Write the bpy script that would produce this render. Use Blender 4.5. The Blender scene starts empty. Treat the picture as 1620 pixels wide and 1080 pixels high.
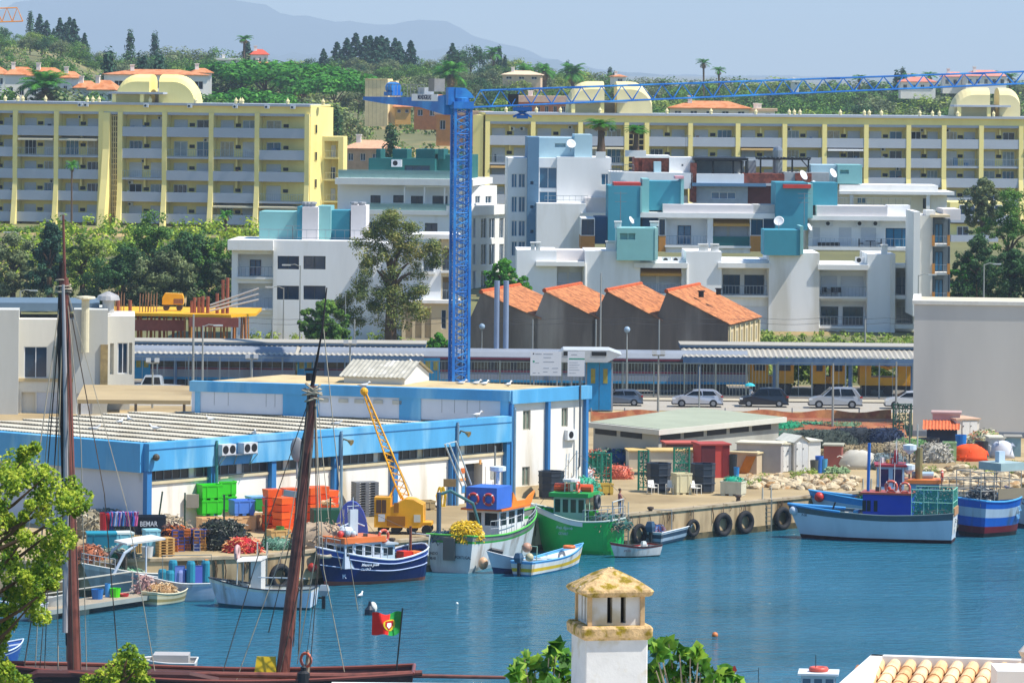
import bpy, math, random
from mathutils import Vector, Matrix
rnd = random.Random(7)
C = bpy.context.scene.collection
# ---------------------------------------------------------------- camera, light, exposure
CZ, HY, F, RO = 28.0, 110.0, 7500.0, math.radians(0.55)
_c, _s = math.cos(RO), math.sin(RO)
cd = bpy.data.cameras.new('camera'); cam = bpy.data.objects.new('camera', cd); C.objects.link(cam)
cam.matrix_world = Matrix(((_c, -_s, 0, 0), (0, 0, -1, 0), (_s, _c, 0, CZ), (0, 0, 0, 1)))
cd.sensor_width = 36; cd.lens = F/1620*36; cd.shift_x = 0; cd.shift_y = -(540-HY)/1620
cd.clip_start = 5; cd.clip_end = 60000
bpy.context.scene.camera = cam
EL, AZ = math.radians(57), math.radians(104)       # azimuth clockwise from +Y
sd = Vector((math.sin(AZ)*math.cos(EL), math.cos(AZ)*math.cos(EL), math.sin(EL)))
w = bpy.data.worlds.new('World'); bpy.context.scene.world = w; w.use_nodes = True
nt = w.node_tree; sk = nt.nodes.new('ShaderNodeTexSky'); sk.sky_type = 'NISHITA'; sk.sun_disc = False
sk.sun_elevation = EL; sk.sun_rotation = AZ; sk.air_density = 1.0; sk.dust_density = 0.0; sk.ozone_density = 4.0
tn = nt.nodes.new('ShaderNodeVectorMath'); tn.operation = 'MULTIPLY'; tn.inputs[1].default_value = (.62, .72, .78); nt.links.new(sk.outputs[0], tn.inputs[0])
nt.links.new(tn.outputs[0], nt.nodes['Background'].inputs[0]); nt.nodes['Background'].inputs[1].default_value = 0.15
sl = bpy.data.lights.new('sun', 'SUN'); sl.energy = 4.3; sl.angle = math.radians(0.5); sl.color = (1, .95, .87)
so = bpy.data.objects.new('sun', sl); C.objects.link(so); so.rotation_euler = sd.to_track_quat('Z', 'Y').to_euler()
vs = bpy.context.scene.view_settings; vs.view_transform = 'Standard'; vs.look = 'None'; vs.exposure = 0.7; vs.gamma = 1
bpy.context.scene.cycles.volume_bounces = 0; bpy.context.scene.cycles.max_bounces = 6
bpy.context.scene.cycles.diffuse_bounces = 3; bpy.context.scene.cycles.transparent_max_bounces = 12
# ---------------------------------------------------------------- photo pixel -> place
def un(px, py):
    a, b = px-810, py-HY
    return a*_c+b*_s, b*_c-a*_s
def W(px, py, D):
    a, b = un(px, py); return Vector((a*D/F, D, CZ-b*D/F))
def G(px, py, z=0.0):
    a, b = un(px, py); D = F*(CZ-z)/b; return Vector((a*D/F, D, z))
def SC(D): return F/D
class Fr:
    """upright facade frame: x along the wall, y into the building, z up"""
    def __init__(s, o, rz=0):
        s.o = Vector(o); s.rz = math.radians(rz); s.M = Matrix.Translation(s.o) @ Matrix.Rotation(s.rz, 4, 'Z')
        s.c, s.s = math.cos(s.rz), math.sin(s.rz)
    def L(s, px, py, y=0.0):
        a, b = un(px, py); k = a/F; ox = s.o.x-s.s*y; oy = s.o.y+s.c*y
        t = (k*oy-ox)/(s.c-k*s.s); d = oy+t*s.s
        return t, CZ-b*d/F-s.o.z
    def R(s, x0, y0, x1, y1, y=0.0):
        a = s.L(x0, (y0+y1)/2, y)[0]; b = s.L(x1, (y0+y1)/2, y)[0]; m = (x0+x1)/2
        return a, b, s.L(m, y1, y)[1], s.L(m, y0, y)[1]
# ---------------------------------------------------------------- mesh builder
class MB:
    def __init__(s, M=None): s.v = []; s.f = []; s.m = []; s.i = 0; s.T = M
    def V(s, p):
        p = Vector(p)
        if s.T is not None: p = s.T @ p
        s.v.append(p[:]); return len(s.v)-1
    def face(s, *p):
        s.f.append([s.V(q) for q in p]); s.m.append(s.i)
    def fi(s, idx): s.f.append(list(idx)); s.m.append(s.i)
    def box(s, x0, x1, y0, y1, z0, z1, skip=''):
        p = [s.V(q) for q in ((x0,y0,z0),(x1,y0,z0),(x1,y1,z0),(x0,y1,z0),(x0,y0,z1),(x1,y0,z1),(x1,y1,z1),(x0,y1,z1))]
        for k, q in zip('bfrklt', ((3,2,1,0),(0,1,5,4),(1,2,6,5),(2,3,7,6),(3,0,4,7),(4,5,6,7))):
            if k not in skip: s.fi([p[j] for j in q])
        return s
    def cb(s, c, sx, sy, sz, rz=0, rx=0, ry=0):
        """box centred on c (bottom at c.z)"""
        T = s.T; M = Matrix.Translation(Vector(c)) @ Matrix.Rotation(rz,4,'Z') @ Matrix.Rotation(ry,4,'Y') @ Matrix.Rotation(rx,4,'X')
        s.T = M if T is None else T @ M; s.box(-sx/2,sx/2,-sy/2,sy/2,0,sz); s.T = T; return s
    def loft(s, rings, close=True, cap=True, rowm=None):
        n = len(rings[0]); ids = [[s.V(p) for p in r] for r in rings]
        for a in range(len(rings)-1):
            for j in range(n if close else n-1):
                if rowm: s.i = rowm[j]
                k = (j+1) % n; s.fi((ids[a][j], ids[a][k], ids[a+1][k], ids[a+1][j]))
        if cap:
            s.fi(ids[0][::-1]); s.fi(ids[-1])
        return s
    def tube(s, pts, r, n=6, cap=True):
        pts = [Vector(p) for p in pts]; rs = r if isinstance(r, (list, tuple)) else [r]*len(pts); rings = []
        for i, p in enumerate(pts):
            d = (pts[min(i+1, len(pts)-1)]-pts[max(i-1, 0)]).normalized()
            u = d.orthogonal().normalized() if abs(d.z) > .99 else d.cross(Vector((0,0,1))).normalized()
            q = d.cross(u)
            rings.append([p+(u*math.cos(2*math.pi*j/n+.4)+q*math.sin(2*math.pi*j/n+.4))*rs[i] for j in range(n)])
        return s.loft(rings, cap=cap)
    def lathe(s, c, prof, n=12, cap=True):
        c = Vector(c)
        return s.loft([[c+Vector((r*math.cos(2*math.pi*j/n), r*math.sin(2*math.pi*j/n), z)) for j in range(n)] for r, z in prof], cap=cap)
    def extr(s, poly, y0, y1):
        """xz polygon (counterclockwise seen from -y) pushed along y"""
        a = [s.V((x, y0, z)) for x, z in poly]; b = [s.V((x, y1, z)) for x, z in poly]; n = len(poly)
        s.fi(a); s.fi(b[::-1])
        for j in range(n): k = (j+1) % n; s.fi((a[k], a[j], b[j], b[k]))
        return s
    def prism(s, poly, z0, z1):
        a = [s.V((x, y, z0)) for x, y in poly]; b = [s.V((x, y, z1)) for x, y in poly]; n = len(poly)
        s.fi(a[::-1]); s.fi(b)
        for j in range(n): k = (j+1) % n; s.fi((a[j], a[k], b[k], b[j]))
        return s
    def torus(s, c, R, r, axis='Y', n=16, m=6, rot=None):
        c = Vector(c); rings = []
        for i in range(n):
            a = 2*math.pi*i/n; ring = []
            for j in range(m):
                b = 2*math.pi*j/m; q = R+r*math.cos(b); h = r*math.sin(b)
                p = {'Y': (q*math.cos(a), h, q*math.sin(a)), 'Z': (q*math.cos(a), q*math.sin(a), h), 'X': (h, q*math.cos(a), q*math.sin(a))}[axis]
                p = Vector(p); p = rot @ p if rot else p; ring.append(c+p)
            rings.append(ring)
        rings.append(rings[0]); return s.loft(rings, cap=False)
    def ball(s, c, rx, ry=None, rz=None, n=10, m=6, jit=0, seed=0):
        ry = ry or rx; rz = rz or rx; c = Vector(c); R_ = random.Random(seed); rings = []
        for i in range(m+1):
            t = math.pi*i/m; rr = max(math.sin(t), .02)
            rings.append([c+Vector((rx*rr*math.cos(2*math.pi*j/n), ry*rr*math.sin(2*math.pi*j/n), -rz*math.cos(t)))*1.0*(1) + (Vector((R_.uniform(-1,1), R_.uniform(-1,1), R_.uniform(-1,1)))*jit if jit else Vector()) for j in range(n)])
        return s.loft(rings)
    def wall(s, x0, x1, z0, z1, ops, y=0.0, depth=.25, back=True):
        """wall sheet at y with real recesses; ops: (xa,xb,za,zb[,depth])"""
        xs = sorted({x0, x1, *[o[0] for o in ops], *[o[1] for o in ops]}); zs = sorted({z0, z1, *[o[2] for o in ops], *[o[3] for o in ops]})
        xs = [x for x in xs if x0-1e-6 <= x <= x1+1e-6]; zs = [z for z in zs if z0-1e-6 <= z <= z1+1e-6]
        for a, b in zip(xs, xs[1:]):
            for c, d in zip(zs, zs[1:]):
                mx, mz = (a+b)/2, (c+d)/2
                if any(o[0] < mx < o[1] and o[2] < mz < o[3] for o in ops): continue
                s.face((a,y,c),(b,y,c),(b,y,d),(a,y,d))
        for o in ops:
            a, b, c, d = o[:4]; e = y+(o[4] if len(o) > 4 else depth)
            s.face((a,y,c),(a,e,c),(a,e,d),(a,y,d)); s.face((b,e,c),(b,y,c),(b,y,d),(b,e,d))
            s.face((a,y,c),(b,y,c),(b,e,c),(a,e,c)); s.face((a,e,d),(b,e,d),(b,y,d),(a,y,d))
            if back: s.face((a,e,c),(b,e,c),(b,e,d),(a,e,d))
        return s
    def build(s, name, mats, parent=None, smooth=False):
        if not s.v: return None
        loc = Vector()
        if parent is not None: loc = Vector(ROOT.get(parent.name, (0,0,0)))
        me = bpy.data.meshes.new(name); me.from_pydata([(Vector(v)-loc)[:] for v in s.v], [], s.f)
        mats = mats if isinstance(mats, (list, tuple)) else [mats]
        for m in mats: me.materials.append(m)
        if len(mats) > 1: me.polygons.foreach_set('material_index', s.m)
        if smooth: me.polygons.foreach_set('use_smooth', [True]*len(me.polygons))
        me.update(); o = bpy.data.objects.new(name, me); C.objects.link(o)
        if parent is not None: o.parent = parent; ROOT[o.name] = loc[:]
        return o
ROOT = {}
def thing(name, label, cat, loc=(0,0,0), group=None):
    o = bpy.data.objects.new(name, None); C.objects.link(o); o.location = loc; ROOT[o.name] = tuple(loc)
    o.empty_display_size = .2; o['label'] = label; o['category'] = cat
    if group: o['group'] = group
    return o
def tag(o, label, cat, group=None):
    o['label'] = label; o['category'] = cat
    if group: o['group'] = group
    return o
def one(name, label, cat, mb, mat, group=None, smooth=False, loc=None):
    """a thing of one mesh, origin at its base"""
    if loc is None:
        n = len(mb.v); loc = (sum(v[0] for v in mb.v)/n, sum(v[1] for v in mb.v)/n, min(v[2] for v in mb.v))
    mb.v = [(Vector(v)-Vector(loc))[:] for v in mb.v]
    o = mb.build(name, mat, None, smooth); o.location = loc; return tag(o, label, cat, group)
def struct(name, mb, mat, kind='structure', smooth=False):
    o = mb.build(name, mat, None, smooth); o['kind'] = kind; return o
def dup(root, loc, rz=0, label=None, group=None, sc=1):
    r = root.copy(); C.objects.link(r); r.location = loc; r.rotation_euler = (0, 0, rz); r.scale = (sc, sc, sc) if not isinstance(sc, tuple) else sc
    if label: r['label'] = label
    if group: r['group'] = group
    for ch in root.children:
        c = ch.copy(); C.objects.link(c); c.parent = r
        for g in ch.children: d = g.copy(); C.objects.link(d); d.parent = c
    return r
def place(o, loc, rz=0, sc=1):
    o.location = loc; o.rotation_euler = (0, 0, rz); o.scale = (sc, sc, sc) if not isinstance(sc, tuple) else sc; return o
# ---------------------------------------------------------------- materials
def S(c):
    c = c.lstrip('#'); r = [int(c[i:i+2], 16)/255 for i in (0, 2, 4)]
    return tuple([(x/12.92 if x <= .04045 else ((x+.055)/1.055)**2.4) for x in r]+[1])
MC = {}
def M(col, rough=.7, var=.12, scale=1.5, bump=0, metal=0, col2=None, fac=.5, streak=False, spec=.4, coat=0):
    """procedural painted / mineral surface: broad tone drift, fine grain, optional patches of a second colour"""
    key = (col, rough, var, scale, bump, metal, col2, fac, streak, spec, coat)
    if key in MC: return MC[key]
    m = bpy.data.materials.new('surface'); m.use_nodes = True; t = m.node_tree; n = t.nodes; l = t.links; b = n['Principled BSDF']
    g = n.new('ShaderNodeNewGeometry'); mp = n.new('ShaderNodeMapping'); l.new(g.outputs['Position'], mp.inputs[0])
    mp.inputs['Scale'].default_value = (1, 1, .18) if streak else (1, 1, 1)
    a = n.new('ShaderNodeTexNoise'); a.inputs['Scale'].default_value = scale; a.inputs['Detail'].default_value = 6; a.inputs['Roughness'].default_value = .65
    l.new(mp.outputs[0], a.inputs[0])
    r = n.new('ShaderNodeMapRange'); r.inputs[1].default_value = .3; r.inputs[2].default_value = .7
    r.inputs[3].default_value = 1-var; r.inputs[4].default_value = 1+var; l.new(a.outputs[0], r.inputs[0])
    x = n.new('ShaderNodeVectorMath'); x.operation = 'SCALE'; c = S(col)
    if col2:
        a2 = n.new('ShaderNodeTexNoise'); a2.inputs['Scale'].default_value = scale*.7; a2.inputs['Detail'].default_value = 8; l.new(mp.outputs[0], a2.inputs[0])
        cr = n.new('ShaderNodeMapRange'); cr.inputs[1].default_value = 1-fac-.06+.0; cr.inputs[2].default_value = 1-fac+.06; l.new(a2.outputs[0], cr.inputs[0])
        mx = n.new('ShaderNodeMix'); mx.data_type = 'RGBA'; mx.inputs['A'].default_value = c; mx.inputs['B'].default_value = S(col2)
        l.new(cr.outputs[0], mx.inputs['Factor']); l.new(mx.outputs['Result'], x.inputs[0])
    else: x.inputs[0].default_value = c[:3]
    l.new(r.outputs[0], x.inputs['Scale']); l.new(x.outputs[0], b.inputs['Base Color'])
    b.inputs['Roughness'].default_value = rough; b.inputs['Metallic'].default_value = metal; b.inputs['Specular IOR Level'].default_value = spec
    if coat: b.inputs['Coat Weight'].default_value = coat; b.inputs['Coat Roughness'].default_value = .08
    if bump:
        bp = n.new('ShaderNodeBump'); bp.inputs['Strength'].default_value = bump; bp.inputs['Distance'].default_value = .05; l.new(a.outputs[0], bp.inputs['Height']); l.new(bp.outputs[0], b.inputs['Normal'])
    MC[key] = m; return m
def leafmat(c1, c2, c3, scale=.35, trans=.25):
    key = ('leaf', c1, c2, c3, scale)
    if key in MC: return MC[key]
    m = bpy.data.materials.new('foliage'); m.use_nodes = True; t = m.node_tree; n = t.nodes; l = t.links; b = n['Principled BSDF']
    g = n.new('ShaderNodeNewGeometry'); a = n.new('ShaderNodeTexNoise'); a.inputs['Scale'].default_value = scale; a.inputs['Detail'].default_value = 3
    l.new(g.outputs['Position'], a.inputs[0])
    ad = n.new('ShaderNodeMath'); ad.operation = 'MULTIPLY_ADD'; ad.inputs[1].default_value = .45; l.new(g.outputs['Random Per Island'], ad.inputs[0])
    sb = n.new('ShaderNodeMath'); sb.operation = 'SUBTRACT'; sb.inputs[1].default_value = .22; l.new(a.outputs[0], sb.inputs[0]); l.new(sb.outputs[0], ad.inputs[2])
    r = n.new('ShaderNodeValToRGB'); r.color_ramp.elements[0].position = .25; r.color_ramp.elements[0].color = S(c1)
    r.color_ramp.elements[1].position = .8; r.color_ramp.elements[1].color = S(c3); e = r.color_ramp.elements.new(.5); e.color = S(c2)
    l.new(ad.outputs[0], r.inputs[0]); l.new(r.outputs[0], b.inputs['Base Color']); b.inputs['Roughness'].default_value = .6; b.inputs['Specular IOR Level'].default_value = .25
    tr = n.new('ShaderNodeBsdfTranslucent'); l.new(r.outputs[0], tr.inputs[0]); mx = n.new('ShaderNodeMixShader'); mx.inputs[0].default_value = trans
    l.new(b.outputs[0], mx.inputs[1]); l.new(tr.outputs[0], mx.inputs[2]); l.new(mx.outputs[0], n['Material Output'].inputs[0])
    MC[key] = m; return m
def glassm(col='#1d3a52', rough=.08, alpha=1):
    return M(col, rough, .25, .6, spec=.8) if alpha == 1 else None
def netm(col, scale=14, cover=.5):
    """woven net: real holes by alpha from a fine lattice"""
    m = bpy.data.materials.new('net'); m.use_nodes = True; t = m.node_tree; n = t.nodes; l = t.links; b = n['Principled BSDF']
    b.inputs['Base Color'].default_value = S(col); b.inputs['Roughness'].default_value = .8
    g = n.new('ShaderNodeNewGeometry'); a = n.new('ShaderNodeTexNoise'); a.inputs['Scale'].default_value = scale; l.new(g.outputs['Position'], a.inputs[0])
    r = n.new('ShaderNodeMath'); r.operation = 'LESS_THAN'; r.inputs[1].default_value = cover; l.new(a.outputs[0], r.inputs[0]); l.new(r.outputs[0], b.inputs['Alpha']); return m
def text(txt, size, T, mat, parent, name='lettering', depth=.01, sx=1, font=None):
    cu = bpy.data.curves.new('t', 'FONT'); cu.body = txt; cu.size = size; cu.align_x = 'CENTER'; cu.align_y = 'CENTER'; cu.extrude = depth; cu.resolution_u = 2; cu.offset = size*.012
    if font == 'i': cu.shear = .4
    ob = bpy.data.objects.new('t', cu); me = bpy.data.meshes.new_from_object(ob)
    loc = Vector(ROOT.get(parent.name, (0,0,0))) if parent else Vector()
    me.transform(Matrix.Translation(-loc) @ T @ Matrix.Diagonal((sx, 1, 1, 1))); me.materials.append(mat)
    o = bpy.data.objects.new(name, me); C.objects.link(o); bpy.data.objects.remove(ob)
    if parent: o.parent = parent; ROOT[o.name] = loc[:]
    return o
def upT(fr, x, y, z):
    """text transform standing on a facade frame, facing -y"""
    return fr.M @ Matrix.Translation((x, y, z)) @ Matrix.Rotation(math.pi/2, 4, 'X')
white = M('#e4e2dc', .75, .06, .5, col2='#d3cfc4', fac=.35, streak=True)
white2 = M('#d9d7d2', .8, .05, .3)
dark = M('#17191c', .6); greym = M('#8b8f92', .5, .08); steel = M('#9aa0a3', .35, .1, metal=.6)
glass = glassm(); glass_b = glassm('#2c6a8c'); frame_w = M('#d8dadb', .5, .05); rail_m = M('#9aa3a8', .4, .05)
shutter_m = M('#c9ccd0', .6, .06, 8)
# ---------------------------------------------------------------- the setting: ground, water, quay, mountains
def sm(a, b, x):
    t = min(max((x-a)/(b-a), 0), 1); return t*t*(3-2*t)
def lerp(x, pts):
    if x <= pts[0][0]: return pts[0][1]
    for (a, b), (c, d) in zip(pts, pts[1:]):
        if x <= c: t = (x-a)/(c-a); return b+(d-b)*t
    return pts[-1][1]
def ridge(x, y):
    px = 810+x*F/max(y, 1)
    return lerp(px, [(-400,34),(0,33),(110,31),(180,24),(330,23),(520,25),(700,25.5),(880,23),(960,18),(1050,14.5),(1500,14),(1900,16)])
def hz(x, y):
    """ground height"""
    if y < 335:
        n = 24-(y-20)*.20
        return max(n, -6) if y < 200 else -6
    z = -.06
    z += 1.6*sm(420, 470, y)+5.0*sm(490, 620, y)+4*sm(640, 760, y)
    r = ridge(x, y)
    z += (r-10.6)*sm(760, 1300, y)
    z -= (r-8)*sm(1500, 2500, y)
    return z+.8*math.sin(x*.03+y*.02)*sm(700, 900, y)
mb = MB(); ys = [-60+8*i for i in range(int(395/8))]+[335.0]+[340+9*i for i in range(145)]+[1700,1800,1950,2200,2600,3200,4200,6000,9000,14000,24000]
ys = sorted(set(ys)); xs = [-13000,-6000,-3000,-1500,-900]+[-600+14*i for i in range(86)]+[620,900,1500,3000,6000,13000]
ids = [[mb.V((x, y, hz(x, y))) for x in xs] for y in ys]
for a in range(len(ys)-1):
    for b in range(len(xs)-1): mb.fi((ids[a][b], ids[a][b+1], ids[a+1][b+1], ids[a+1][b]))
struct('ground', mb, M('#6b6a42', .95, .25, .05, col2='#a58b5c', fac=.42), smooth=True)
wm = bpy.data.materials.new('water'); wm.use_nodes = True; t = wm.node_tree; n = t.nodes; l = t.links; b = n['Principled BSDF']
b.inputs['Base Color'].default_value = (.03, .19, .27, 1); b.inputs['Roughness'].default_value = .08; b.inputs['IOR'].default_value = 1.33; b.inputs['Specular IOR Level'].default_value = .5
g = n.new('ShaderNodeNewGeometry'); h = None
for sc_, rot, dst, st in (((.7, 1.5, 1), .25, .5, 1), ((2.2, 4.4, 1), -.2, .15, 1), ((.1, .4, 1), .1, .4, .8)):
    mp = n.new('ShaderNodeMapping'); mp.inputs['Scale'].default_value = sc_; mp.inputs['Rotation'].default_value = (0, 0, rot); l.new(g.outputs['Position'], mp.inputs[0])
    a = n.new('ShaderNodeTexNoise'); a.inputs['Scale'].default_value = 1; a.inputs['Detail'].default_value = 5; l.new(mp.outputs[0], a.inputs[0])
    bp = n.new('ShaderNodeBump'); bp.inputs['Distance'].default_value = dst; bp.inputs['Strength'].default_value = st; l.new(a.outputs[0], bp.inputs['Height'])
    if h: l.new(h.outputs[0], bp.inputs['Normal'])
    h = bp
l.new(h.outputs[0], b.inputs['Normal'])
mp = n.new('ShaderNodeMapping'); mp.inputs['Scale'].default_value = (.03, .09, 1); l.new(g.outputs['Position'], mp.inputs[0]); a = n.new('ShaderNodeTexNoise'); a.inputs['Detail'].default_value = 4; a.inputs['Scale'].default_value = 1; l.new(mp.outputs[0], a.inputs[0])
mx = n.new('ShaderNodeMix'); mx.data_type = 'RGBA'; mx.inputs['A'].default_value = (.008, .085, .115, 1); mx.inputs['B'].default_value = (.022, .155, .25, 1); l.new(a.outputs[0], mx.inputs['Factor']); l.new(mx.outputs['Result'], b.inputs['Base Color'])
rr = n.new('ShaderNodeMapRange'); rr.inputs[3].default_value = .03; rr.inputs[4].default_value = .2; l.new(a.outputs[0], rr.inputs[0]); l.new(rr.outputs[0], b.inputs['Roughness'])
WZ = -1.9
mb = MB(); mb.face((-900, 100, WZ), (900, 100, WZ), (900, 338, WZ), (-900, 338, WZ)); struct('water', mb, wm)
QL = [(-400,250),(-60,262),(-23,267),(-14,270.5),(-4,283),(-1,291.5),(3,296),(6.8,297.3),(16.9,309),(24,316.5),(27,319),(34,317),(50,323),(110,328),(400,330)]
conc = M('#b09a76', .9, .22, .9, col2='#735f40', fac=.44, streak=True, bump=.5)
mb = MB(); mb.prism(QL+[(400,345),(-400,345)], -6, -.004); struct('quay', mb, conc)
sand = M('#a8946e', .95, .16, .15, col2='#94805c', fac=.45, bump=.3)
mb = MB(); mb.face(*[(x, y+.35, 0) for x, y in QL], (400,425,0), (-400,425,0)); struct('yard_pavement', mb, sand)
# kerb cap of the quay
mb = MB()
for (x0, y0), (x1, y1) in zip(QL[1:10], QL[2:11]):
    d = Vector((x1-x0, y1-y0, 0)); L_ = d.length; rz = math.atan2(d.y, d.x)
    mb.cb(((x0+x1)/2-math.sin(rz)*.2, (y0+y1)/2+math.cos(rz)*.2, .004), L_+.1, .6, .16, rz)
mt = MB()
for (x0, y0), (x1, y1) in zip(QL[1:], QL[2:-1]):
    d = Vector((x1-x0, y1-y0, 0)); rz = math.atan2(d.y, d.x); mt.cb(((x0+x1)/2, (y0+y1)/2, WZ-.6), d.length+.03, .07, .6+.38, rz)
struct('tide_band', mt, M('#3d3a26', .7, .3, 2, col2='#5c5236', fac=.45))
struct('quay_kerb', mb, M('#a8987c', .9, .2, 1.2, col2='#7d6a4c', fac=.4))
# road of the station forecourt and rail bed
def strip(name, y0, y1, z, mat, x0=-400, x1=400):
    mb = MB(); mb.face((x0,y0,z),(x1,y0,z),(x1,y1,z),(x0,y1,z)); return struct(name, mb, mat)
YR = G(1320, 645).y
strip('road', YR-5, YR+6, .012, M('#a39c8e', .9, .08, .3))
strip('sidewalk', YR+6, YR+9, .1, M('#b0a68f', .9, .1, .8))
strip('rail_bed', YR+9.5, YR+26, .06, M('#6f6a62', .95, .2, 1.5))
# mountains far off: real ridges kilometres away
def mount(name, D, pts, dep, col, seed):
    R_ = random.Random(seed); mb = MB(); rows = []
    for k, (fd, fh) in enumerate(((0, .0), (.2, .45), (.45, .8), (.7, 1), (1, .5))):
        row = []
        for i in range(161):
            px = -900+i*22; y = D+dep*fd; x = (px-810)*D/F*(1+.0*fd)
            h = CZ-(lerp(px, pts)-HY)*(D+dep*.7)/F
            h = h*fh + (R_.uniform(-1, 1)*D*.0006 if 0 < k else 0)
            row.append(mb.V((x*(1+dep*fd/D), y, h-(12 if fh == 0 else 0))))
        rows.append(row)
    for a in range(4):
        for b in range(160): mb.fi((rows[a][b], rows[a][b+1], rows[a+1][b+1], rows[a+1][b]))
    return struct(name, mb, col, smooth=True)
mcol = M('#3f4d38', .95, .2, .002)
mount('mountain', 20500, [(-400,40),(0,20),(120,-4),(240,-12),(330,-6),(405,8),(450,27),(500,30),(560,37),(600,43),(640,38),(690,31),(715,37),(740,53),(780,66),(830,82),(900,100),(1000,118),(2200,122)], 1500, mcol, 1)
mount('mountain_slope', 16500, [(-400,90),(0,95),(300,90),(560,88),(700,80),(830,88),(880,97),(960,112),(1100,121),(2200,124)], 900, mcol, 2)
# haze: one closed box of even density round everything
hb = MB(); hb.box(-14000, 14000, -120, 24500, -8, 460)
hm = bpy.data.materials.new('haze'); hm.use_nodes = True; t = hm.node_tree; t.nodes.remove(t.nodes['Principled BSDF'])
pv = t.nodes.new('ShaderNodeVolumePrincipled'); pv.inputs['Color'].default_value = (.66, .80, .94, 1); pv.inputs['Density'].default_value = .000105; pv.inputs['Anisotropy'].default_value = 0
t.links.new(pv.outputs[0], t.nodes['Material Output'].inputs['Volume'])
struct('haze', hb, hm, 'stuff')
# ---------------------------------------------------------------- vegetation
def leafcloud(mb, centres, per, size, R_, squash=1, up=.3):
    """leaf-sized faces thrown round each clump centre (x,y,z,r)"""
    for (cx, cy, cz, r) in centres:
        for _ in range(per):
            while 1:
                a = Vector((R_.uniform(-1,1), R_.uniform(-1,1), R_.uniform(-1,1)))
                if .25 < a.length < 1: break
            p = Vector((cx, cy, cz))+Vector((a.x*r, a.y*r, a.z*r*squash))
            nrm = (a.normalized()+Vector((R_.uniform(-.7,.7), R_.uniform(-.7,.7), R_.uniform(-.4,.9)+up))).normalized()
            u = nrm.orthogonal().normalized(); u = Matrix.Rotation(R_.uniform(0, 6.28), 3, nrm) @ u; v = nrm.cross(u)
            s = size*R_.uniform(.6, 1.3); k = len(mb.v)
            mb.v += [(p-u*s*.5)[:], (p+v*s*.32)[:], (p+u*s*.6)[:], (p-v*s*.32)[:]]; mb.f.append([k, k+1, k+2, k+3]); mb.m.append(0)
def trunk(mb, h, r, R_, limbs=5, lean=0, spread=.5, split=.45):
    top = Vector((lean, R_.uniform(-.2,.2), h*.8)); mid = Vector((lean*.4, 0, h*split))
    mb.tube([(0,0,-.4), (0,0,0), mid, top], [r*1.3, r, r*.72, r*.25], 7)
    for i in range(limbs):
        a = 6.28*i/limbs+R_.uniform(-.4,.4); s = mid.lerp(top, R_.uniform(0, .5)); d = spread*h*R_.uniform(.35,.6)
        e = s+Vector((math.cos(a)*d, math.sin(a)*d, h*R_.uniform(.15,.32)))
        mb.tube([s, s.lerp(e, .5)+Vector((0,0,h*.04)), e], [r*.45, r*.3, r*.1], 5)
def crown_pts(kind, R_, n):
    out = []
    for i in range(n):
        if kind == 'round':
            a = R_.uniform(0, 6.28); t = R_.uniform(-.75, 1); q = math.sqrt(max(0, 1-t*t)); f = R_.uniform(.55, .95)
            out.append((math.cos(a)*q*f*.5, math.sin(a)*q*f*.5, .60+t*.34*f, R_.uniform(.11, .2)))
        elif kind == 'umbrella':
            a = R_.uniform(0, 6.28); q = math.sqrt(R_.random()); out.append((math.cos(a)*q*.62, math.sin(a)*q*.62, .80+.16*(1-q*q)+R_.uniform(-.07,.04), R_.uniform(.09, .15)))
        elif kind == 'conifer':
            t = (i+.5)/n; a = i*2.4; q = (1-t)**.8*.22*R_.uniform(.5, 1.35); out.append((math.cos(a)*q, math.sin(a)*q, .08+.9*t, .022+.085*(1-t)))
        elif kind == 'cypress':
            t = (i+.5)/n; a = i*2.4; q = .055*math.sin(math.pi*min(1, t*.9+.12))**.6; out.append((math.cos(a)*q, math.sin(a)*q, .03+.95*t, .06+.03*(1-t)))
        elif kind == 'bush':
            a = R_.uniform(0, 6.28); q = math.sqrt(R_.random()); out.append((math.cos(a)*q*.6, math.sin(a)*q*.6, .25+.5*(1-q)*R_.uniform(.3,1), R_.uniform(.2, .32)))
    return out
BARK = M('#5d4a38', .9, .25, 2); 
LG = {'g': leafmat('#2f5220', '#4f7c2c', '#7ea03c'), 'd': leafmat('#1d3c1c', '#34592f', '#527c42'), 'y': leafmat('#4b6a26', '#809a3a', '#abb654'),
      'o': leafmat('#465534', '#6b7a50', '#929c66'), 'b': leafmat('#1a3a2c', '#28503c', '#456e50'), 'p': leafmat('#245a18', '#3a8020', '#62a430'),
      'e': leafmat('#46582a', '#74843e', '#b0a25a'), 'l': leafmat('#4a6d17', '#86a52a', '#bcc63c')}
PROTO = {}
def tree_proto(key, kind, col, h, n, per, ls, seed, squash=1, name='tree'):
    R_ = random.Random(seed); t = thing(name, 'tree', 'tree')
    mb = MB()
    if kind == 'conifer': mb.tube([(0,0,-.4), (0,0,h*.95)], [h*.022, h*.004], 6)
    elif kind == 'cypress': mb.tube([(0,0,-.4), (0,0,h*.7)], [h*.018, h*.006], 6)
    elif kind == 'bush':
        for i in range(4): mb.tube([(0,0,-.2), (math.cos(i*1.7)*h*.3, math.sin(i*1.7)*h*.3, h*.5)], [h*.03, h*.01], 4)
    else: trunk(mb, h*(.95 if kind == 'umbrella' else .8), h*.028, R_, 6, spread=.6 if kind == 'umbrella' else .4)
    mb.build('trunk', BARK, t)
    mb = MB(); leafcloud(mb, [(x*h, y*h, z*h, r*h) for x, y, z, r in crown_pts(kind, R_, n)], per, ls, R_, squash); mb.build('crown', LG[col], t)
    PROTO[key] = [t, h, False]; return t
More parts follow.
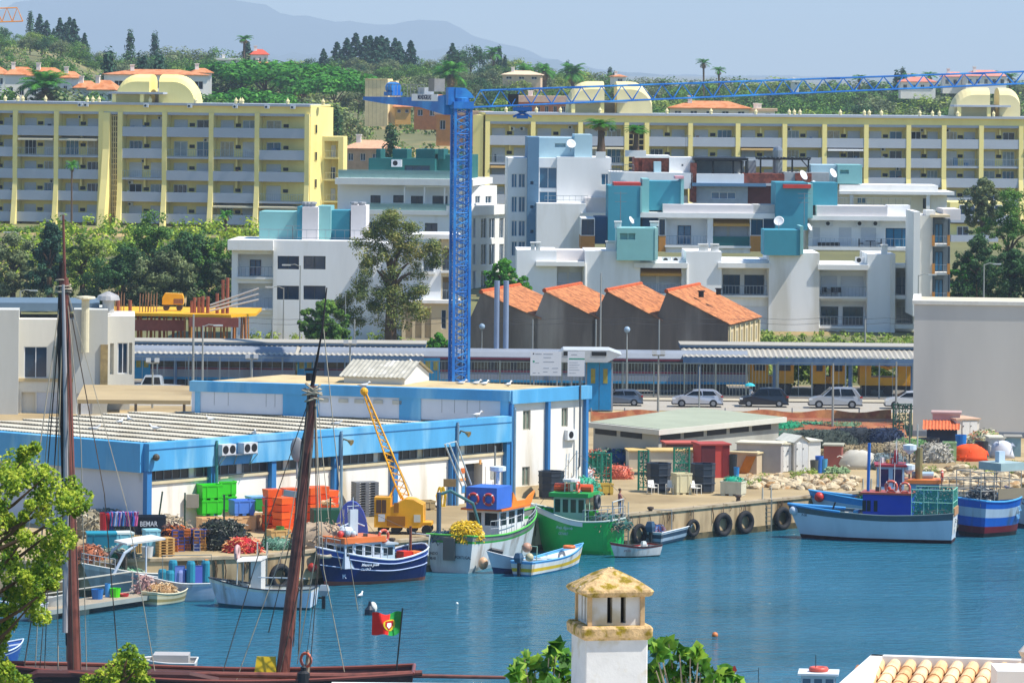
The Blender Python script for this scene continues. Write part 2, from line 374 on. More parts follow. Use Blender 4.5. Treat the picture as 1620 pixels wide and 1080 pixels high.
def tree(key, loc, h, label, cat='tree', group=None, wide=1, rz=None):
    p = PROTO[key]; s = h/p[1]; rz = rnd.uniform(0, 6.28) if rz is None else rz; sc = (s*wide, s*wide, s)
    if not p[2]: p[2] = True; o = place(p[0], loc, rz, sc)
    else: o = dup(p[0], loc, rz, sc=sc)
    o['label'] = label; o['category'] = cat
    if group: o['group'] = group
    elif 'group' in o: del o['group']
    return o
for k in range(3):
    tree_proto(f'rg{k}', 'round', 'g', 9, 36, 60, .48, 10+k, name='round_tree')
tree_proto('ro', 'round', 'o', 9, 36, 60, .48, 20, name='olive_tree'); tree_proto('ry', 'round', 'y', 9, 32, 60, .48, 21, name='pale_tree')
tree_proto('rd', 'round', 'd', 9, 38, 60, .48, 22, name='dark_tree')
tree_proto('um', 'umbrella', 'p', 9, 60, 60, .5, 23, .7, name='umbrella_pine')
for k in range(3): tree_proto(f'cf{k}', 'conifer', 'b', 12, 70, 20, .75, 30+k, .7, name='conifer_tree')
tree_proto('cy', 'cypress', 'd', 10, 30, 40, .45, 40, 1.6, name='cypress_tree')
tree_proto('cyb', 'cypress', 'b', 10, 30, 40, .45, 41, 1.6, name='cypress_tree')
def gz(px, py, D):
    """ground point under photo column px at distance D, py gives the top height"""
    p = W(px, py, D); return Vector((p.x, p.y, hz(p.x, p.y)-.3)), p.z-hz(p.x, p.y)
R2 = random.Random(5)
def far(key, px, ytop, D, lab, grp=None, wide=1, cat='tree', minh=2.5):
    g_, h_ = gz(px, ytop, D); return tree(key, g_, max(h_+.3, minh), lab, cat, grp, wide)
# far hillside: conifers, cypresses, stone pines picked out one by one
for i, (px, py, D) in enumerate([(48,20,1330),(63,22,1340),(74,32,1330),(85,45,1320),(95,28,1335),(104,36,1320),(110,27,1345),(117,30,1330),(134,52,1300),(206,50,1290),(392,65,1340)]):
    far('cy' if i in (0, 9) else f'cf{i%3}', px, py, D, 'dark conifer in the row on the left end of the ridge' if i not in (0,9) else ('tall narrow cypress nearest the orange crane' if i == 0 else 'lone dark conifer above the domed roof of the left yellow block'), 'conifers on the left ridge' if i not in (0,9) else None)
far('cyb', 245, 53, 1280, 'dark cypress standing on the ridge right of the lone conifer')
for i, (px, py) in enumerate([(512,77),(533,66),(549,60),(563,52),(578,57),(586,56),(596,58),(604,56),(612,60),(625,60),(631,65),(650,64),(716,68)]):
    far(f'cf{i%3}', px, py, 1330+R2.uniform(-25, 25), 'dark conifer in the stand crowning the hill behind the blue crane', 'conifers crowning the middle hill', 1.15)
far('rd', 745, 71, 1300, 'big dark round tree right of the hilltop conifer stand', wide=1.3)
for px, py, D, lab in [(790,74,1290,'slim cypress right of the big dark hilltop tree'),(799,88,1290,'shorter slim cypress beside the slim cypress on the hilltop'),(172,82,900,'small dark cypress behind the left villas'),(225,88,930,'small dark cypress left of the twin domes'),(252,87,930,'small cypress behind the satellite dishes of the twin domes'),
    (530,172,760,'dark cypress just right of the left yellow block'),(619,200,700,'cypress beside the teal rooftop house'),(898,97,1300,'tiny conifer on the falling ridge left of the domes'),(965,108,1300,'thin cypress on the ridge above the left tan dome'),(972,114,1300,'second thin cypress beside the thin ridge cypress'),(1429,110,1250,'dark cypress above the jib near the pink villa'),(1419,114,1250,'shorter cypress left of the one near the pink villa')]:
    far('cyb' if py < 100 else 'cy', px, py, D, lab, wide=1.25 if D < 800 else 1)
for px, py, D, w_, lab in [(375,100,1000,1.5,'broad umbrella pine right of the villas, leftmost of the big green canopy'),(420,98,990,1.6,'broad umbrella pine in the middle of the big green canopy'),(480,104,980,1.6,'broad umbrella pine at the right of the big green canopy'),(530,122,960,1.3,'umbrella pine leaning out toward the tan tower'),(400,144,860,1.2,'bright low umbrella pine just above the roof of the left yellow block')]:
    far('um', px, py, D, lab, wide=w_)
# rank and file trees of the wooded hill, each a thing
labs = {'rg': 'round green tree in the woods on the far hillside', 'ro': 'grey green olive tree in the woods on the far hillside', 'ry': 'pale yellow green tree in the woods on the far hillside', 'rd': 'dark green tree in the woods on the far hillside'}
grp = {'rg': 'round green hillside trees', 'ro': 'olive trees on the hillside', 'ry': 'pale hillside trees', 'rd': 'dark hillside trees'}
skyl = [(-20,35),(40,55),(130,62),(150,72),(200,88),(260,76),(300,70),(340,80),(400,88),(450,95),(520,92),(700,85),(760,92),(830,92),(900,108),(960,112),(1000,118),(1080,124),(1200,124),(1350,122),(1640,122)]
n_ = 0
for D, dy, cnt in ((1340,0,62),(1270,9,48),(1190,20,50),(1090,34,46),(1000,46,42),(900,60,38),(820,72,30)):
    for i in range(cnt):
        px = -15+1650*(i+R2.random())/cnt; py = lerp(px, skyl)+dy+R2.uniform(-5, 9)
        if D < 900 and px > 1150: py += 8
        kind = R2.choice(['rg','rg','rg','ro','ry','rd','ro']); 
        g_, h_ = gz(px, py, D)
        if D < 1000 and 560 < px < 720: continue
        h_ = min(max(h_+.3, 5), 13)
        tree(kind+(str(R2.randrange(3)) if kind == 'rg' else ''), g_, h_, labs[kind], 'tree', grp[kind], wide=R2.uniform(1.1, 1.5)); n_ += 1
# shrub cover nobody could count
mb = MB(); cs = []
for i in range(4600):
    D = R2.uniform(690, 1480)**1.0; px = R2.uniform(-60, 1680); x = (px-810)*D/F; z = hz(x, D)
    r = R2.uniform(1.1, 2.6); cs.append((x, D, z+r*.35, r))
leafcloud(mb, cs, 26, .75, R2, .75, .5)
struct('hillside_shrubs', mb, leafmat('#3c5a20', '#5f7e30', '#8f9c4c', .05), 'stuff')
def palm_proto(key, h, nf, fl, dry, seed, r=.22, name='palm_tree', skirt=0):
    R_ = random.Random(seed); t = thing(name, 'palm', 'palm tree')
    mb = MB(); mb.tube([(0,0,-.4), (0,0,h*.3), (R_.uniform(-.15,.15), 0, h*.7), (0,0,h)], [r*1.3, r, r*.85, r], 8); mb.build('trunk', BARK, t)
    def fronds(n, el0, el1, L, name, mat):
        mb = MB()
        for i in range(n):
            a = 6.28*i/n*1.618*2+R_.uniform(-.2,.2); el = R_.uniform(el0, el1); l = L*R_.uniform(.8, 1.1); d = Vector((math.cos(a), math.sin(a), 0)); sd_ = Vector((-d.y, d.x, 0)); prev = None
            pts = []
            for k in range(7):
                q = k/6; ang = el-q*q*1.3; pts.append((pts[-1] if pts else Vector((0,0,h)))+(d*math.cos(ang)+Vector((0,0,math.sin(ang))))*l/6*(k > 0))
            for k in range(6):
                for m in range(3):
                    p = pts[k].lerp(pts[k+1], m/3); wd = l*.26*math.sin(math.pi*min(1, (k+m/3)/6*.85+.12))
                    for sgn in (1, -1):
                        e = p+sd_*sgn*wd+(pts[k+1]-pts[k]).normalized()*wd*.6+Vector((0,0,-wd*.35)); mb.face(p, p+(pts[k+1]-pts[k])*.3, e)
        mb.build(name, mat, t)
    fronds(nf, -.2, 1.3, fl, 'crown', LG['p'] if key != 'plg' else LG['l'])
    if dry: fronds(dry, -1.4, -.3, fl*.75, 'dry_fronds', leafmat('#6b5430', '#94774a', '#b59a68'))
    PROTO[key] = [t, h, False]
palm_proto('pc', 7, 46, 3.0, 14, 3, .35); palm_proto('ps', 13, 30, 1.9, 6, 4, .2, 'fan_palm'); palm_proto('pd', 6, 36, 2.3, 36, 5, .4, 'date_palm'); palm_proto('pt', 12, 26, 1.7, 14, 6, .18, 'fan_palm')
def palm(key, px, pb, D, hpx, lab, wide=1, zb=None):
    """crown centre at py=pb"""
    p = W(px, pb, D); g_ = Vector((p.x, p.y, hz(p.x, p.y) if zb is None else zb)); h_ = p.z-g_.z; return tree(key, g_, h_, lab, 'palm tree', None, wide*hpx, rz=px)
palm('ps', 114, 262, 626, 1.0, 'tall slender fan palm in front of the left yellow block')
palm('pd', 357, 340, 600, 1.1, 'shaggy palm with brown hanging fronds beside the left yellow block')
palm('pc', 72, 140, 820, 1.15, 'feather palm in front of the white villas on the left')
palm('pt', 1113, 100, 1260, 1.3, 'tall fan palm on the skyline, left one of the pair', )
palm('pt', 1137, 112, 1240, 1.4, 'fan palm on the skyline, right and shorter one of the pair')
for px, py, lab in [(1440,122,'leftmost palm by the pink roofed villas on the ridge'),(1470,120,'palm between the pink roofed villas on the ridge'),(1567,118,'palm right of the pink roofed villa behind the jib'),(1598,122,'palm at the far right end of the ridge'),(1360,124,'small fan palm on the ridge left of the pink villas')]:
    palm('pt', px, py, 1230, 1.6, lab)
palm('pt', 387, 62, 1200, 1.7, 'brownish fan palm near the white villa on the ridge')
for px, py, D, lab in [(713,118,980,'feather palm just behind the top of the blue crane'),(830,112,1100,'brown trunked palm by the sand coloured roof on the hill'),(862,112,1110,'second palm by the sand coloured roof on the hill'),(906,116,1120,'palm above the left tan dome'),(781,85,1290,'palm on the skyline beside the slim cypresses')]:
    palm('pd' if px in (830,862) else 'pc', px, py, D, 1.0, lab)
# mid-distance trees: denser foliage
def big_tree(name, lab, px, pb, D, htop, wpx, col, n, per, ls, seed, clumps=None, zb=None, trunkr=.35, cat='tree', squash=.8, fill=.9):
    g_ = W(px, pb, D); s_ = F/D; h = (pb-htop)/s_; wd = wpx/s_; R_ = random.Random(seed); t = thing(name, lab, cat, g_)
    mb = MB(Matrix.Translation(g_)); trunk(mb, h*.8, trunkr, R_, 8, spread=.35); mb.build('trunk', BARK, t)
    cs = []
    for i in range(n):
        if clumps:
            cx, cz, cr = clumps[i % len(clumps)]; a = R_.uniform(0, 6.28); u = R_.uniform(-1, 1); q = math.sqrt(1-u*u)*R_.random()**.4
            cs.append(((cx+math.cos(a)*q*cr)*wd, math.sin(a)*q*cr*wd*.9, (cz+u*cr*fill)*h, R_.uniform(.05, .095)*wd))
        else:
            a = R_.uniform(0, 6.28); u = R_.uniform(-1, 1); q = math.sqrt(1-u*u)*R_.random()**.35
            cs.append((math.cos(a)*q*.42*wd, math.sin(a)*q*.4*wd, (.52+u*.42)*h, R_.uniform(.07, .12)*wd))
    mb = MB(Matrix.Translation(g_)); T = mb.T; mb.T = None; leafcloud(mb, [(x+g_.x, y+g_.y, z+g_.z, r) for x, y, z, r in cs], per, ls, R_, squash); mb.build('crown', LG[col], t)
    return t
big_tree('eucalyptus_tree', 'tall loose eucalyptus with brown tinted crown before the white flats', 618, 540, 440, 334, 180, 'e', 200, 150, .19, 51,
    clumps=[(-.02,.83,.17),(.18,.76,.14),(-.2,.72,.13),(.05,.6,.22),(-.15,.45,.2),(.1,.42,.24),(-.3,.3,.17),(.02,.24,.2),(.2,.3,.15),(-.03,.92,.09),(.36,.68,.09),(-.42,.25,.08)], trunkr=.6)
for i, (nm, px, pb, D, ht, w_, col, lab) in enumerate([
    ('pine_tree',20,475,520,372,120,'o','olive toned pine at the left edge below the yellow block'),('cedar_tree',78,475,505,352,110,'b','dark pointed cedar with drooping boughs behind the tall mast'),
    ('pine_tree',130,478,515,372,100,'y','yellowish tree just right of the tall mast'),('pine_tree',195,482,500,392,120,'d','dark bushy tree behind the chimney pipe of the white works'),
    ('pine_tree',240,476,510,338,130,'g','highest green tree in the grove behind the building site'),('pine_tree',300,480,500,366,120,'d','dark bushy tree above the yellow compressor'),
    ('pine_tree',265,480,498,400,110,'o','olive tree low in the grove above the yellow compressor'),('pine_tree',345,480,500,378,110,'g','green tree in the grove left of the white flats'),('pine_tree',378,478,495,395,75,'o','last tree of the grove touching the white flats')]):
    if nm == 'cedar_tree':
        big_tree(nm, lab, px, pb, D, ht, w_, col, 110, 110, .3, 60+i, clumps=[(.02,.9,.06),(.03,.78,.14),(-.02,.64,.2),(0,.5,.26),(-.05,.35,.3),(-.05,.2,.34)])
    else: big_tree(nm, lab, px, pb, D, ht, w_*1.15, col, 130, 110, .27, 60+i, clumps=[(0,.8,.2),(-.2,.6,.26),(.2,.62,.26),(0,.42,.36),(-.25,.25,.3),(.25,.25,.3),(0,.12,.36)])
for i, (px, pb, D, ht, w_, col, lab) in enumerate([(1594,480,500,305,130,'g','large leafy tree at the right edge beside the yellow block'),(1548,490,495,375,90,'d','dark lower tree beside the large leafy tree at the right edge'),(1527,480,530,405,60,'p','bright green tree behind the street lamp on the right'),(1555,360,560,285,70,'o','pale tree in front of the sloping yellow pillars'),
    (1600,480,488,400,100,'d','dark bushy tree low at the right edge'),(512,535,430,478,78,'g','bright green rounded tree in front of the white flats windows'),(692,565,425,528,36,'p','small bright tree beside the crane mast behind the platform'),(795,470,470,412,55,'p','bright green tree between the crane and the white front flats'),(826,500,478,440,44,'p','green shrub tree touching the left end of the front flats')]):
    big_tree('broadleaf_tree', lab, px, pb, D, ht, w_, col, 170, 90, .24, 80+i, clumps=[(0,.70,.32),(-.2,.5,.36),(.2,.46,.36),(0,.28,.44),(.05,.86,.18),(-.15,.12,.34),(.2,.1,.34)])
# hedge and bank of bright shrubs before the left yellow block
def bank(name, lab, cat, mb, cs, per, ls, col, kind=None):
    leafcloud(mb, cs, per, ls, R2, .8, .4)
    if kind: return struct(name, mb, LG[col], 'stuff')
    return one(name, lab, cat, mb, LG[col])
mb = MB(); cs = []
for i in range(150):
    p = W(-20+440*i/150, 366+R2.uniform(-3,8)+i*.02, 610); cs.append((p.x, p.y+R2.uniform(-.5,.5), p.z, .75))
bank('hedge', 'long clipped dark green hedge along the foot of the left yellow block', 'hedge', mb, cs, 60, .35, 'g')
mb = MB(); cs = []
for i in range(260):
    px = R2.uniform(-20, 420); D = R2.uniform(530, 600); p = W(px, 0, D); z = hz(p.x, D); cs.append((p.x, D, z+R2.uniform(.2,2.6), R2.uniform(.8,1.5)))
struct('shrub_bank', mb, LG['y'], 'stuff') if 0 else bank('shrub_bank', '', '', mb, cs, 36, .5, 'l', 1)
mb = MB(); cs = []
for i in range(620):
    px = R2.choice([R2.uniform(400,700), R2.uniform(1200,1460), R2.uniform(1200,1460), R2.uniform(780,860)]); D = R2.uniform(427, 468); p = W(px, 0, D); cs.append((p.x, D, hz(p.x, D)+R2.uniform(.1,.9), R2.uniform(.3,.8)))
bank('embankment_weeds', '', '', mb, cs, 30, .3, 'y', 1)
mb = MB(); cs = []
for i in range(200):
    px = R2.uniform(540, 760); D = R2.uniform(600, 760); p = W(px, 0, D); cs.append((p.x, D, hz(p.x, D)+R2.uniform(.2,2.2), R2.uniform(.8,1.6)))
bank('slope_shrubs', '', '', mb, cs, 36, .5, 'o', 1)
# ---------------------------------------------------------------- buildings
yel = M('#f3e092', .8, .07, .25, col2='#ead67e', fac=.35, streak=True); greyb = M('#a9afb9', .7, .05, .4); tan_d = M('#e0d09a', .7, .05, .5)
def window(fr, parent, r, y, kind='w', mull=2, fm=None, gm=None, name='window'):
    """frame and pane set back in an opening r=(x0,x1,z0,z1)"""
    x0, x1, z0, z1 = r; t = min(.07, (x1-x0)*.1); fm = fm or frame_w; gm = gm or glass; mb = MB(fr.M)
    if kind == 's':
        mb.box(x0, x1, y-.06, y-.01, z0, z1, 'k'); return mb.build('shutter', shutter_m, parent)
    mb.box(x0, x0+t, y-.08, y, z0, z1); mb.box(x1-t, x1, y-.08, y, z0, z1); mb.box(x0+t, x1-t, y-.08, y, z1-t, z1); mb.box(x0+t, x1-t, y-.08, y, z0, z0+t)
    for k in range(1, mull): xm = x0+(x1-x0)*k/mull; mb.box(xm-t*.5, xm+t*.5, y-.08, y, z0+t, z1-t)
    o = mb.build(name, fm, parent)
    mb = MB(fr.M); mb.face((x0+t,y-.03,z0+t),(x1-t,y-.03,z0+t),(x1-t,y-.03,z1-t),(x0+t,y-.03,z1-t)); mb.build('pane', gm, o); return o
def railing(fr, parent, x0, x1, y, z, h=1.0, mat=None, gap=.14, pan=False, name='railing'):
    mb = MB(fr.M); mb.box(x0, x1, y-.03, y+.03, z+h-.05, z+h); mb.box(x0, x1, y-.02, y+.02, z+.08, z+.12)
    n = max(2, int((x1-x0)/gap)); 
    if pan: n = max(1, int((x1-x0)/1.3))
    for i in range(n+1): x = x0+(x1-x0)*i/n; mb.box(x-.015, x+.015, y-.015, y+.015, z, z+h-.05)
    if pan: mb.box(x0, x1, y-.008, y+.008, z+.14, z+h-.08)
    return mb.build(name, mat or rail_m, parent)
def acunit(fr, parent, x, y, z, s=1):
    mb = MB(fr.M); mb.box(x-.4*s, x+.4*s, y-.3, y, z, z+.55*s); o = mb.build('air_conditioner', frame_w, parent)
    mb = MB(fr.M); n = 12; c = (x-.1*s, z+.28*s); mb.face(*[(c[0]+.2*s*math.cos(6.283*j/n), y-.305, c[1]+.2*s*math.sin(6.283*j/n)) for j in range(n)]); mb.build('fan_grille', dark, o)
def dish(lab, p, r=.45, az=.3, el=.5, group=None):
    t = thing('satellite_dish', lab, 'satellite dish', p, group); T = Matrix.Translation(p)
    mb = MB(T); mb.tube([(0,0,0),(0,0,r*1.4)], .03); mb.build('mast', greym, t)
    R = Matrix.Translation(Vector(p)+Vector((0,-.05,r*1.5))) @ Matrix.Rotation(az,4,'Z') @ Matrix.Rotation(math.pi/2-el,4,'X')
    mb = MB(R); mb.lathe((0,0,0), [(.02,0),(r*.5,r*.05),(r*.85,r*.16),(r,r*.24),(r*.85,r*.18),(r*.5,r*.07),(.02,.02)], 14, False); mb.tube([(0,-r,r*.2),(0,0,r*.9)], .02, 4); mb.build('reflector', frame_w, t, True); return t
def finial(fr, parent, x, y, z, h=1.0, name='chimney_pot', mat=None):
    mb = MB(fr.M); mb.lathe((x, y, z), [(.28*h,0),(.28*h,.5*h),(.36*h,.52*h),(.34*h,.62*h),(.1*h,.95*h),(.02,1.15*h)], 8); mb.build(name, mat or tan_d, parent)
def slab_block(lab, fr, xl, xr, bays, stair, zt, z0, nfl, pitch, ztopf, flare, fside, openrail, aw, seed, endw=None, group=None, deep=11):
    """long balcony block; bays: fin x positions (local)"""
    R_ = random.Random(seed); t = thing('apartment_block', lab, 'apartment building', fr.o)
    mb = MB(fr.M); d = 1.9
    mb.box(xl, xr, d, deep, z0-1, zt-1.0); mb.box(xl, xr, 0, deep+.2, zt-1.0, zt-.05); mb.box(xl-.1, xr+.1, -.35, deep+.3, zt-.05, zt+.2)
    mb.build('wall', yel, t)
    mb = MB(fr.M); mb.box(xl, xr, -.5, -.36, zt-.05, zt+.28); mb.box(xl, xr, .0, .1, zt-1.35, zt-1.003); mb.box(xl-.05, xr+.05, -.2, deep, zt+.2, zt+.26); mb.build('roof_edge_and_shadow', greyb, t)  # lower grey strip stands in for the shadow under the parapet band
    fz = [ztopf-pitch*k for k in range(nfl)]      # parapet tops
    for x in bays:
        mb = MB(fr.M); prof = [(d, z0-1), (-flare, z0-1), (-flare*.75, z0+1.2), (-flare*.45, z0+3.4), (-flare*.15, z0+6.5), (-.35, z0+9.5), (-.35, zt-1.003), (d, zt-1.003)]
        a = [mb.V((x-.32, yy, z)) for yy, z in prof]; b = [mb.V((x+.32, yy, z)) for yy, z in prof]; n = len(prof)
        mb.fi(a); mb.fi(b[::-1])
        for j in range(n): k = (j+1) % n; mb.fi((a[k], a[j], b[j], b[k]))
        mb.build('fin', yel, t)
    slabs = MB(fr.M)
    for i in range(len(bays)-1):
        a, b = bays[i]+.32, bays[i+1]-.32
        if stair and stair == i: continue
        for k, z in enumerate(fz):
            fl = z-1.05
            slabs.box(a, b, -.25, d, fl-.25, fl)
            if (i, k) in openrail: railing(fr, t, a, b, -.2, fl, 1.0, gap=.3, name='balcony_railing')
            else:
                mb = MB(fr.M); mb.box(a, b, -.3, -.18, fl-.26, z); mb.build('balcony_panel', greyb, t)
            # shutters and windows at the back of the balcony
            w_ = b-a
            for (u, v) in ((.08, .4), (.62, .95)):
                kind = 's' if R_.random() < .6 else 'w'
                r = (a+u*w_, a+v*w_, fl+.02, fl+2.05)
                window(fr, t, r, d-.02, kind, 2+(R_.random() < .5), gm=R_.choice([glass, glass_b, dark, M('#8fa0a8', .15, .3, 1), M('#b5a88c', .5, .3, 4)]), name='window')
            mb = MB(fr.M); xm = a+.51*w_; mb.extr([(xm-.35, fl+1.15), (xm+.35, fl+1.15), (xm+.35, fl+1.6), (xm-.35, fl+1.6)], d-.1, d-.02); o = mb.build('vent_window', dark, t)
            if R_.random() < .3: acunit(fr, t, a+w_*R_.choice([.12,.45,.85]), d-.02, fl+2.0, .85)
            if k and R_.random() < .16:
                mb = MB(fr.M); mb.face((a+.1, d-.1, fl+2.55), (b-.1, d-.1, fl+2.55), (b-.1, -.5, fl+2.2), (a+.1, -.5, fl+2.2)); mb.face((a+.1,-.5,fl+2.2),(b-.1,-.5,fl+2.2),(b-.1,-.5,fl+1.98),(a+.1,-.5,fl+1.98)); mb.build('awning', M(R_.choice(['#d9cdb0','#c9a66a','#dcdcdc']), .8, .08, 2), t)
            if R_.random() < .4:
                mb = MB(fr.M)
                for q in range(R_.randint(2, 4)): x = a+w_*R_.uniform(.08,.9); h_ = R_.uniform(.5,1.3); mb.box(x, x+R_.uniform(.2,.6), .3, .7, fl, fl+h_)
                mb.build('balcony_things', M(R_.choice(['#2a3c4c','#c9c3b4','#3f6a8a','#8a5a3c','#d8d8d4']), .7, .2, 3), t)
            # hanging yellow fin between the two rooms
            if k < 3 or True:
                mb = MB(fr.M); mb.box(xm-.12, xm+.12, .9, d-.02, fl+1.65, fl+pitch-.26); mb.build('divider', yel, t) if i % 2 == 0 and k < 4 else None
    slabs.build('floor_slabs', greyb, t)
    return t
sL = F/641; frL = Fr(W(-40, 362, 641), -11)
def lx(fr, *p): return [fr.L(q, 250)[0] for q in p]
def zof(fr, px, py, y=0): return fr.L(px, py, y)[1]
zt = zof(frL, 250, 166); b_ = lx(frL, -38, 24.6, 89.5, 160, 190.5, 260.6, 334.5, 407, 486)
pit = 34/sL; zt1 = zof(frL, 250, 201)
blkL = slab_block('long pale yellow balcony block on the left with twin domes on its roof', frL, b_[0]-8, b_[-1]+.4, [b_[0]]+b_[1:], 3, zt, 0, 5, pit, zt1, 1.6, 1, {(2,1),(5,1),(6,1),(4,2),(1,1),(7,3)}, None, 11)
# stair tower with its lattice between bays 3 and 4
mb = MB(frL.M); x0, x1 = b_[3]+.32, b_[4]-.32
prof = [(1.9,-1),(-3.2,-1),(-2.4,3),(-1.3,7),(-.5,11),(-.4,zt-1.1),(1.9,zt-1.1)]
a = [mb.V((x0, y, z)) for y, z in prof]; q = [mb.V((x0+(x1-x0)*.45, y, z)) for y, z in prof]; n = len(prof)
mb.fi(a); mb.fi(q[::-1]); [mb.fi((a[(j+1)%n], a[j], q[j], q[(j+1)%n])) for j in range(n)]
mb.build('stair_tower', yel, blkL)
mb = MB(frL.M); mb.box(x0+(x1-x0)*.45, x1, 1.2, 1.3, 0, zt-1.1); mb.build('stair_shade_panel', dark, blkL)  # dark panel behind the lattice stands in for the stairwell's shade
mb = MB(frL.M); xa = x0+(x1-x0)*.45
for k in range(20): z = zt-1.6-k*.72; mb.box(xa, x1, .6, .75, z, z+.13)
for k in range(5): x = xa+(x1-xa)*k/4; mb.box(x-.06, x+.06, .58, .77, 2, zt-1.1)
mb.build('stair_lattice', tan_d, blkL)
# right end gable wall and the lower wing
frE = Fr(frL.M @ Vector((b_[-1]+.4, 0, 0)), -11+62)
mb = MB(frE.M); mb.box(0, 4.6, 0, 6, -1, zt-.1)
for k in range(3): pass
mb.build('gable_wing', yel, blkL)
for k in range(5): window(frE, blkL, (.9, 1.35, zt-3.6-k*pit*1.25, zt-2.4-k*pit*1.25), -.0, 'w', 1, yel, dark, 'slot_window')
fw = Fr(W(506, 345, 634), -4); zw = zof(fw, 520, 216); wx = lx(fw, 506, 513, 535, 543)
low = MB(fw.M); low.box(wx[0], wx[1], .0, 5, -3, zw); low.box(wx[2], wx[3], 0, 5, -3, zw); low.box(wx[1], wx[2], 0, 5, zw-.6, zw-.003); low.box(wx[1], wx[2], 1.6, 5, -3, zw-.6)
for k in range(4): low.box(wx[1], wx[2], -.3, 1.6, zw-3.0-k*pit, zw-2.85-k*pit)
low.build('lower_wing', yel, blkL)
for k in range(4): railing(fw, blkL, wx[1], wx[2], -.25, zw-2.85-k*pit, .95, tan_d, .35, name='balcony_railing'); window(fw, blkL, (wx[1]+.6, wx[2]-.5, zw-2.8-k*pit, zw-1.2-k*pit), 1.58, 'w' if k % 2 else 's')
# roof domes: quarter round vaults either side of an open slot
def domes(fr, px0, px1, px2, px3, pyb, pyt, y, parent, shade=None, flip=False):
    def vault(xa, xb, round_left, nm):
        h = zof(fr, (px0+px3)/2, pyt, y)-zof(fr, (px0+px3)/2, pyb, y); z0 = zof(fr, (px0+px3)/2, pyb, y); r = min((xb-xa)*.6, h*.75); mb = MB(fr.M); dep = 4.2; rings = []
        for j in range(11):
            v = -1+2*j/10; yy = y+dep/2+v*dep/2; rr = math.sqrt(max(0, 1-v*v*.97)); ring = []
            for i in range(13):
                q = i/12; ang = math.pi/2*(q)
                # profile from base to roof to far side
                ring.append(q)
            pr = []
            hh = h*(.72+.28*rr)
            if round_left: pr = [(xa, z0)]+[(xa+r*(1-math.cos(a*math.pi/16)), z0+hh-r+r*math.sin(a*math.pi/16)) for a in range(9)]+[(xb, z0+hh), (xb, z0)]
            else: pr = [(xa, z0), (xa, z0+hh)]+[(xb-r*(1-math.sin(a*math.pi/16+0)) if 0 else xb-r+r*math.sin(a*math.pi/16), z0+hh-r+r*math.cos(a*math.pi/16)) for a in range(9)]+[(xb, z0)]
            rings.append([(x, yy, z) for x, z in pr])
        mb.loft(rings); return mb.build(nm, tan_d if shade else yel, parent, False)
    xs_ = [fr.L(p, pyb, y)[0] for p in (px0, px1, px2, px3)]
    a = vault(xs_[0], xs_[1], True, 'roof_vault'); b = vault(xs_[2], xs_[3], False, 'roof_vault')
    z0 = zof(fr, (px0+px3)/2, pyb, y); h = zof(fr, (px0+px3)/2, pyt, y)-z0
    mb = MB(fr.M); mb.box(xs_[1]-.0, xs_[2], y+3, y+5, z0, z0+h*.45); mb.build('lift_house', M('#8f8b7a', .8), parent)
    mb = MB(fr.M); mb.box(xs_[0]+(xs_[1]-xs_[0])*(-.05), xs_[2]+1.2, y-2.2, y+1, z0+h*.38, z0+h*.44)
    mb.build('canopy_slab', greyb, parent)
    mb = MB(fr.M)
    for x in (xs_[0]+.5, xs_[1]-.5): mb.box(x-.25, x+.25, y-2, y-1.5, z0, z0+h*.38)
    mb.build('canopy_post', yel, parent)
domes(frL, 181, 236, 251, 308, 168, 118, 3, blkL)
for px, py in [(3,0),(23,0),(31,0),(67,0),(133,0),(142,0),(152,0),(233,0),(305,0),(369,0),(376,0),(379,0),(451,0),(507,0)]:
    x = lx(frL, px)[0]; finial(frL, blkL, x, 1.2, zt+.2, .8)
for px in (128,137,232,301,373,423,464): acunit(frL, blkL, lx(frL, px)[0], -.36, zt-.35, .8)
# right block
frR = Fr(W(770, 330, 655), 5); zr = zof(frR, 1100, 183.5); sR = F/655
fx = [frR.L(p, 230)[0] for p in (771, 843, 918, 991, 1023, 1092, 1167, 1241, 1304, 1370, 1437, 1493, 1552, 1615, 1680)]
blkR = slab_block('very long pale yellow balcony block behind the white flats on the right', frR, fx[0]-.3, fx[-1]+6, fx, 3, zr, -2, 5, 31/sR, zof(frR, 1100, 217), 2.4, -1, {(11,1),(12,1),(2,1),(13,1),(0,1),(8,2)}, None, 12)
mb = MB(frR.M); x0, x1 = fx[3]+.32, fx[4]-.32; mb.box(x0, x1, 1.2, 1.3, 2, zr-1.1); mb.build('stair_shade_panel', dark, blkR)  # dark sheet: shade of the open stairwell put into colour
mb = MB(frR.M)
for k in range(9): mb.box(x0, x1, .6, .75, zr-1.8-k*.8, zr-1.65-k*.8)
for k in range(4): x = x0+(x1-x0)*k/3; mb.box(x-.06, x+.06, .58, .77, 4, zr-1.1)
mb.build('stair_lattice', tan_d, blkR)
mb = MB(Fr(frR.M @ Vector((fx[0]-.6, 0, 0)), -8).M); mb.box(-1.4, 0, -.2, 11, -3, zr-.15); mb.build('gable_wall', yel, blkR)
domes(frR, 899, 956, 976, 1032, 183, 129, 4, blkR, 1); domes(frR, 1508, 1566, 1581, 1614, 188, 139, 4, blkR, 1)
for px in (802,850,888,951,1057,1127,1198,1251,1259,1268,1332,1370,1378,1397,1458,1478,1489,1518,1575): finial(frR, blkR, frR.L(px, 180)[0], 1.5, zr+.25, .75)
for px in (812,828,955,971): acunit(frR, blkR, frR.L(px, 200)[0], 1.85, zr-2.3)
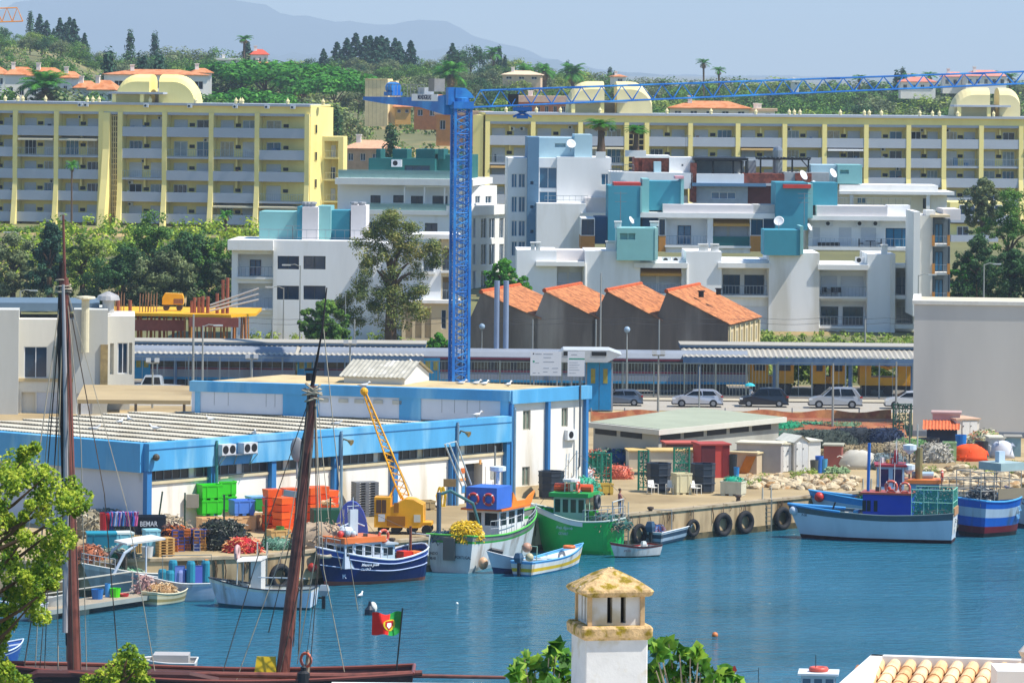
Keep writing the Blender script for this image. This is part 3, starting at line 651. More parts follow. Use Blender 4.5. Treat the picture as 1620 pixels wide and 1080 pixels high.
# stepped lower wing seen past the right end
frT = Fr(W(1500, 352, 610), 6)
for k, (a, b, yt, yb) in enumerate([(1503,1600,318,352),(1503,1575,352,384),(1500,1565,384,420),(1502,1560,420,452)]):
    r = frT.R(a, yt, b, yb); t = thing('stepped_terrace', ['uppermost','second','third','lowest'][k]+' step of the yellow terraces below the long right block', 'building', frT.M @ Vector((r[0], 0, r[2])))
    mb = MB(frT.M); mb.box(r[0], r[1], k*-.0+.0, 9, r[2]-1*(k == 3)*2, r[3]-.2); mb.build('wall', yel, t)
    mb = MB(frT.M); mb.box(r[0]-.1, r[1]+.1, -1.2, 0-.003, r[2], r[2]+1.0); mb.build('balcony_panel', greyb, t)
    for q in (.15, .6): window(frT, t, (r[0]+(r[1]-r[0])*q, r[0]+(r[1]-r[0])*(q+.25), r[2]+.9, r[3]-.5), -.01, 'w')
# ---------------- villas on the hill
villa_w = M('#e6e1d6', .8, .05, .4); roof_o = M('#c98558', .8, .2, 1.2, col2='#b8703f', fac=.45)
def villa(lab, px0, px1, pyr, pyt, pyb, D, wall=None, roofc=None, flat=False, wins=3, arch=False, chim=1, seed=0):
    fr = Fr(W(px0, pyb, D), R2.uniform(-10, 10)); x1 = fr.L(px1, pyb)[0]; zt_ = zof(fr, (px0+px1)/2, pyt); zr_ = zof(fr, (px0+px1)/2, pyr); t = thing('villa', lab, 'house', fr.o); dp = max(6, x1*.6)
    R_ = random.Random(seed+px0); mb = MB(fr.M); n = wins; ww = x1/n; ops = []
    for i in range(n): ops.append((i*ww+ww*.28, i*ww+ww*.72, zt_*.3, zt_*.3+min(1.5, zt_*.45), .3))
    mb.wall(0, x1, -1.6, zt_, ops); mb.box(0, x1, 0, dp, -1.6, zt_, 'f'); mb.build('wall', wall or villa_w, t)
    for o in ops: window(fr, t, o[:4], .28, 'w', 2, gm=R_.choice([glass, dark]))
    mb = MB(fr.M); e = .4
    if flat: mb.box(-e, x1+e, -e, dp+e, zt_, zr_)
    else:
        k = min(x1*.3, dp*.45); a = [(-e,-e),(x1+e,-e),(x1+e,dp+e),(-e,dp+e)]
        mb.box(-e, x1+e, -e, dp+e, zt_, zt_+.12); z = zt_+.123; r0, r1 = (k, dp/2, zr_), (x1-k, dp/2, zr_)
        mb.face((*a[0],z),(*a[1],z),r1,r0); mb.face((*a[1],z),(*a[2],z),r1); mb.face((*a[2],z),(*a[3],z),r0,r1); mb.face((*a[3],z),(*a[0],z),r0)
    o = mb.build('roof', roofc or roof_o, t)
    for c in range(chim):
        x = x1*(.25+.45*c); mb = MB(fr.M); mb.box(x-.35, x+.35, dp*.3, dp*.3+.7, zt_, zr_+.7); mb.box(x-.45, x+.45, dp*.3-.1, dp*.3+.8, zr_+.7, zr_+.85); mb.build('chimney', villa_w, o)
    return t
for a in [('white villa with orange roof at the far left of the villa row',8,60,106,119,165,850,None,None,False,3),('white two storey villa with arched balcony left of the feather palm',44,100,107,121,165,843,None,None,False,3),
    ('white villa wing between the feather palm and the low roofs',96,124,113,124,160,838,None,None,False,2),('low white house with bright orange roof in the villa row',118,150,128,140,165,828,None,None,False,2),('white house with orange roof touching the left dome',140,180,127,143,165,824,None,None,False,3),
    ('orange roofed house at the left picture edge on the hillside',-30,10,106,118,140,880,None,None,False,2),('orange roofed villa hidden behind the twin domes',172,330,110,119,150,870,None,None,False,5),('small pale house with pinkish roof right of the twin domes',305,335,108,116,135,890,None,None,False,2),
    ('white villa with red roof on the ridge at the centre left',398,424,78,87,104,1180,None,M('#c4543a', .8),False,3),('low white house left of the red roofed ridge villa',345,378,92,95,101,1190,None,villa_w,True,2),('pale low house below the red roofed ridge villa',395,430,98,103,112,1170,None,None,False,2),
    ('sand coloured house with flat pale roof on the wooded slope',795,855,112,119,128,1090,M('#d8b795'),M('#e2c3a0'),False,3),('terracotta house half hidden behind the crane slewing unit',655,712,150,168,190,790,M('#cf7f4a'),roof_o,False,3),('long low house with sandy tiled roof above the teal rooftop',545,622,222,236,262,720,M('#b99878'),M('#cf9e7c', .8, .2, 2),False,4),
    ('orange walled house with flat roof behind the left end of the right yellow block',690,770,176,182,215,760,M('#d58a4a'),M('#c9a184'),True,4),('small house with yellow gable below the tan tower',625,650,158,170,182,800,M('#d8a85e'),roof_o,False,2),
    ('long low orange roofed building behind the jib left of the tan domes',818,898,152,162,185,760,M('#c87a50'),M('#e0b59a'),True,6),('orange hip roofed house right of the tan domes',1060,1185,160,172,186,745,M('#e0d2b8'),roof_o,False,5),('pale low roofed house right of the orange hip roofed house',1185,1225,172,176,188,748,None,M('#dcb894'),True,2),
    ('small red roofed house on the falling ridge between the domes and cypresses',972,990,118,122,132,1240,None,None,False,1),('pale villa with pink roof behind the jib on the right ridge',1425,1480,122,130,146,1180,None,M('#cf7d68'),False,4),
    ('pink roofed villa with arches left of the big ridge villa',1492,1530,114,122,138,1185,None,M('#d08a78'),False,3),('big white villa with pink roof highest on the right ridge',1528,1592,111,121,138,1180,None,M('#d08a78'),False,5),('white cube house partly behind the jib at the middle of the hill',1255,1264,128,130,136,1200,None,villa_w,True,1),
    ('pale sandy roofed house low on the right woods',1196,1222,172,176,188,790,None,M('#dcb894'),True,2)]:
    villa(*a)
# bare slope patches of earth
# tan timber clad tower
t = thing('timber_tower', 'tan block tower clad in vertical boards behind the crane counter jib', 'tower', W(601, 186, 800)); fr = Fr(W(577, 186, 800), -8)
r = fr.R(577, 126, 612, 186); mb = MB(fr.M); cl = M('#e6cf9c', .85, .12, .8); x = 0
while x < r[1]-.1: mb.box(x, x+.62, 0, 5, -1.5, r[3]); x += .66
mb.box(r[1], r[1]+1.2, 2, 5, -1.5, r[3]-.2); mb.box(-.1, r[1]+.1, -.1, 5.1, r[3], r[3]+.12); mb.build('boards', cl, t)
mb = MB(fr.M); mb.box(.02, r[1]-.1, .06, 4.9, -1.4, r[3]-.05); mb.build('core', M('#8d7550'), t)
# orange crane far left
t = thing('orange_crane', 'tip of an orange lattice jib over the trees at the top left corner', 'crane', W(-200, 36, 900)); mb = MB(); D = 900
bot = [W(px, 35-px*.03, D) for px in (-260, 36)]; 
def lattice(mb, A, B, w_, h_, n, r1, r2, up=Vector((0,0,1)), tp=1):
    """triangular truss: two bottom chords, one top chord"""
    A, B = Vector(A), Vector(B); d = (B-A).normalized(); s_ = d.cross(up).normalized(); u = s_.cross(d).normalized()
    P = [[A.lerp(B, i/n)+s_*w_/2 for i in range(n+1)], [A.lerp(B, i/n)-s_*w_/2 for i in range(n+1)], [A.lerp(B, (i+.5)/n)+u*h_*(1+(tp-1)*i/n) for i in range(n)]]
    mb.tube([P[0][0], P[0][-1]], r1, 4); mb.tube([P[1][0], P[1][-1]], r1, 4); mb.tube([P[2][0], P[2][-1]], r1, 4)
    for i in range(n):
        for q in (0, 1): mb.tube([P[q][i], P[2][i]], r2, 4); mb.tube([P[2][i], P[q][i+1]], r2, 4)
        mb.tube([P[0][i], P[1][i]], r2, 4)
orange = M('#e08a1e', .5, .08, 1)
lattice(mb, bot[0], bot[1]+Vector((0,0,0)), 1.3, 2.6, 18, .12, .06); mb.build('jib', orange, t)
mb = MB(); p = W(-200, 36, D); mb.tube([p, (p.x, p.y, 10)], .6, 4); mb.build('mast', orange, t)
# ---------------------------------------------------------------- white and teal flats in the middle distance
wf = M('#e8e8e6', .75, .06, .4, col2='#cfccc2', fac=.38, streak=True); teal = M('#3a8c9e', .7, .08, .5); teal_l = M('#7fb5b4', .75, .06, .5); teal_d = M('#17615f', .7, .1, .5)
slate = M('#5a7f9c', .7, .07, .4); ice = M('#a5c3cc', .75, .05, .4); navy = M('#1c4f74', .7, .08, .6); ochre = M('#b77c33', .75, .12, 1); brick = M('#8d4a38', .85, .2, 4, col2='#6f3a2e', fac=.5); pinkw = M('#d6d0ce', .8, .06, .5)
red_s = M('#c0392b', .6); cream = M('#cdbb98', .8, .08, .5); dframe = M('#20303a', .4); gold = M('#b98a3c', .8, .1, 6)
def blk(t, fr, x0, y0, x1, y1, y=0.0, dep=8.0, mat=None, ops=(), name='wall', zb=None, base=None):
    a, b, c, d = fr.R(x0, y0, x1, y1, y); mat = mat or wf
    if base is not None: c = base
    mb = MB(fr.M); oo = []
    for o in ops:
        q = fr.R(*o[:4], y); dp = {'w': .2, 's': .15, 'l': 1.7, 'n': .4, 'd': .2}[o[4]]; oo.append((max(q[0], a+.01), min(q[1], b-.01), max(q[2], c+.01), min(q[3], d-.01), dp))
    mb.wall(a, b, c, d, oo, y); mb.box(a, b, y, y+dep, c, d, 'f'); wl = mb.build(name, mat, t)
    for o, q in zip(ops, oo):
        k = o[4]; ex = o[5] if len(o) > 5 else ''
        if k == 'w': window(fr, t, q[:4], y+.17, 'w', max(2, int((q[1]-q[0])/.8)), dframe if 'd' in ex else frame_w, glass_b if 'b' in ex else glass)
        elif k == 's': window(fr, t, q[:4], y+.14, 's')
        elif k == 'd': window(fr, t, q[:4], y+.17, 'w', 1, frame_w, glass)
        elif k == 'l':
            w_ = q[1]-q[0]; h_ = q[3]-q[2]; yy = y+1.68; z0 = q[2]
            if 'o' in ex:
                for u, v in ((.05,.42),(.52,.95)): window(fr, t, (q[0]+u*w_, q[0]+v*w_, z0+.02, z0+h_*.74), yy, 'w', 3, dframe, glass)
            elif 'W' in ex: window(fr, t, (q[0]+.3*w_, q[0]+.62*w_, z0+.02, z0+h_*.72), yy, 'w', 2, dframe, glass_b)
            else:
                for u, v in ((.06,.4),(.48,.96)): window(fr, t, (q[0]+u*w_, q[0]+v*w_, z0+.02, z0+h_*.74), yy, 's')
            if 'r' in ex: railing(fr, t, q[0], q[1], y+.03, z0, 1.0, gap=.35)
            if 'p' in ex: mb = MB(fr.M); mb.box(q[0], q[1], y-.02, y+.06, z0, z0+1.0); mb.build('balcony_panel', teal_d, t)
            if 'g' in ex: mb = MB(fr.M); mb.face((q[0], y+1.5, q[3]-.05), (q[1], y+1.5, q[3]-.05), (q[1], y-.25, q[3]-.55), (q[0], y-.25, q[3]-.55)); mb.face((q[0], y-.25, q[3]-.55), (q[1], y-.25, q[3]-.55), (q[1], y-.25, q[3]-.8), (q[0], y-.25, q[3]-.8)); mb.build('awning', gold, t)
            if 'f' in ex:
                mb = MB(fr.M)
                for u in (.12, .3, .42): x = q[0]+u*w_; mb.box(x-.25, x+.25, y+.5, y+.95, z0+.4, z0+.46); mb.box(x-.25, x+.25, y+.93, y+.98, z0+.4, z0+.9); [mb.box(x+e-.02, x+e+.02, y+.6, y+.64, z0, z0+.4) for e in (-.2, .2)]
                mb.box(q[0]+.15*w_, q[0]+.27*w_, y+.5, y+1.1, z0+.68, z0+.72); mb.build('balcony_furniture', dark, t)
            mb = MB(fr.M); mb.box(q[0]-.15, q[1]+.15, y-.35, y-.003, z0-.22, z0); mb.build('balcony_ledge', white, t)
    return (a, b, c, d)
def slab(t, fr, x0, y0, x1, y1, y=-.4, dep=2, mat=None, name='roof_slab'):
    a, b, c, d = fr.R(x0, y0, x1, y1, y); mb = MB(fr.M); mb.box(a, b, y, y+dep, c, d); return mb.build(name, mat or white, t)
def tower(lab, D, px0, px1, pb, rz=0, name='apartment_building', cat='apartment building', zb=None):
    fr = Fr(W(px0, pb, D), rz); return thing(name, lab, cat, fr.o), fr
# A left flats
t, fr = tower('white flats with four wide dark blue windows at the left of the eucalyptus', 463, 360, 590, 540, -3)
blk(t, fr, 432, 381, 590, 540, 0, 10, ops=[(439,405,473,426,'w','d'),(480,405,515,426,'w','d'),(438,452,473,474,'w','d'),(480,452,515,474,'w','d')])
blk(t, fr, 366, 396, 432, 540, .5, 9, ops=[(376,402,431,438,'l','Wr'),(376,448,431,487,'l','r'),(376,497,431,530,'n')])
slab(t, fr, 360, 380, 432, 396, -.6, 10); slab(t, fr, 590, 398, 592, 540, 0, 9, wf, 'end_wall')
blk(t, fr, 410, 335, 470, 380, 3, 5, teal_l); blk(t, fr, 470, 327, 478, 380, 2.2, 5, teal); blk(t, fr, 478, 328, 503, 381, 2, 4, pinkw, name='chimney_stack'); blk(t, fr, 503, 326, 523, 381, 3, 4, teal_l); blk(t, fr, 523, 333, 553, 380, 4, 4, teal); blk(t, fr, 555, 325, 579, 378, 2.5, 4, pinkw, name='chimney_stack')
mb = MB(fr.M)
for px in (482, 488, 494, 560, 572): x, z = fr.L(px, 328, 3); mb.lathe((x, 3.5, z), [(.3,0),(.3,.3),(.45,.35),(.4,.5),(.05,.55)], 8)
mb.build('chimney_caps', greym, t); a = fr.R(410, 378, 590, 381, 0); railing(fr, t, a[0], a[1], .15, a[3], .9, gap=.9)
# B cream garages right of the tree
t, fr = tower('white and cream flats half hidden by the eucalyptus and the crane mast', 458, 590, 708, 540, 3)
blk(t, fr, 590, 385, 667, 540, 3, 6); blk(t, fr, 667, 393, 698, 480, 1, 8, wf, [(670,410,686,430,'l','r')]); blk(t, fr, 698, 378, 727, 480, 1, 8, cream, [(700,393,712,428,'l','r'),(700,438,712,475,'l','r')])
blk(t, fr, 636, 480, 727, 541, 0, 9, cream, [(642,488,652,535,'n'),(657,488,667,535,'n'),(672,488,682,535,'n'),(698,490,706,520,'d')])
slab(t, fr, 632, 475, 730, 480, -.3, 9, white); slab(t, fr, 636, 371, 730, 378, .5, 8, white)
# C back white building with teal penthouse, its lit flank on the right
t, fr = tower('long white flats with dark teal penthouse and glass terrace behind the crane', 540, 530, 745, 470, -9)
blk(t, fr, 534, 292, 744, 338, 2.2, 10, ops=[(586,309,602,335,'w','d'),(622,309,639,321,'w','d'),(650,310,669,335,'w','d'),(684,310,708,335,'w','d'),(560,336,561,337,'n')])
blk(t, fr, 534, 338, 745, 520, 0, 12, ops=[(584,351,598,368,'w','d'),(672,353,692,370,'w','d'),(640,353,655,370,'w','d'),(690,395,705,412,'w'),(540,400,560,420,'w'),(540,352,558,370,'w','d')])
slab(t, fr, 530, 283, 748, 293, -.2, 14); slab(t, fr, 560, 333, 747, 340, -.3, 3)
a = fr.R(535, 270, 745, 284, 0); railing(fr, t, a[0], a[1], .1, a[2], 1.05, M('#8fb3ad', .2, .1, 1), 1, True, 'glass_railing')
a = fr.R(580, 322, 745, 336, 0); railing(fr, t, a[0], a[1], -.1, a[2], 1.0, M('#7fa09c', .2, .1, 1), 1, True, 'glass_railing')
mb = MB(fr.M); x0, x1, z0, z1 = fr.R(640, 294, 735, 336, .2)
for i in range(4): x = x0+(x1-x0)*i/3; mb.box(x-.08, x+.08, .1, .26, z0, z1)
mb.box(x0-.1, x1+.1, .1, 2.4, z1-.15, z1); mb.build('pergola', white, t)
blk(t, fr, 583, 251, 688, 284, 4, 6, teal_d, [(640,262,680,283,'w','d')]); acunit(fr, t, fr.L(628, 260, 4)[0], 4, fr.L(628, 264, 4)[1], 1.5)
for a_, b_2 in ((595,602),(621,644),(658,688),(693,702)): blk(t, fr, a_, 236, b_2, 252, 5, 3, teal_d, name='roof_pillar')
blk(t, fr, 688, 245, 745, 284, 6, 5, teal_d)
fs = Fr(fr.M @ Vector((fr.L(745, 400)[0], 0, 0)), 63)
blk(t, fs, 745.5, 340, 803, 530, 0, .5, M('#e2e0da', .75, .05, .3), [(a_, c_, b_2, d_, 'w') for (c_, d_) in ((345,377),(386,419),(428,461),(470,500)) for (a_, b_2) in ((748,753),(761,770),(774,783),(790,797))], 'flank_wall')
slab(t, fs, 743, 325, 807, 340, -.3, 3, white, 'terrace_parapet'); blk(t, fs, 745, 294, 786, 326, 1.5, 1, M('#e2e0da', .75, .05, .3), [(752,310,760,322,'w'),(768,310,778,322,'w')], 'penthouse_flank')
# D slate blue tower
t, fr = tower('white block with tall slate blue pier and pale blue rooftop box', 530, 800, 966, 420, 2)
blk(t, fr, 803, 250, 834, 430, 1, 10, ops=[(a_, c_, b_2, d_, 'w', 'b') for c_, d_ in ((275,297),(311,336),(349,374),(382,405)) for a_, b_2 in ((809,818),(820,831))])
blk(t, fr, 834, 217, 852, 430, -.4, 8, slate, [(839,287,844,292,'n'),(839,325,844,330,'n'),(839,364,844,369,'n')], 'pier')
blk(t, fr, 852, 218, 909, 251, 2, 8, ice, [(878,227,895,233,'n')], 'roof_box'); blk(t, fr, 909, 213, 937, 251, 1, 6, ice, name='roof_box')
blk(t, fr, 852, 250, 882, 330, .5, 8, wf, [(853,265,881,298,'w','b'),(853,303,881,325,'w','b')]); blk(t, fr, 881, 249, 967, 322, 0, 9, wf, [(951,275,965,293,'w','b')]); blk(t, fr, 849, 322, 927, 400, -3, 8, wf)
blk(t, fr, 926, 313, 962, 337, -2, 4, pinkw, name='terrace_box'); slab(t, fr, 920, 337, 964, 343, -4, 4, white)
a = fr.R(862, 318, 930, 322, -3); railing(fr, t, a[0], a[1], -2.8, a[3], .6, gap=.6)
dish('white dish on the pale blue rooftop box left of the palms', W(903, 240, 527), .55)
# F second row
t, fr = tower('white flats with teal stair towers and ochre window panels in the second row', 505, 919, 1445, 420, 1)
for x0, x1 in ((919,941),(1042,1053),(1187,1208)):
    blk(t, fr, x0, 345, x1, 373, -.2, 6, wf, [(x0+1,347,x1-1,372,'w','d')], 'bay_window'); blk(t, fr, x0, 373, x1, 394 if x0 < 1000 else 398, -.25, 6, ochre, name='ochre_panel')
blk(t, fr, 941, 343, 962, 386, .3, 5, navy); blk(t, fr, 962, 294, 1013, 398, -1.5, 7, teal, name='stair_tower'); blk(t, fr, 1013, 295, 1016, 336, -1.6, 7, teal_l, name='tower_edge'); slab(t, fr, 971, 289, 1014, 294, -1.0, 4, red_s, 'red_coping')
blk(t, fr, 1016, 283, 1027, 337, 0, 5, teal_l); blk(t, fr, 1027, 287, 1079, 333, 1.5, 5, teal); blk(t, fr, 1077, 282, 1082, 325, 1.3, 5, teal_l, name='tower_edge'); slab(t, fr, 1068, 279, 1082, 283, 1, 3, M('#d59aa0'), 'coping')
slab(t, fr, 1007, 337, 1226, 345, -.6, 7); blk(t, fr, 1049, 324, 1192, 337, -.2, 5, pinkw, name='terrace_parapet'); blk(t, fr, 1192, 324, 1228, 338, -.2, 4, M('#bdb9b2', .8), name='terrace_parapet')
blk(t, fr, 1016, 345, 1042, 398, 1, 5, navy)
blk(t, fr, 1053, 345, 1187, 400, 0, 7, wf, [(1054,346,1119,388,'l','Wr'),(1128,346,1186,389,'l','gp')])
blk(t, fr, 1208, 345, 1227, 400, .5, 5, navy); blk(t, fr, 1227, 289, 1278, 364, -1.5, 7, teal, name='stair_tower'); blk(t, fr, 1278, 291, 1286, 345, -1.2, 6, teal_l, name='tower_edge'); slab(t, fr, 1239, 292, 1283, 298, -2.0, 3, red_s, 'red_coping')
blk(t, fr, 1286, 289, 1325, 325, 1.5, 4, teal); blk(t, fr, 1279, 349, 1444, 398, 1.3, 7, wf, [(1286,360,1297,391,'s'),(1327,360,1347,391,'s'),(1362,360,1386,391,'s'),(1401,361,1440,392,'w','db')])
slab(t, fr, 1276, 342, 1446, 349, -.5, 8); blk(t, fr, 1292, 326, 1404, 342, -.2, 5, pinkw, name='terrace_parapet'); slab(t, fr, 1279, 391, 1446, 396, -.4, 2, white, 'balcony_slab'); a = fr.R(1279, 378, 1443, 391, -.3); railing(fr, t, a[0], a[1], -.3, a[2], .95, gap=.45)
for px in (1311, 1361, 1386): acunit(fr, t, fr.L(px, 355, 1.3)[0], 1.3, fr.L(px, 358, 1.3)[1], 1.1)
mb = MB(fr.M)
for px in (1297,1304,1311,1318,1325): x, z = fr.L(px, 391, .5); mb.box(x-.22, x+.22, .3, .8, z, z+.5)
for px in (1362, 1391): x, z = fr.L(px, 391, .5); mb.box(x-.25, x+.25, .3, .8, z+.35, z+.45); mb.box(x-.25 if px < 1370 else x+.15, x-.15 if px < 1370 else x+.25, .3, .8, z, z+.9)
x, z = fr.L(1377, 391, .5); mb.box(x-.5, x+.5, .3, .9, z+.6, z+.68); mb.box(x-.05, x+.05, .5, .6, z, z+.6); mb.build('balcony_furniture', dark, t)
blk(t, fr, 1404, 325, 1440, 343, 2, 3, wf, name='terrace_hut')
# G top back row
t, fr = tower('topmost terraces of the flats with brick huts, pergola and pale teal box', 522, 966, 1500, 330, 1)
blk(t, fr, 966, 273, 1096, 298, 0, 8, wf, name='terrace_parapet'); a = fr.R(966, 262, 1003, 273, 0); railing(fr, t, a[0], a[1], .1, a[2], .9, gap=.3)
blk(t, fr, 1003, 248, 1060, 273, 3, 5, brick, [(1010,254,1016,272,'n')]); slab(t, fr, 1004, 246, 1060, 250, 2.5, 5); blk(t, fr, 1059, 249, 1099, 273, 2, 5, wf, [(1078,260,1081,263,'n')]); blk(t, fr, 1035, 256, 1046, 273, 1, 2, ice)
blk(t, fr, 1099, 255, 1177, 276, 4, 4, M('#8e979c', .8)); slab(t, fr, 1097, 250, 1184, 254, 0, 8, dark, 'pergola_roof')
mb = MB(fr.M)
for px in (1101, 1128, 1160, 1173, 1180): x, z = fr.L(px, 275, .5); mb.box(x-.1, x+.1, .4, .6, z, z+1.4)
mb.build('pergola_post', dark, t)
blk(t, fr, 1093, 258, 1102, 320, 0, 3, brick, name='brick_pier'); blk(t, fr, 1102, 275, 1177, 290, -.2, 7, wf, name='terrace_parapet'); slab(t, fr, 1095, 290, 1212, 295, -.6, 7, slate, 'painted_slab_shadow')  # slate slab under the parapet is its shadow, painted blue-grey
blk(t, fr, 1097, 295, 1183, 322, .6, 7, M('#aab3bb', .8), [(1125,304,1164,315,'w','b')]); blk(t, fr, 1177, 275, 1241, 290, 0, 6, brick, name='brick_parapet'); blk(t, fr, 1183, 296, 1226, 325, 1, 6, M('#6b3a36', .8, .15, 2))
blk(t, fr, 1184, 254, 1196, 275, 3, 3, M('#8e979c', .8)); 
mb = MB(fr.M); x0, x1, z0, z1 = fr.R(1199, 251, 1282, 275, 1)
for y in (1, 4.5): mb.box(x0, x1, y, y+.12, z1-.15, z1)
for i in range(14): x = x0+(x1-x0)*i/13; mb.box(x-.05, x+.05, .6, 5, z1, z1+.12)
for x in (x0+.3, x1-.2, x1-2): mb.box(x-.09, x+.09, 1, 1.18, z0-.4, z1-.15)
mb.tube([(x1-.2,1.05,z1-1),(x1-1,1.05,z1-.1)], .06); mb.build('wooden_pergola', dark, t)
blk(t, fr, 1283, 261, 1332, 290, 2, 5, ice, name='teal_hut'); blk(t, fr, 1325, 261, 1364, 291, 1, 5, teal_l, [(1329,269,1343,275,'n')], 'teal_hut'); blk(t, fr, 1240, 273, 1312, 292, .2, 4, M('#a3a7a8', .8)); blk(t, fr, 1258, 274, 1284, 288, 0, 3, brick, name='brick_parapet')
mb = MB(fr.M); x, z = fr.L(1230, 275, 3); mb.lathe((x, 3, z), [(.55,0),(.55,2.6),(.45,2.9),(.1,3.1)], 12); mb.build('steel_flue', M('#8d9296', .3, .1, metal=.5), t)
blk(t, fr, 1328, 293, 1484, 303, 1, 7, white, name='roof_band'); slab(t, fr, 1328, 303, 1510, 308, -.5, 9); blk(t, fr, 1328, 308, 1480, 340, 3, 5, wf, [(1356,312,1370,322,'w','b'),(1460,314,1470,330,'w','d')])
mb = MB(fr.M)
for px in (1347, 1468): x, z = fr.L(px, 308); mb.box(x-.2, x+.2, -.3, .1, z-3, z)
mb.build('roof_post', white, t); blk(t, fr, 1472, 308, 1498, 335, 1, 5, white)
a = fr.R(1325, 317, 1440, 326, -1); railing(fr, t, a[0], a[1], -1, a[2], .9, gap=.8)
# E front row
t, fr = tower('wide white front row of flats with deep balconies behind the saw tooth sheds', 484, 817, 1444, 548, 1)
blk(t, fr, 817, 396, 880, 548, 0, 9, wf, name='wall'); blk(t, fr, 880, 415, 928, 548, .0, 9, wf, [(852+30,421,923,463,'l','r')]) if 0 else None
blk(t, fr, 880, 415, 925, 548, .003, 9, wf, [(881,421,922,463,'l','r'),(881,480,922,515,'l','r')]); slab(t, fr, 848, 414, 925, 421, -.7, 3, white, 'canopy')
mb = MB(fr.M)
blk(t, fr, 925, 397, 1012, 548, -.4, 9, wf); blk(t, fr, 1012, 412, 1085, 548, .2, 9, wf, [(1013,424,1078,464,'l','gr'),(1013,480,1078,512,'l','r')]); slab(t, fr, 1003, 416, 1088, 424, -.7, 3, white, 'canopy')
blk(t, fr, 1085, 398, 1141, 548, -.4, 9, wf); blk(t, fr, 1141, 412, 1216, 548, .2, 9, wf, [(1142,425,1214,467,'l','or'),(1160,484,1214,512,'s')]); slab(t, fr, 1136, 416, 1218, 424, -.7, 3, white, 'canopy')
blk(t, fr, 1216, 400, 1296, 548, -.4, 9, wf); blk(t, fr, 1296, 418, 1372, 548, .2, 9, wf, [(1297,427,1371,469,'l','rf'),(1297,476,1371,516,'l','or'),(1297,523,1308,531,'n'),(1312,523,1323,531,'n'),(1327,523,1338,531,'n')]); slab(t, fr, 1294, 419, 1374, 427, -.7, 3, white, 'canopy')
blk(t, fr, 1372, 402, 1412, 548, -.4, 9, wf); slab(t, fr, 1409, 402, 1416, 548, -.9, 5, white, 'corner_fin'); blk(t, fr, 1416, 421, 1446, 548, 2, 6, wf, [(1418,430,1444,467,'l','r'),(1418,478,1444,515,'l','r')])
for a_ in ((1416,418,1446,424),(1416,467,1446,473),(1416,513,1446,520)): slab(t, fr, *a_, -.5, 3, white, 'balcony_slab')
for px, y0, y1 in ((926,417,470),(1087,417,470)): x, z = fr.L(px, y1, -.5); x2, z2 = fr.L(px, y0, -.5); mb.tube([(x, -.5, z-3), (x2, -.5, z2)], .12, 6)
mb.build('downpipe', white, t)
for px in (1055, 1071, 1361): acunit(fr, t, fr.L(px, 415)[0], .6, fr.L(px, 417)[1], 1.2)
slab(t, fr, 870, 396, 930, 415, 2, 5, pinkw, 'terrace_wall')
blk(t, fr, 976, 361, 1036, 412, -1.2, 5, teal_l, [(981,369,993,379,'n'),(994,369,1005,379,'n')], 'roof_hut'); slab(t, fr, 1036, 361, 1041, 411, -1.25, 5, M('#9fcac4', .8), 'hut_edge'); slab(t, fr, 1209, 364, 1266, 404, -1.2, 5, teal, 'roof_hut'); slab(t, fr, 1266, 358, 1271, 402, -1.3, 5, teal_l, 'hut_edge')
for x0, x1, y0, y1 in ((972,984,350,361),(1028,1043,350,358),(958,975,381,398),(1105,1121,386,398),(1124,1138,386,398),(839,847,383,396),(847,856,383,396),(1250,1268,385,402),(1394,1405,387,402)):
    slab(t, fr, x0+1, y0+3, x1-1, y1, 0, .8, white, 'chimney'); slab(t, fr, x0, y0, x1, y0+2, -.1, 1, white, 'chimney_cap')
for px, py, lab, r in ((998,359,'upright white dish on the pale teal roof hut',.6),(1232,363,'round dish on the dark teal roof hut',.75),(1280,370,'dish seen edge on at the right of the dark teal roof hut',.6)):
    dish(lab, W(px, py, 482), r*.72, 1.1 if r == .6 else -.2)
for px, py, lab, r in ((1270,291,'tall white dish on the back terrace beside the brick parapet',.9),(1317,287,'large dish left of the pale teal hut',.85),(1288,300,'dish beside the red coping of the right teal tower',.6)):
    dish(lab, W(px, py, 512), r*.66, .9)
# H right end
t, fr = tower('tall white end block with ochre posts and stacked dark framed balconies', 478, 1445, 1503, 500, 1)
blk(t, fr, 1445, 335, 1455, 500, -1.5, 8, white, name='end_fin'); blk(t, fr, 1455, 341, 1475, 500, 0, 9, M('#c9c8c2', .8, .05, .5)); slab(t, fr, 1465, 333, 1480, 341, 0, 3, white, 'roof_box'); slab(t, fr, 1472, 340, 1503, 344, -.4, 9, cream, 'coping')
slab(t, fr, 1492, 331, 1520, 348, 3, 6, pinkw, 'terrace_box')
for y0, y1 in ((346,386),(390,431),(434,476)):
    blk(t, fr, 1475, y0, 1503, y1, 2.2, 4, M('#59646b', .5), [(1479,y0+8,1492,y1-2,'w','db')], 'balcony_back'); slab(t, fr, 1474, y1, 1500, y1+4, 0, 5, white, 'balcony_slab')
    for x0 in (1475, 1499): slab(t, fr, x0, y1-14, x0+4, y1+3, -.3, .4, ochre, 'ochre_post'); slab(t, fr, x0+1, y0, x0+3, y1-14, -.3, .2, dframe, 'frame_post')
    a = fr.R(1479, y1-10, 1499, y1, 0); railing(fr, t, a[0], a[1], .1, a[2], .8, gap=.4)
slab(t, fr, 1475, 476, 1503, 500, .5, 6, M('#c9c8c2', .8), 'wall')
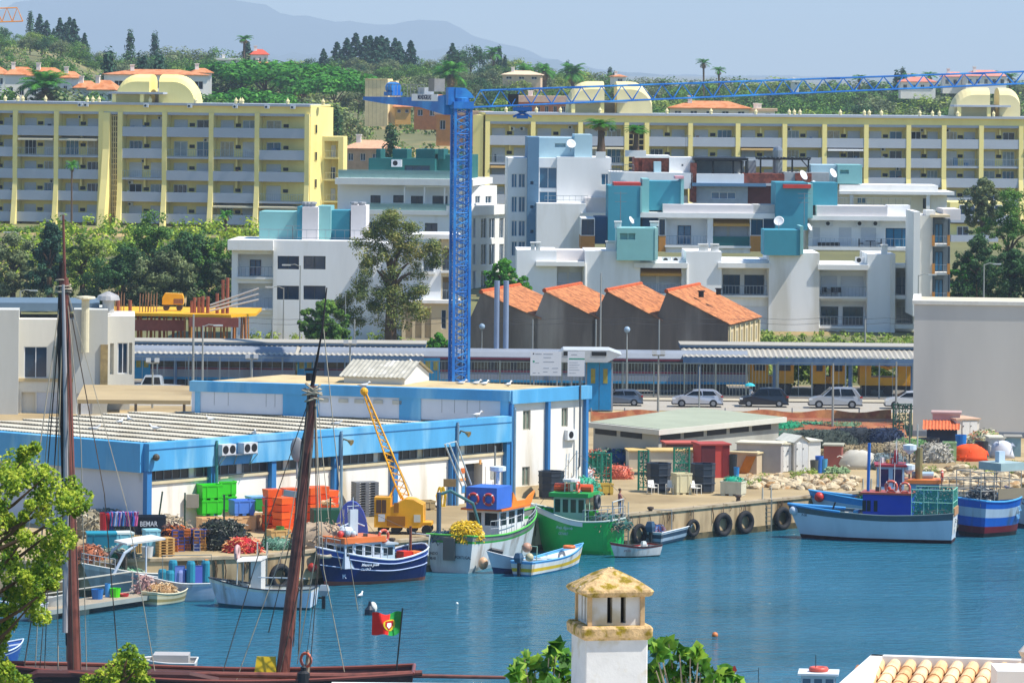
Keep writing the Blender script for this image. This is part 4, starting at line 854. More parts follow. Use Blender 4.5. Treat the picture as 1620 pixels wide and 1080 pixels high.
# rooftop antennas
am = M('#6f7478', .5)
def antenna(px, pb, D, hpx, lab, arms=3):
    p = W(px, pb, D); s_ = F/D; h = hpx/s_; t = thing('tv_antenna', lab, 'antenna', p); mb = MB(Matrix.Translation(p)); mb.tube([(0,0,0),(0,0,h)], .04, 5); mb.build('mast', am, t)
    mb = MB(Matrix.Translation(p))
    for k in range(arms): z = h*(.97-.14*k); mb.tube([(-.7+.1*k,0,z),(.7-.1*k,0,z)], .025, 4); [mb.tube([(x,-.25,z),(x,.25,z)], .015, 3) for x in (-.6,-.3,0,.3,.6)]
    mb.build('yagi_arms', am, t)
antenna(981, 398, 500, 95, 'tall antenna in front of the left teal stair tower', 2); antenna(1272, 355, 500, 50, 'antenna with three arms beside the right teal stair tower'); antenna(463, 379, 462, 22, 'wide antenna on the roof of the left white flats', 1); antenna(1085, 232, 640, 18, 'thin antenna before the yellow block right of the palms', 2)
# roof palms in planters
for px, D, lab in ((951, 521, 'tall potted fan palm on the pale blue roof, left of the pair'), (1006, 521, 'bushy potted fan palm on the brick terrace, right of the pair')):
    p = W(px, 250 if px < 1000 else 248, D); t_ = thing('roof_planter', 'white planter box carrying the '+('left' if px < 1000 else 'right')+' rooftop palm', 'planter', p); mb = MB(Matrix.Translation(p)); mb.box(-.6 if px < 1000 else -1.2, .5 if px < 1000 else 1.1, -.5, .5, 0, .7); mb.build('box', white, t_)
    mb = MB(Matrix.Translation(p)); mb.box(-.55, .45, -.42, .42, .7, .72); mb.build('soil', BARK, t_)
    h_ = 3.0 if px < 1000 else 2.3; o = tree('pd', p+Vector((0, .3, .7)), h_, lab, 'palm tree', wide=2.1, rz=px)
# ---------------------------------------------------------------- saw-tooth sheds, station, road
oldw = M('#7a6a5c', .95, .3, .35, col2='#a09080', fac=.42, streak=True, bump=.2)
Dw = 432; frS = Fr(W(745, 560, Dw), -14); prev = [(745,820,None)]
teeth = [(722,757,762,470,855,500), (855,0,866,462,942,505), (944,0,962,462,1042,507), (1042,0,1062,464,1146,512)]
peaks = [(762,463,851,503),(862,461,944,503),(960,461,1043,505),(1055,462,1152,512)]
lab4 = ['first saw tooth shed from the left, partly behind grey poles', 'second saw tooth shed from the left with rust orange tiles', 'third saw tooth shed from the left', 'rightmost saw tooth shed with wide tiled roof and cream side wall']
for i, (xa, ya, xb, yb) in enumerate(peaks):
    x0 = [743, 844, 937, 1036][i]; t = thing('sawtooth_shed', lab4[i], 'warehouse', frS.M @ Vector((frS.L(x0, 560)[0], 0, 0)), 'saw tooth roofed sheds beyond the railway')
    P = lambda px, py: frS.L(px, py)
    gr = frS.L(x0, 560)[1]-2; a = P(x0, [505,505,507,510][i]); pk = P(xa, ya); e = P(xb, yb); mb = MB(frS.M)
    poly = [(a[0], gr), (e[0]-.01, gr), (e[0]-.01, e[1]), (pk[0], pk[1]), (a[0], a[1])]
    mb.extr(poly, 0, 14.4); mb.build('wall', oldw, t)
    mb = MB(frS.M); dx = e[0]-pk[0]; dz = e[1]-pk[1]; dep = 14.5; L_ = math.hypot(dx, dz); ux, uz = dx/L_, dz/L_; nr = 26; tx = 4.9 if i < 3 else 3.3
    # roof runs from the ridge downwards; barrel tile rows laid along the slope
    rows = 34
    for r in range(rows):
        y0 = -.25+r*(dep/rows)
        pr = [(y0, .06), (y0+dep/rows*.25, .14), (y0+dep/rows*.5, .16), (y0+dep/rows*.75, .14), (y0+dep/rows, .06)]
        for (ya_, ha), (yb_, hb_) in zip(pr, pr[1:]):
            A = (pk[0]-.2*ux-uz*ha, ya_, pk[1]-.2*uz+ux*ha); B = (e[0]+.35*ux-uz*ha, ya_, e[1]+.35*uz+ux*ha); C2 = (e[0]+.35*ux-uz*hb_, yb_, e[1]+.35*uz+ux*hb_); D2 = (pk[0]-.2*ux-uz*hb_, yb_, pk[1]-.2*uz+ux*hb_)
            mb.face(A, B, C2, D2)
    o = mb.build('roof', M('#bd7a4c', .85, .3, 2.2, col2='#99603c', fac=.48), t)
    mb = MB(frS.M); mb.tube([(pk[0], y, pk[1]+.1) for y in (-.3, 6, 14.4)], .2, 6); mb.build('ridge_tiles', M('#b8562a', .9, .3, 3), o)
    if i == 3:
        mb = MB(frS.M); mb.box(e[0]-.25, e[0]+.02, .02, 14.3, gr, e[1]-.25); mb.build('side_wall', cream, t)
        for k in range(7): mb2 = MB(frS.M); y = .1+k*2.3; mb2.box(e[0]+.0, e[0]+.18, y, y+.3, gr, e[1]-.3); mb2.build('pilaster', M('#d8c89c', .8), t)
        for k in range(6): mb2 = MB(frS.M); y = .8+k*2.3; mb2.box(e[0]+.021, e[0]+.05, y, y+1.1, e[1]-2.0, e[1]-.8); mb2.build('high_window', M('#9d927a', .6), t)
        for px, py in ((1095,468),(1123,464)): c = P(px, py); mb = MB(frS.M); mb.lathe((c[0], 4, c[1]-.3), [(.25,0),(.25,.5),(.35,.5),(.35,.6)], 8); mb.build('roof_vent', dark, t)
# big grey poles
for px, lab in ((785,'tall grey steel pole, left of the pair before the saw tooth sheds'),(799.5,'tall grey steel pole, right of the pair before the saw tooth sheds')):
    p = W(px, 598, 412); p.z = .06; top = W(px, 444, 412).z; one('steel_pole', lab, 'pole', MB().tube([(p.x, p.y, 0), (p.x, p.y, top)], .24, 10), M('#7f8fa6', .5, .06))
# platform canopies
roofm = M('#a8a294', .6, .08, 1.2); can_b = M('#55708c', .6, .08, .6)
def canopy(lab, x0, x1, y0, yb, D, cols):
    fr = Fr(W(x0, yb, D), 0); a, b, _, _ = fr.R(x0, y0, x1, yb); zt_ = zof(fr, (x0+x1)/2, y0+2); zm = zof(fr, (x0+x1)/2, y0+20); t = thing('platform_canopy', lab, 'canopy', (fr.o.x, fr.o.y, .06))
    mb = MB(fr.M); n = int((b-a)/.45); W2 = 5.5
    for i in range(n):
        x = a+(b-a)*i/n; w_ = (b-a)/n
        mb.face((x,-W2,zm+.35),(x+w_*.5,-W2,zm+.45),(x+w_*.5,-.4,zm+.9),(x,-.4,zm+.8)); mb.face((x+w_*.5,-W2,zm+.45),(x+w_,-W2,zm+.35),(x+w_,-.4,zm+.8),(x+w_*.5,-.4,zm+.9))
    mb.build('ribbed_roof', roofm, t)
    mb = MB(fr.M); mb.box(a-.05, b+.05, -.35, 3.8, zm+.75, zt_-.05); mb.box(a-.1, b+.1, -.6, 4, zt_-.05, zt_+.12); mb.build('upper_beam', can_b, t)
    mb = MB(fr.M); mb.box(a-.1, b+.1, -.7, 4.1, zt_+.123, zt_+.2); mb.build('upper_coping', roofm, t)
    mb = MB(fr.M); mb.box(a, b, -W2-.1, -W2, zm-.22, zm+.38); mb.box(a, b, -W2, -W2+.3, zm-.2, zm+.3); mb.build('fascia', can_b, t)
    for c in cols: mb = MB(fr.M); x = fr.L(c, yb, -3)[0]; mb.box(x-.14, x+.14, -5.2, -4.95, .1-fr.o.z, zm+.4); mb.build('post', can_b, t)
    return t
canopy('long platform canopy with ribbed roof on the left over the grey train', 205, 672, 542, 598, 414.5, (280, 400, 517, 640))
canopy('long platform canopy with ribbed roof on the right before the yellow machines', 1077, 1450, 547, 600, 414.5, (1105, 1223, 1342, 1440))
# passenger train
trn = M('#868c94', .45, .1, .4); trd = M('#2a2f36', .3); maroon = M('#6b1f30', .5); trb = M('#1f86b0', .5)
def carriage(lab, x0, x1, D, doors, grp='grey carriages of the passenger train'):
    fr = Fr(W(x0, 622, D), 0); fr = Fr((fr.o.x, D, .06), 0); a, b, _, _ = fr.R(x0, 560, x1, 620); t = thing('train_carriage', lab, 'train carriage', fr.o, grp)
    zt_ = 3.55; mb = MB(fr.M); prof = [(0,.9),(0,3.1),(.35,3.5),(.9,3.7),(2.0,3.7),(2.55,3.5),(2.9,3.1),(2.9,.9)]
    mb.loft([[(x, y, z) for y, z in prof] for x in (a+.15, b-.15)]); mb.build('body', trn, t)
    mb = MB(fr.M); mb.box(a+.2, b-.2, -.02, .02-.0, 1.95, 2.85); mb.build('window_band', trd, t)
    mb = MB(fr.M); mb.box(a+.2, b-.2, -.03, .0, 2.86, 3.02); mb.box(a+.2, b-.2, -.03, .0, 1.78, 1.92); mb.build('stripe', maroon, t)
    mb = MB(fr.M); mb.box(a+.15, b-.15, -.04, .0, .9, 1.1); mb.build('skirt', trb, t)
    n = int((b-a)/1.9)
    for i in range(n):
        x = a+.6+i*1.9
        if any(abs(x+.6-(fr.L(d, 600)[0])) < 1.3 for d in doors): continue
        mb = MB(fr.M); mb.face((x,-.035,2.05),(x+1.35,-.035,2.05),(x+1.35,-.035,2.75),(x,-.035,2.75)); mb.build('window', M('#3c3d36', .15, .6, 1.2), t)
    for d in doors:
        x = fr.L(d, 600)[0]; mb = MB(fr.M); mb.box(x-.7, x+.7, -.06, -.0, .95, 2.95); o = mb.build('door', trb, t)
        mb = MB(fr.M); [mb.box(x+k-.2, x+k+.2, -.08, -.061, 1.9, 2.7) for k in (-.33, .33)]; mb.build('door_window', M('#8f8a3c', .3, .3, 3), o)
    mb = MB(fr.M); mb.box(a+2, b-2, .5, 2.4, .35, .9)
    for x in (a+2.2, a+4.4, b-4.4, b-2.2): mb.lathe((x, .5, 0), [(.01,0)], 3) if 0 else mb.extr([(x+.42*math.cos(q*.628), .42+.42*math.sin(q*.628)) for q in range(10)], .3, .5)
    mb.build('bogie', trd, t); return t
carriage('first carriage from the left, in the shade of the left canopy', 205, 470, 410, (225,)); carriage('second carriage with a turquoise door below the left canopy', 473, 735, 410, (483, 683)); carriage('third carriage right of the crane mast with a pale door', 738, 1186, 410, (938,))
t = thing('ticket_kiosk', 'grey kiosk with angled roof and twin bright blue doors', 'kiosk', G(948, 640)); p = t.location; fr = Fr((W(926, 600, 389)).x*Vector((1,0,0))+Vector((0, 389, .06)), 0); a, b, c, d = fr.R(927, 556, 970, 620)
mb = MB(fr.M); mb.box(a, b, 0, 3, 0, d-.8); mb.build('wall', M('#8d949b', .7), t); mb = MB(fr.M); q = fr.R(872, 552, 983, 570)
mb.extr([(q[0], q[3]-1.0), (q[1]-1.2, q[3]-1.0), (q[1], q[3]-.35), (q[1]-1.0, q[3]), (q[0]+1, q[3])], -1.5, 3.2); mb.build('roof', M('#b3b8ba', .6), t)
mb = MB(fr.M); mb.box(q[0]+1, q[0]+2.2, -1.53, -1.5, q[3]-.45, q[3]-.12); mb.box(q[0]+3.3, q[0]+4.5, -1.53, -1.5, q[3]-.45, q[3]-.12); mb.build('vent', dark, t)
for k in (0, 1): x0 = a+.1+k*(b-a-.2)/2; x1 = x0+(b-a-.3)/2; mb = MB(fr.M); mb.box(x0, x1, -.1, -.003, .1, d-.9); o = mb.build('door', M('#1182bd', .45), t); mb = MB(fr.M); mb.box(x0+.3, x1-.3, -.12, -.101, d-2.6, d-1.4); mb.build('door_window', M('#8f8a3c', .3, .3, 3), o)
# yellow track machines behind the right canopy
ym = M('#d99a16', .5, .12, .7, col2='#b57c12', fac=.35)
for j, (x0, x1, lab) in enumerate([(1186, 1256, 'yellow railway machine cab just right of the grey train'), (1284, 1338, 'yellow rail works cab with grey window in the middle of the siding'), (1360, 1450, 'yellow track machine with open frame by the grey wall')]):
    fr = Fr((W(x0, 600, 410.5).x, 410.5, .06), 0); a, b, _, _ = fr.R(x0, 560, x1, 620); t = thing('track_machine', lab, 'rail vehicle', fr.o)
    mb = MB(fr.M)
    if j < 2: mb.box(a, b*.42, 0, 2.6, 1.0, 3.1); mb.box(b*.42, b*.56, .4, 2.2, 1, 1.6); mb.box(b*.56, b, 0, 2.6, 1.0, 3.0 if j == 0 else 3.1)
    else:
        mb.box(a, b, 0, 2.4, .9, 1.6); mb.box(a, a+1, 0, 2.4, 1.6, 3.0); mb.box(b-1.6, b, 0, 2.4, 1.6, 2.9); mb.tube([(a+1,0,2.9),((a+b)/2,0,2.4),(b-1.5,0,2.8)], .16); mb.tube([(a+1,2.2,2.9),((a+b)/2,2.2,2.4),(b-1.5,2.2,2.8)], .16); mb.box(a+1.4, b-2, .4, 2, 2.5, 2.9)
    mb.build('body', ym, t)
    if j < 2: window(fr, t, (a+.4, b*.42-.3, 2.1, 2.8), -.003, 'w', 2, dframe); window(fr, t, (b*.6+.2, b-.3, 2.1, 2.8), -.003, 'w', 2, dframe)
    mb = MB(fr.M); mb.box(a+.2, b-.2, .3, 2.2, .5, .9)
    for x in (a+.6, b-.6, (a+b)/2): mb.extr([(x+.42*math.cos(q*.628), .42+.42*math.sin(q*.628)) for q in range(10)], .1, .3)
    mb.build('wheels', trd, t)
mb = MB(); cs = []
for i in range(50): p = W(R2.uniform(1240, 1440), 0, 414); cs.append((p.x, 419+R2.uniform(-1,1), R2.uniform(.6, 3.2), R2.uniform(.5,.9)))
bank('trackside_bamboo', '', '', mb, cs, 50, .35, 'l', 1)
# forecourt fences
def fence(lab, px0, px1, D, zt_, gap, mat, panel=None, z0=.1, post=2.5, name='railing_fence', grp=None):
    a, b = W(px0, 0, D).x, W(px1, 0, D).x; t = thing(name, lab, 'fence', (a, D, z0), grp)
    mb = MB(); mb.box(a, b, D-.03, D+.03, zt_-.06, zt_); mb.box(a, b, D-.03, D+.03, z0+.1, z0+.16); n = int((b-a)/gap)
    for i in range(n): x = a+(i+.5)*(b-a)/n; mb.box(x-.02, x+.02, D-.02, D+.02, z0+.16, zt_-.06)
    mb.build('bars', mat, t); n = int((b-a)/post)
    for i in range(n+1): x = a+(b-a)*i/n; mb = MB(); mb.box(x-.06, x+.06, D-.06, D+.06, z0, zt_+.05); mb.build('post', mat, t)
    return t
fm = M('#6f7872', .5); DF = YR+9
fence('pale metal bar fence between the road and the grey train', 650, 1235, DF+1, 3.0, .28, fm)
fence('metal fence in front of the left train carriages', 205, 650, DF+2, 3.1, .9, M('#6d7a80', .5))
fence('thin metal fence in front of the yellow machines', 1237, 1450, DF+1.5, 3.1, 1.1, M('#6d7a80', .5))
mb = MB(); a, b = W(1185,0,DF).x, W(1235,0,DF).x
# lower site fence along the yard with red netting
zn = 0
t = thing('red_net_fence', 'sagging orange red safety net along the yard below the parked cars', 'fence', G(1240, 655)); mb = MB(); n = 60; ids = []
for i in range(n+1):
    px = 935+(1410-935)*i/n; p = G(px, 672); q = W(px, 650+2.5*math.sin(i*.5), p.y); mb2 = None; ids.append((mb.V(p), mb.V(q)))
for i in range(n): mb.fi((ids[i][0], ids[i+1][0], ids[i+1][1], ids[i][1]))
mb.build('net', M('#b5684a', .9, .25, 1.5, col2='#c98a5c', fac=.5), t)
for px in range(935, 1411, 53): p = G(px, 671); mb = MB(); mb.tube([p, (p.x, p.y, W(px, 645, p.y).z)], .05); mb.build('post', greym, t)
# street lamps and masts
lampm = M('#8f918b', .5, .08)
def lamp(lab, px, pb, pt, kind='arm', D=None, r=.08, dr=1, zb=0, col=None):
    p = G(px, pb, zb) if D is None else Vector((W(px, pb, D).x, D, hz(W(px, pb, D).x, D))); zt_ = W(px, pt, p.y).z; t = thing('street_lamp', lab, 'street lamp', p); m = col or lampm
    mb = MB(); mb.tube([p, (p.x, p.y, zt_)], [r*1.4, r*.8], 8); mb.build('pole', m, t)
    if kind == 'arm': mb = MB(); mb.tube([(p.x, p.y, zt_-.1), (p.x+.5*dr, p.y, zt_+.1), (p.x+1.0*dr, p.y, zt_+.05)], r*.6, 6); mb.build('arm', m, t); mb = MB(); mb.cb((p.x+1.3*dr, p.y, zt_-.03), .8, .35, .12); mb.build('lamp_head', M('#b9bdb9', .4), t)
    elif kind == 'ball': mb = MB(); mb.ball((p.x, p.y, zt_+.2), .28); mb.build('lamp_head', M('#8fa5b5', .2), t, True)
    elif kind == 'flood':
        mb = MB(); mb.box(p.x-.5, p.x+.5, p.y-.05, p.y+.05, zt_-.05, zt_+.05); mb.build('crossbar', m, t)
        for d in (-.35, .35): mb = MB(); mb.cb((p.x+d, p.y-.2, zt_+.06), .4, .12, .38, 0, -.5); mb.build('floodlight', greym, t)
for a in [('left lamp post in front of the white works wall',35,640,524,'arm',None,.07,1),('lamp post before the right wall of the white works',179,640,520,'arm',None,.07,1),('flood lamp beside the white pickup',241,645,574,'flood',None,.07,1),('floodlight pole before the left train carriages',398,625,568,'flood',None,.08,1),
    ('tall twin mast left one above the blue hall',305,620,497,'none',None,.1,1),('lamp mast beside the tall mast above the blue hall',320,622,515,'arm',None,.08,1),('lamp in front of the white flats, left of the pair',474,545,420,'arm',440,.06,-1),('lower lamp in front of the white flats',448,545,455,'arm',438,.06,-1),
    ('lamp post right of the round shrub before the flats',546,545,465,'none',438,.05,1),('ball lamp before the fourth saw tooth shed',991,628,525,'ball',None,.07,1),('tall mast before the blue kiosk doors',949,625,432,'none',None,.07,1),('ball lamp before the first saw tooth shed',762,570,520,'ball',424,.05,1),
    ('floodlight mast at the corner of the grey flat roof',1041,650,562,'flood',None,.08,1),('dark lamp mast before the silver hatchback',1106,645,580,'none',None,.05,1),('tall lamp mast before the big silver car',1317,690,575,'none',None,.08,1),('tall lamp mast beside the grey wall corner',1417,690,572,'none',None,.08,1),
    ('lamp with curved arm in front of the end flats',1452,545,435,'arm',440,.06,1),('tall grey lamp before the tree on the right',1556,495,418,'arm',470,.08,1),('lamp on the hillside left of the dark cedar',28,400,368,'arm',560,.09,-1),('lamp above the roof of the white works',32,480,460,'arm',470,.09,1),
    ('lamp with slanted arm in front of the big window flats',560,545,560,'arm',430,.05,1) if 0 else ('thin lamp behind the blue hall roof vent',553,640,545,'flood',None,.09,1)]:
    lamp(*a)
# catenary poles and wires
for i, px in enumerate((842, 942, 1042, 1368, 560, 430)):
    p = W(px, 600, 420); one('catenary_post', ['thin post before the second saw tooth shed','thin post before the third saw tooth shed','thin post before the fourth saw tooth shed','thin post before the front row flats','thin post before the eucalyptus','thin post before the big window flats'][i], 'post', MB().tube([(p.x, 420, .06), (p.x, 420, W(px, 505, 420).z)], .07, 6), lampm)
mb = MB()
for py in (503, 511): mb.tube([W(px, py+2.5*math.sin((px % 100)/100*3.14), 420) for px in range(380, 1460, 20)], .02, 3)
one('overhead_wires', 'pair of overhead wires strung above the railway', 'wires', mb, dark)
# information boards
def board(lab, x0, y0, x1, y1, D, lines):
    fr = Fr(W(x0, y1, D), 0); a, b, c, d = fr.R(x0, y0, x1, y1); t = thing('information_board', lab, 'sign', (fr.o.x, D, .1)); mb = MB(fr.M); mb.box(a, b, 0, .06, 0, d); mb.build('panel', M('#cfd4db', .5, .03), t)
    mb = MB(fr.M); [mb.box(x-.05, x+.05, .07, .15, .1-fr.o.z, d) for x in (a+.3, b-.3)]; mb.build('post', greym, t)
    for (u, v, w_, h_, m) in lines: mb = MB(fr.M); x = a+(b-a)*u; z = d*v; mb.box(x, x+(b-a)*w_, -.006, -.001, z, z+h_); mb.build('printed_line', m, t)
gl = M('#8a93a0'); grn = M('#1f8a6d')
board('large white notice board of the building works, left of the pair', 839, 556, 888, 594, 372, [(.08,.88,.04,.1,dark),(.16,.88,.2,.06,gl),(.42,.88,.3,.06,gl),(.42,.74,.25,.05,gl),(.08,.55,.06,.14,grn),(.16,.52,.12,.04,gl),(.42,.56,.35,.05,gl),(.42,.3,.18,.05,gl),(.7,.3,.2,.05,gl),(.42,.15,.14,.05,gl),(.74,.14,.14,.05,gl),(.08,.1,.1,.05,gl),(.25,.1,.05,.05,gl)])
board('smaller notice board with green heading stripe, right of the pair', 898, 556, 925, 595, 372, [(.08,.68,.92,.1,grn),(.2,.86,.35,.05,gl),(.1,.55,.5,.03,gl),(.1,.45,.6,.03,gl),(.1,.35,.5,.03,gl),(.1,.25,.6,.03,gl),(.1,.12,.4,.03,gl)])
# cars
def car(lab, px, pb, col, kind='hatch', L=4.25, z=.012, flip=False, grp='cars parked along the station road'):
    p = G(px, pb, z); t = thing('parked_car', lab, 'car', (p.x, p.y, z), grp); k = L/4.25; sx = -1 if flip else 1; T = Matrix.Translation(t.location) @ Matrix.Diagonal((sx*k, 1, k, 1))
    h = {'hatch': 1.46, 'suv': 1.66, 'pickup': 1.7}[kind]; pm = M(col, .3, .04, 1, metal=.35, coat=.6); mb = MB(T)
    if kind == 'pickup': prof = [(-2.1,.4),(2.1,.4),(2.12,.9),(.5,1.0),(.4,h-.1),(.2,h),(-.9,h),(-1.25,1.0),(-2.05,.92),(-2.14,.7)]
    else: prof = [(-2.1,.32),(2.08,.32),(2.13,.6),(2.08,.95),(1.95,1.05),(1.6,h-.12),(1.35,h-.02),(.3,h),(-.35,h-.06),(-1.1,.98),(-1.85,.82),(-2.1,.68)]
    for rings in ([[ (x*.97 if abs(x) > 1.8 else x, -.85+.0, z_) for x, z_ in prof]],): pass
    secs = []
    for yy, inset in ((-.88, .0), (-.84, .0), (.84, 0), (.88, 0)):
        secs.append([(x*(.99 if abs(yy) > .86 else 1), yy*(1-.16*max(0, (z_-.95))/(h-.95)) if z_ > .95 else yy, z_*(1 if abs(yy) < .86 else .995)) for x, z_ in prof])
    mb.loft([s_[::-1] for s_ in secs]); mb.build('body', pm, t)
    gw = [(-.95,1.0),(-.38,h-.12),(.3,h-.09),(.38,1.0)]; gw2 = [(.46,1.0),(.4,h-.09),(1.3,h-.12),(1.58,1.02)]
    if kind == 'pickup': gw = [(-1.1,1.05),(-.85,h-.1),(-.25,h-.1),(-.25,1.05)]; gw2 = [(-.17,1.05),(-.17,h-.1),(.25,h-.1),(.35,1.05)]
    for g_ in (gw, gw2):
        mb = MB(T); q = [(x, -.885*(1-.16*max(0, (z_-.95))/(h-.95))-.008, z_) for x, z_ in g_]; mb.face(*q[::-1]); mb.face(*q); mb.build('side_window', glassm('#10161c', .1), t)
    mb = MB(T); mb.face((-1.07,-.8,1.01),(-.37,-.74,h-.05),(-.37,.74,h-.05),(-1.07,.8,1.01)); mb.v = [(x-.02, y, z+.03) for x, y, z in mb.v]; mb.build('windscreen', glassm('#10161c', .1), t)
    for x in (-1.33, 1.3):
        for y in (-.9, .7):
            mb = MB(T); mb.extr([(x+.33*math.cos(q*.4488), .33+.33*math.sin(q*.4488)) for q in range(14)], y, y+.2); o = mb.build('wheel', dark, t)
            mb = MB(T); yy = y-.006 if y < 0 else y+.206; mb.extr([(x+.18*math.cos(q*.628), .33+.18*math.sin(q*.628)) for q in range(10)], min(yy, y if y < 0 else y+.2), max(yy, y if y < 0 else y+.2)-.0); mb.build('rim', M('#85888c', .35, .1), o)
    mb = MB(T); mb.box(-2.12, -1.85, -.89, -.6, .66, .8); mb.build('headlight', M('#dfe3e6', .1), t); mb = MB(T); mb.box(1.92, 2.13, -.89, -.6, .85, .98); mb.build('tail_light', M('#a01818', .2), t)
    mb = MB(T); mb.box(-2.14, 2.14, -.87, .87, .22, .34); mb.build('sill', dark, t); return t
car('dark grey hatchback beside the walking woman', 980, 641, '#5f6a78', L=3.9); car('silver hatchback, second car from the left', 1103, 643, '#b9bcc4'); car('dark blue black car beside the person with a turquoise sunshade', 1208, 643, '#1f2533', 'suv', 4.1); car('silver crossover, biggest of the parked cars', 1321, 645, '#aeb3ba', 'suv', 4.45); car('white car mostly hidden behind the grey wall and green net', 1440, 646, '#d8dce0', L=4.3)
car('white double cab pickup parked beside the white works', 248, 628, '#cfd3d2', 'pickup', 4.6)
# tower crane
crb = M('#1b69b6', .45, .12, .6, col2='#3088cc', fac=.45); t = thing('tower_crane', 'tall bright blue tower crane with flat lattice jib and name board on its counter jib', 'crane', (W(726,600,403.5).x, 403.5, .06)); Dc = 403.5; s_ = F/Dc
bx, zt_ = W(711, 602, Dc).x, W(727, 172, Dc).z; wd = 30/s_; T = Matrix.Translation((bx+wd/2+.0, Dc, 0)) @ Matrix.Rotation(math.radians(14), 4, 'Z')
q = wd/2/1.2; mb = MB(T); C4 = [(-q,-q),(q,-q),(q,q),(-q,q)]
for x, y in C4: mb.box(x-.11, x+.11, y-.11, y+.11, .06, zt_)
n = 22; hh = zt_/n
for i in range(n):
    z0 = .1+i*hh
    for a in range(4):
        x0, y0 = C4[a]; x1, y1 = C4[(a+1) % 4]
        mb.tube([(x0,y0,z0),(x1,y1,z0+hh/2)], .055, 4); mb.tube([(x1,y1,z0+hh/2),(x0,y0,z0+hh)], .055, 4)
        mb.tube([(x1,y1,z0),(x0,y0,z0+hh/2)], .035, 4); mb.tube([(x0,y0,z0+hh/2),(x1,y1,z0+hh)], .035, 4); 
        if i % 2 == 0: mb.tube([(x0,y0,z0),(x1,y1,z0)], .06, 4)
mb.build('mast', crb, t)
mb = MB(T); mb.box(-.25, -.2, -.25, .25, .5, zt_-1); mb.box(.2, .25, -.25, .25, .5, zt_-1); [mb.box(-.2, .2, -.02, .02, .5+k*.35, .54+k*.35) for k in range(int(zt_/.35)-4)]; mb.build('ladder', M('#8fb3d0', .4), t)
mb = MB(T); mb.box(-q-.2, q+.2, -q-.2, q+.2, zt_, zt_+.6); mb.lathe((0,0,zt_+.6), [(q*1.05,0),(q*1.05,.3),(q*.9,.35)], 14); mb.extr([(-q,zt_+.9),(q*1.5,zt_+.9),(q*1.1,zt_+1.3),(q*.3,zt_+1.75),(-q,zt_+1.8)], -q*.8, q*.8); mb.box(-q*1.9, -q-.02, -q*.7, q*.7, zt_+.3, zt_+1.8); mb.build('slewing_unit', crb, t)
jd = Vector((W(1620, 158, 330).x-W(745, 185, Dc).x, 330-Dc, 0)); A = W(745, 170, Dc); B = W(1700, 129, Dc+2); 
cc = T @ Vector((0,0,0)); dirv = (Vector((B.x, B.y, 0))-Vector((A.x, A.y, 0))).normalized(); mb = MB()
lattice(mb, A, B, 1.0, 1.4, 30, .085, .042, tp=.7); mb.build('jib', crb, t)
for f_ in (.035,.085,.135,.185,.235,.30,.36,.42,.48): p = A.lerp(B, f_*2)+Vector((0,0,1.4-.84*f_)) if f_*2 < 1 else B; mb = MB(); mb.cb((p.x, p.y, p.z-.1), 1.1, .2, .16, math.atan2(dirv.y, dirv.x)); mb.build('pendant_joint', crb, t)
mb = MB(); p = A.lerp(B, .085); mb.cb((p.x, p.y, p.z-.5), 1.6, .8, .35, math.atan2(dirv.y, dirv.x)); [mb.tube([(p.x+d, p.y, p.z-.3), (p.x-d, p.y, p.z-1.0)], .1, 5) for d in (-.8, .8)]; mb.cb((p.x, p.y, p.z-1.15), 1.0, .5, .3); mb.build('trolley', crb, t)
mb = MB(); p = A.lerp(B, .06)+Vector((0,0,.1)); mb.cb((p.x+.5, p.y, p.z), .9, .6, .9); mb.build('winch', dark, t)
E1 = W(583, 154, Dc+14); E0 = W(712, 163, Dc+.5); 
frc = Fr((E1.x, E1.y, E1.z), math.degrees(math.atan2(E0.y-E1.y, E0.x-E1.x))); L_ = math.hypot(E0.x-E1.x, E0.y-E1.y)
mb = MB(frc.M); mb.extr([(0,-.25),(L_*.3,-.55),(L_*.7,-.75),(L_,-1.35),(L_,.35),(L_*.75,.1),(0,.05)], -.55, .55); mb.build('counter_jib', crb, t)
sgn = MB(frc.M); xs0, xs1, zs0, zs1 = frc.R(652, 149, 693, 160, -.57); sgn.box(xs0, xs1, -.62, -.56, zs0, zs1); o = sgn.build('name_board', M('#e8e8e6', .5, .02), t)
text('MUNDIGRUAS', (zs1-zs0)*.98, upT(frc, (xs0+xs1)/2, -.63, (zs0+zs1)/2), M('#14254a', .5, .02), o, sx=.66)
mb = MB(frc.M); x, z = frc.L(622, 150, 0); mb.tube([(x-.6,0,z+.6),(x+.6,0,z+.6)], .5, 10); mb.box(x-.8, x+.8, -.5, .5, z-.1, z+.25); mb.build('counterweight_winch', crb, t)
mb = MB(frc.M); x, z = frc.L(689, 145, 0); mb.box(x-.55, x+.55, -.4, .6, z, z+1.4-.3); mb.build('cable_drum_box', M('#8e8a82', .7), t); x2, z2 = frc.L(673, 146, 0); mb = MB(frc.M); mb.box(x2-.6, x2+.6, -.4, .5, z2-.2, z2+.4); mb.build('electric_cabinet', M('#b5bcc0', .6), t)
railing(frc, t, L_*.3, L_*.75, -.5, .1, 1.1, greym, .6)
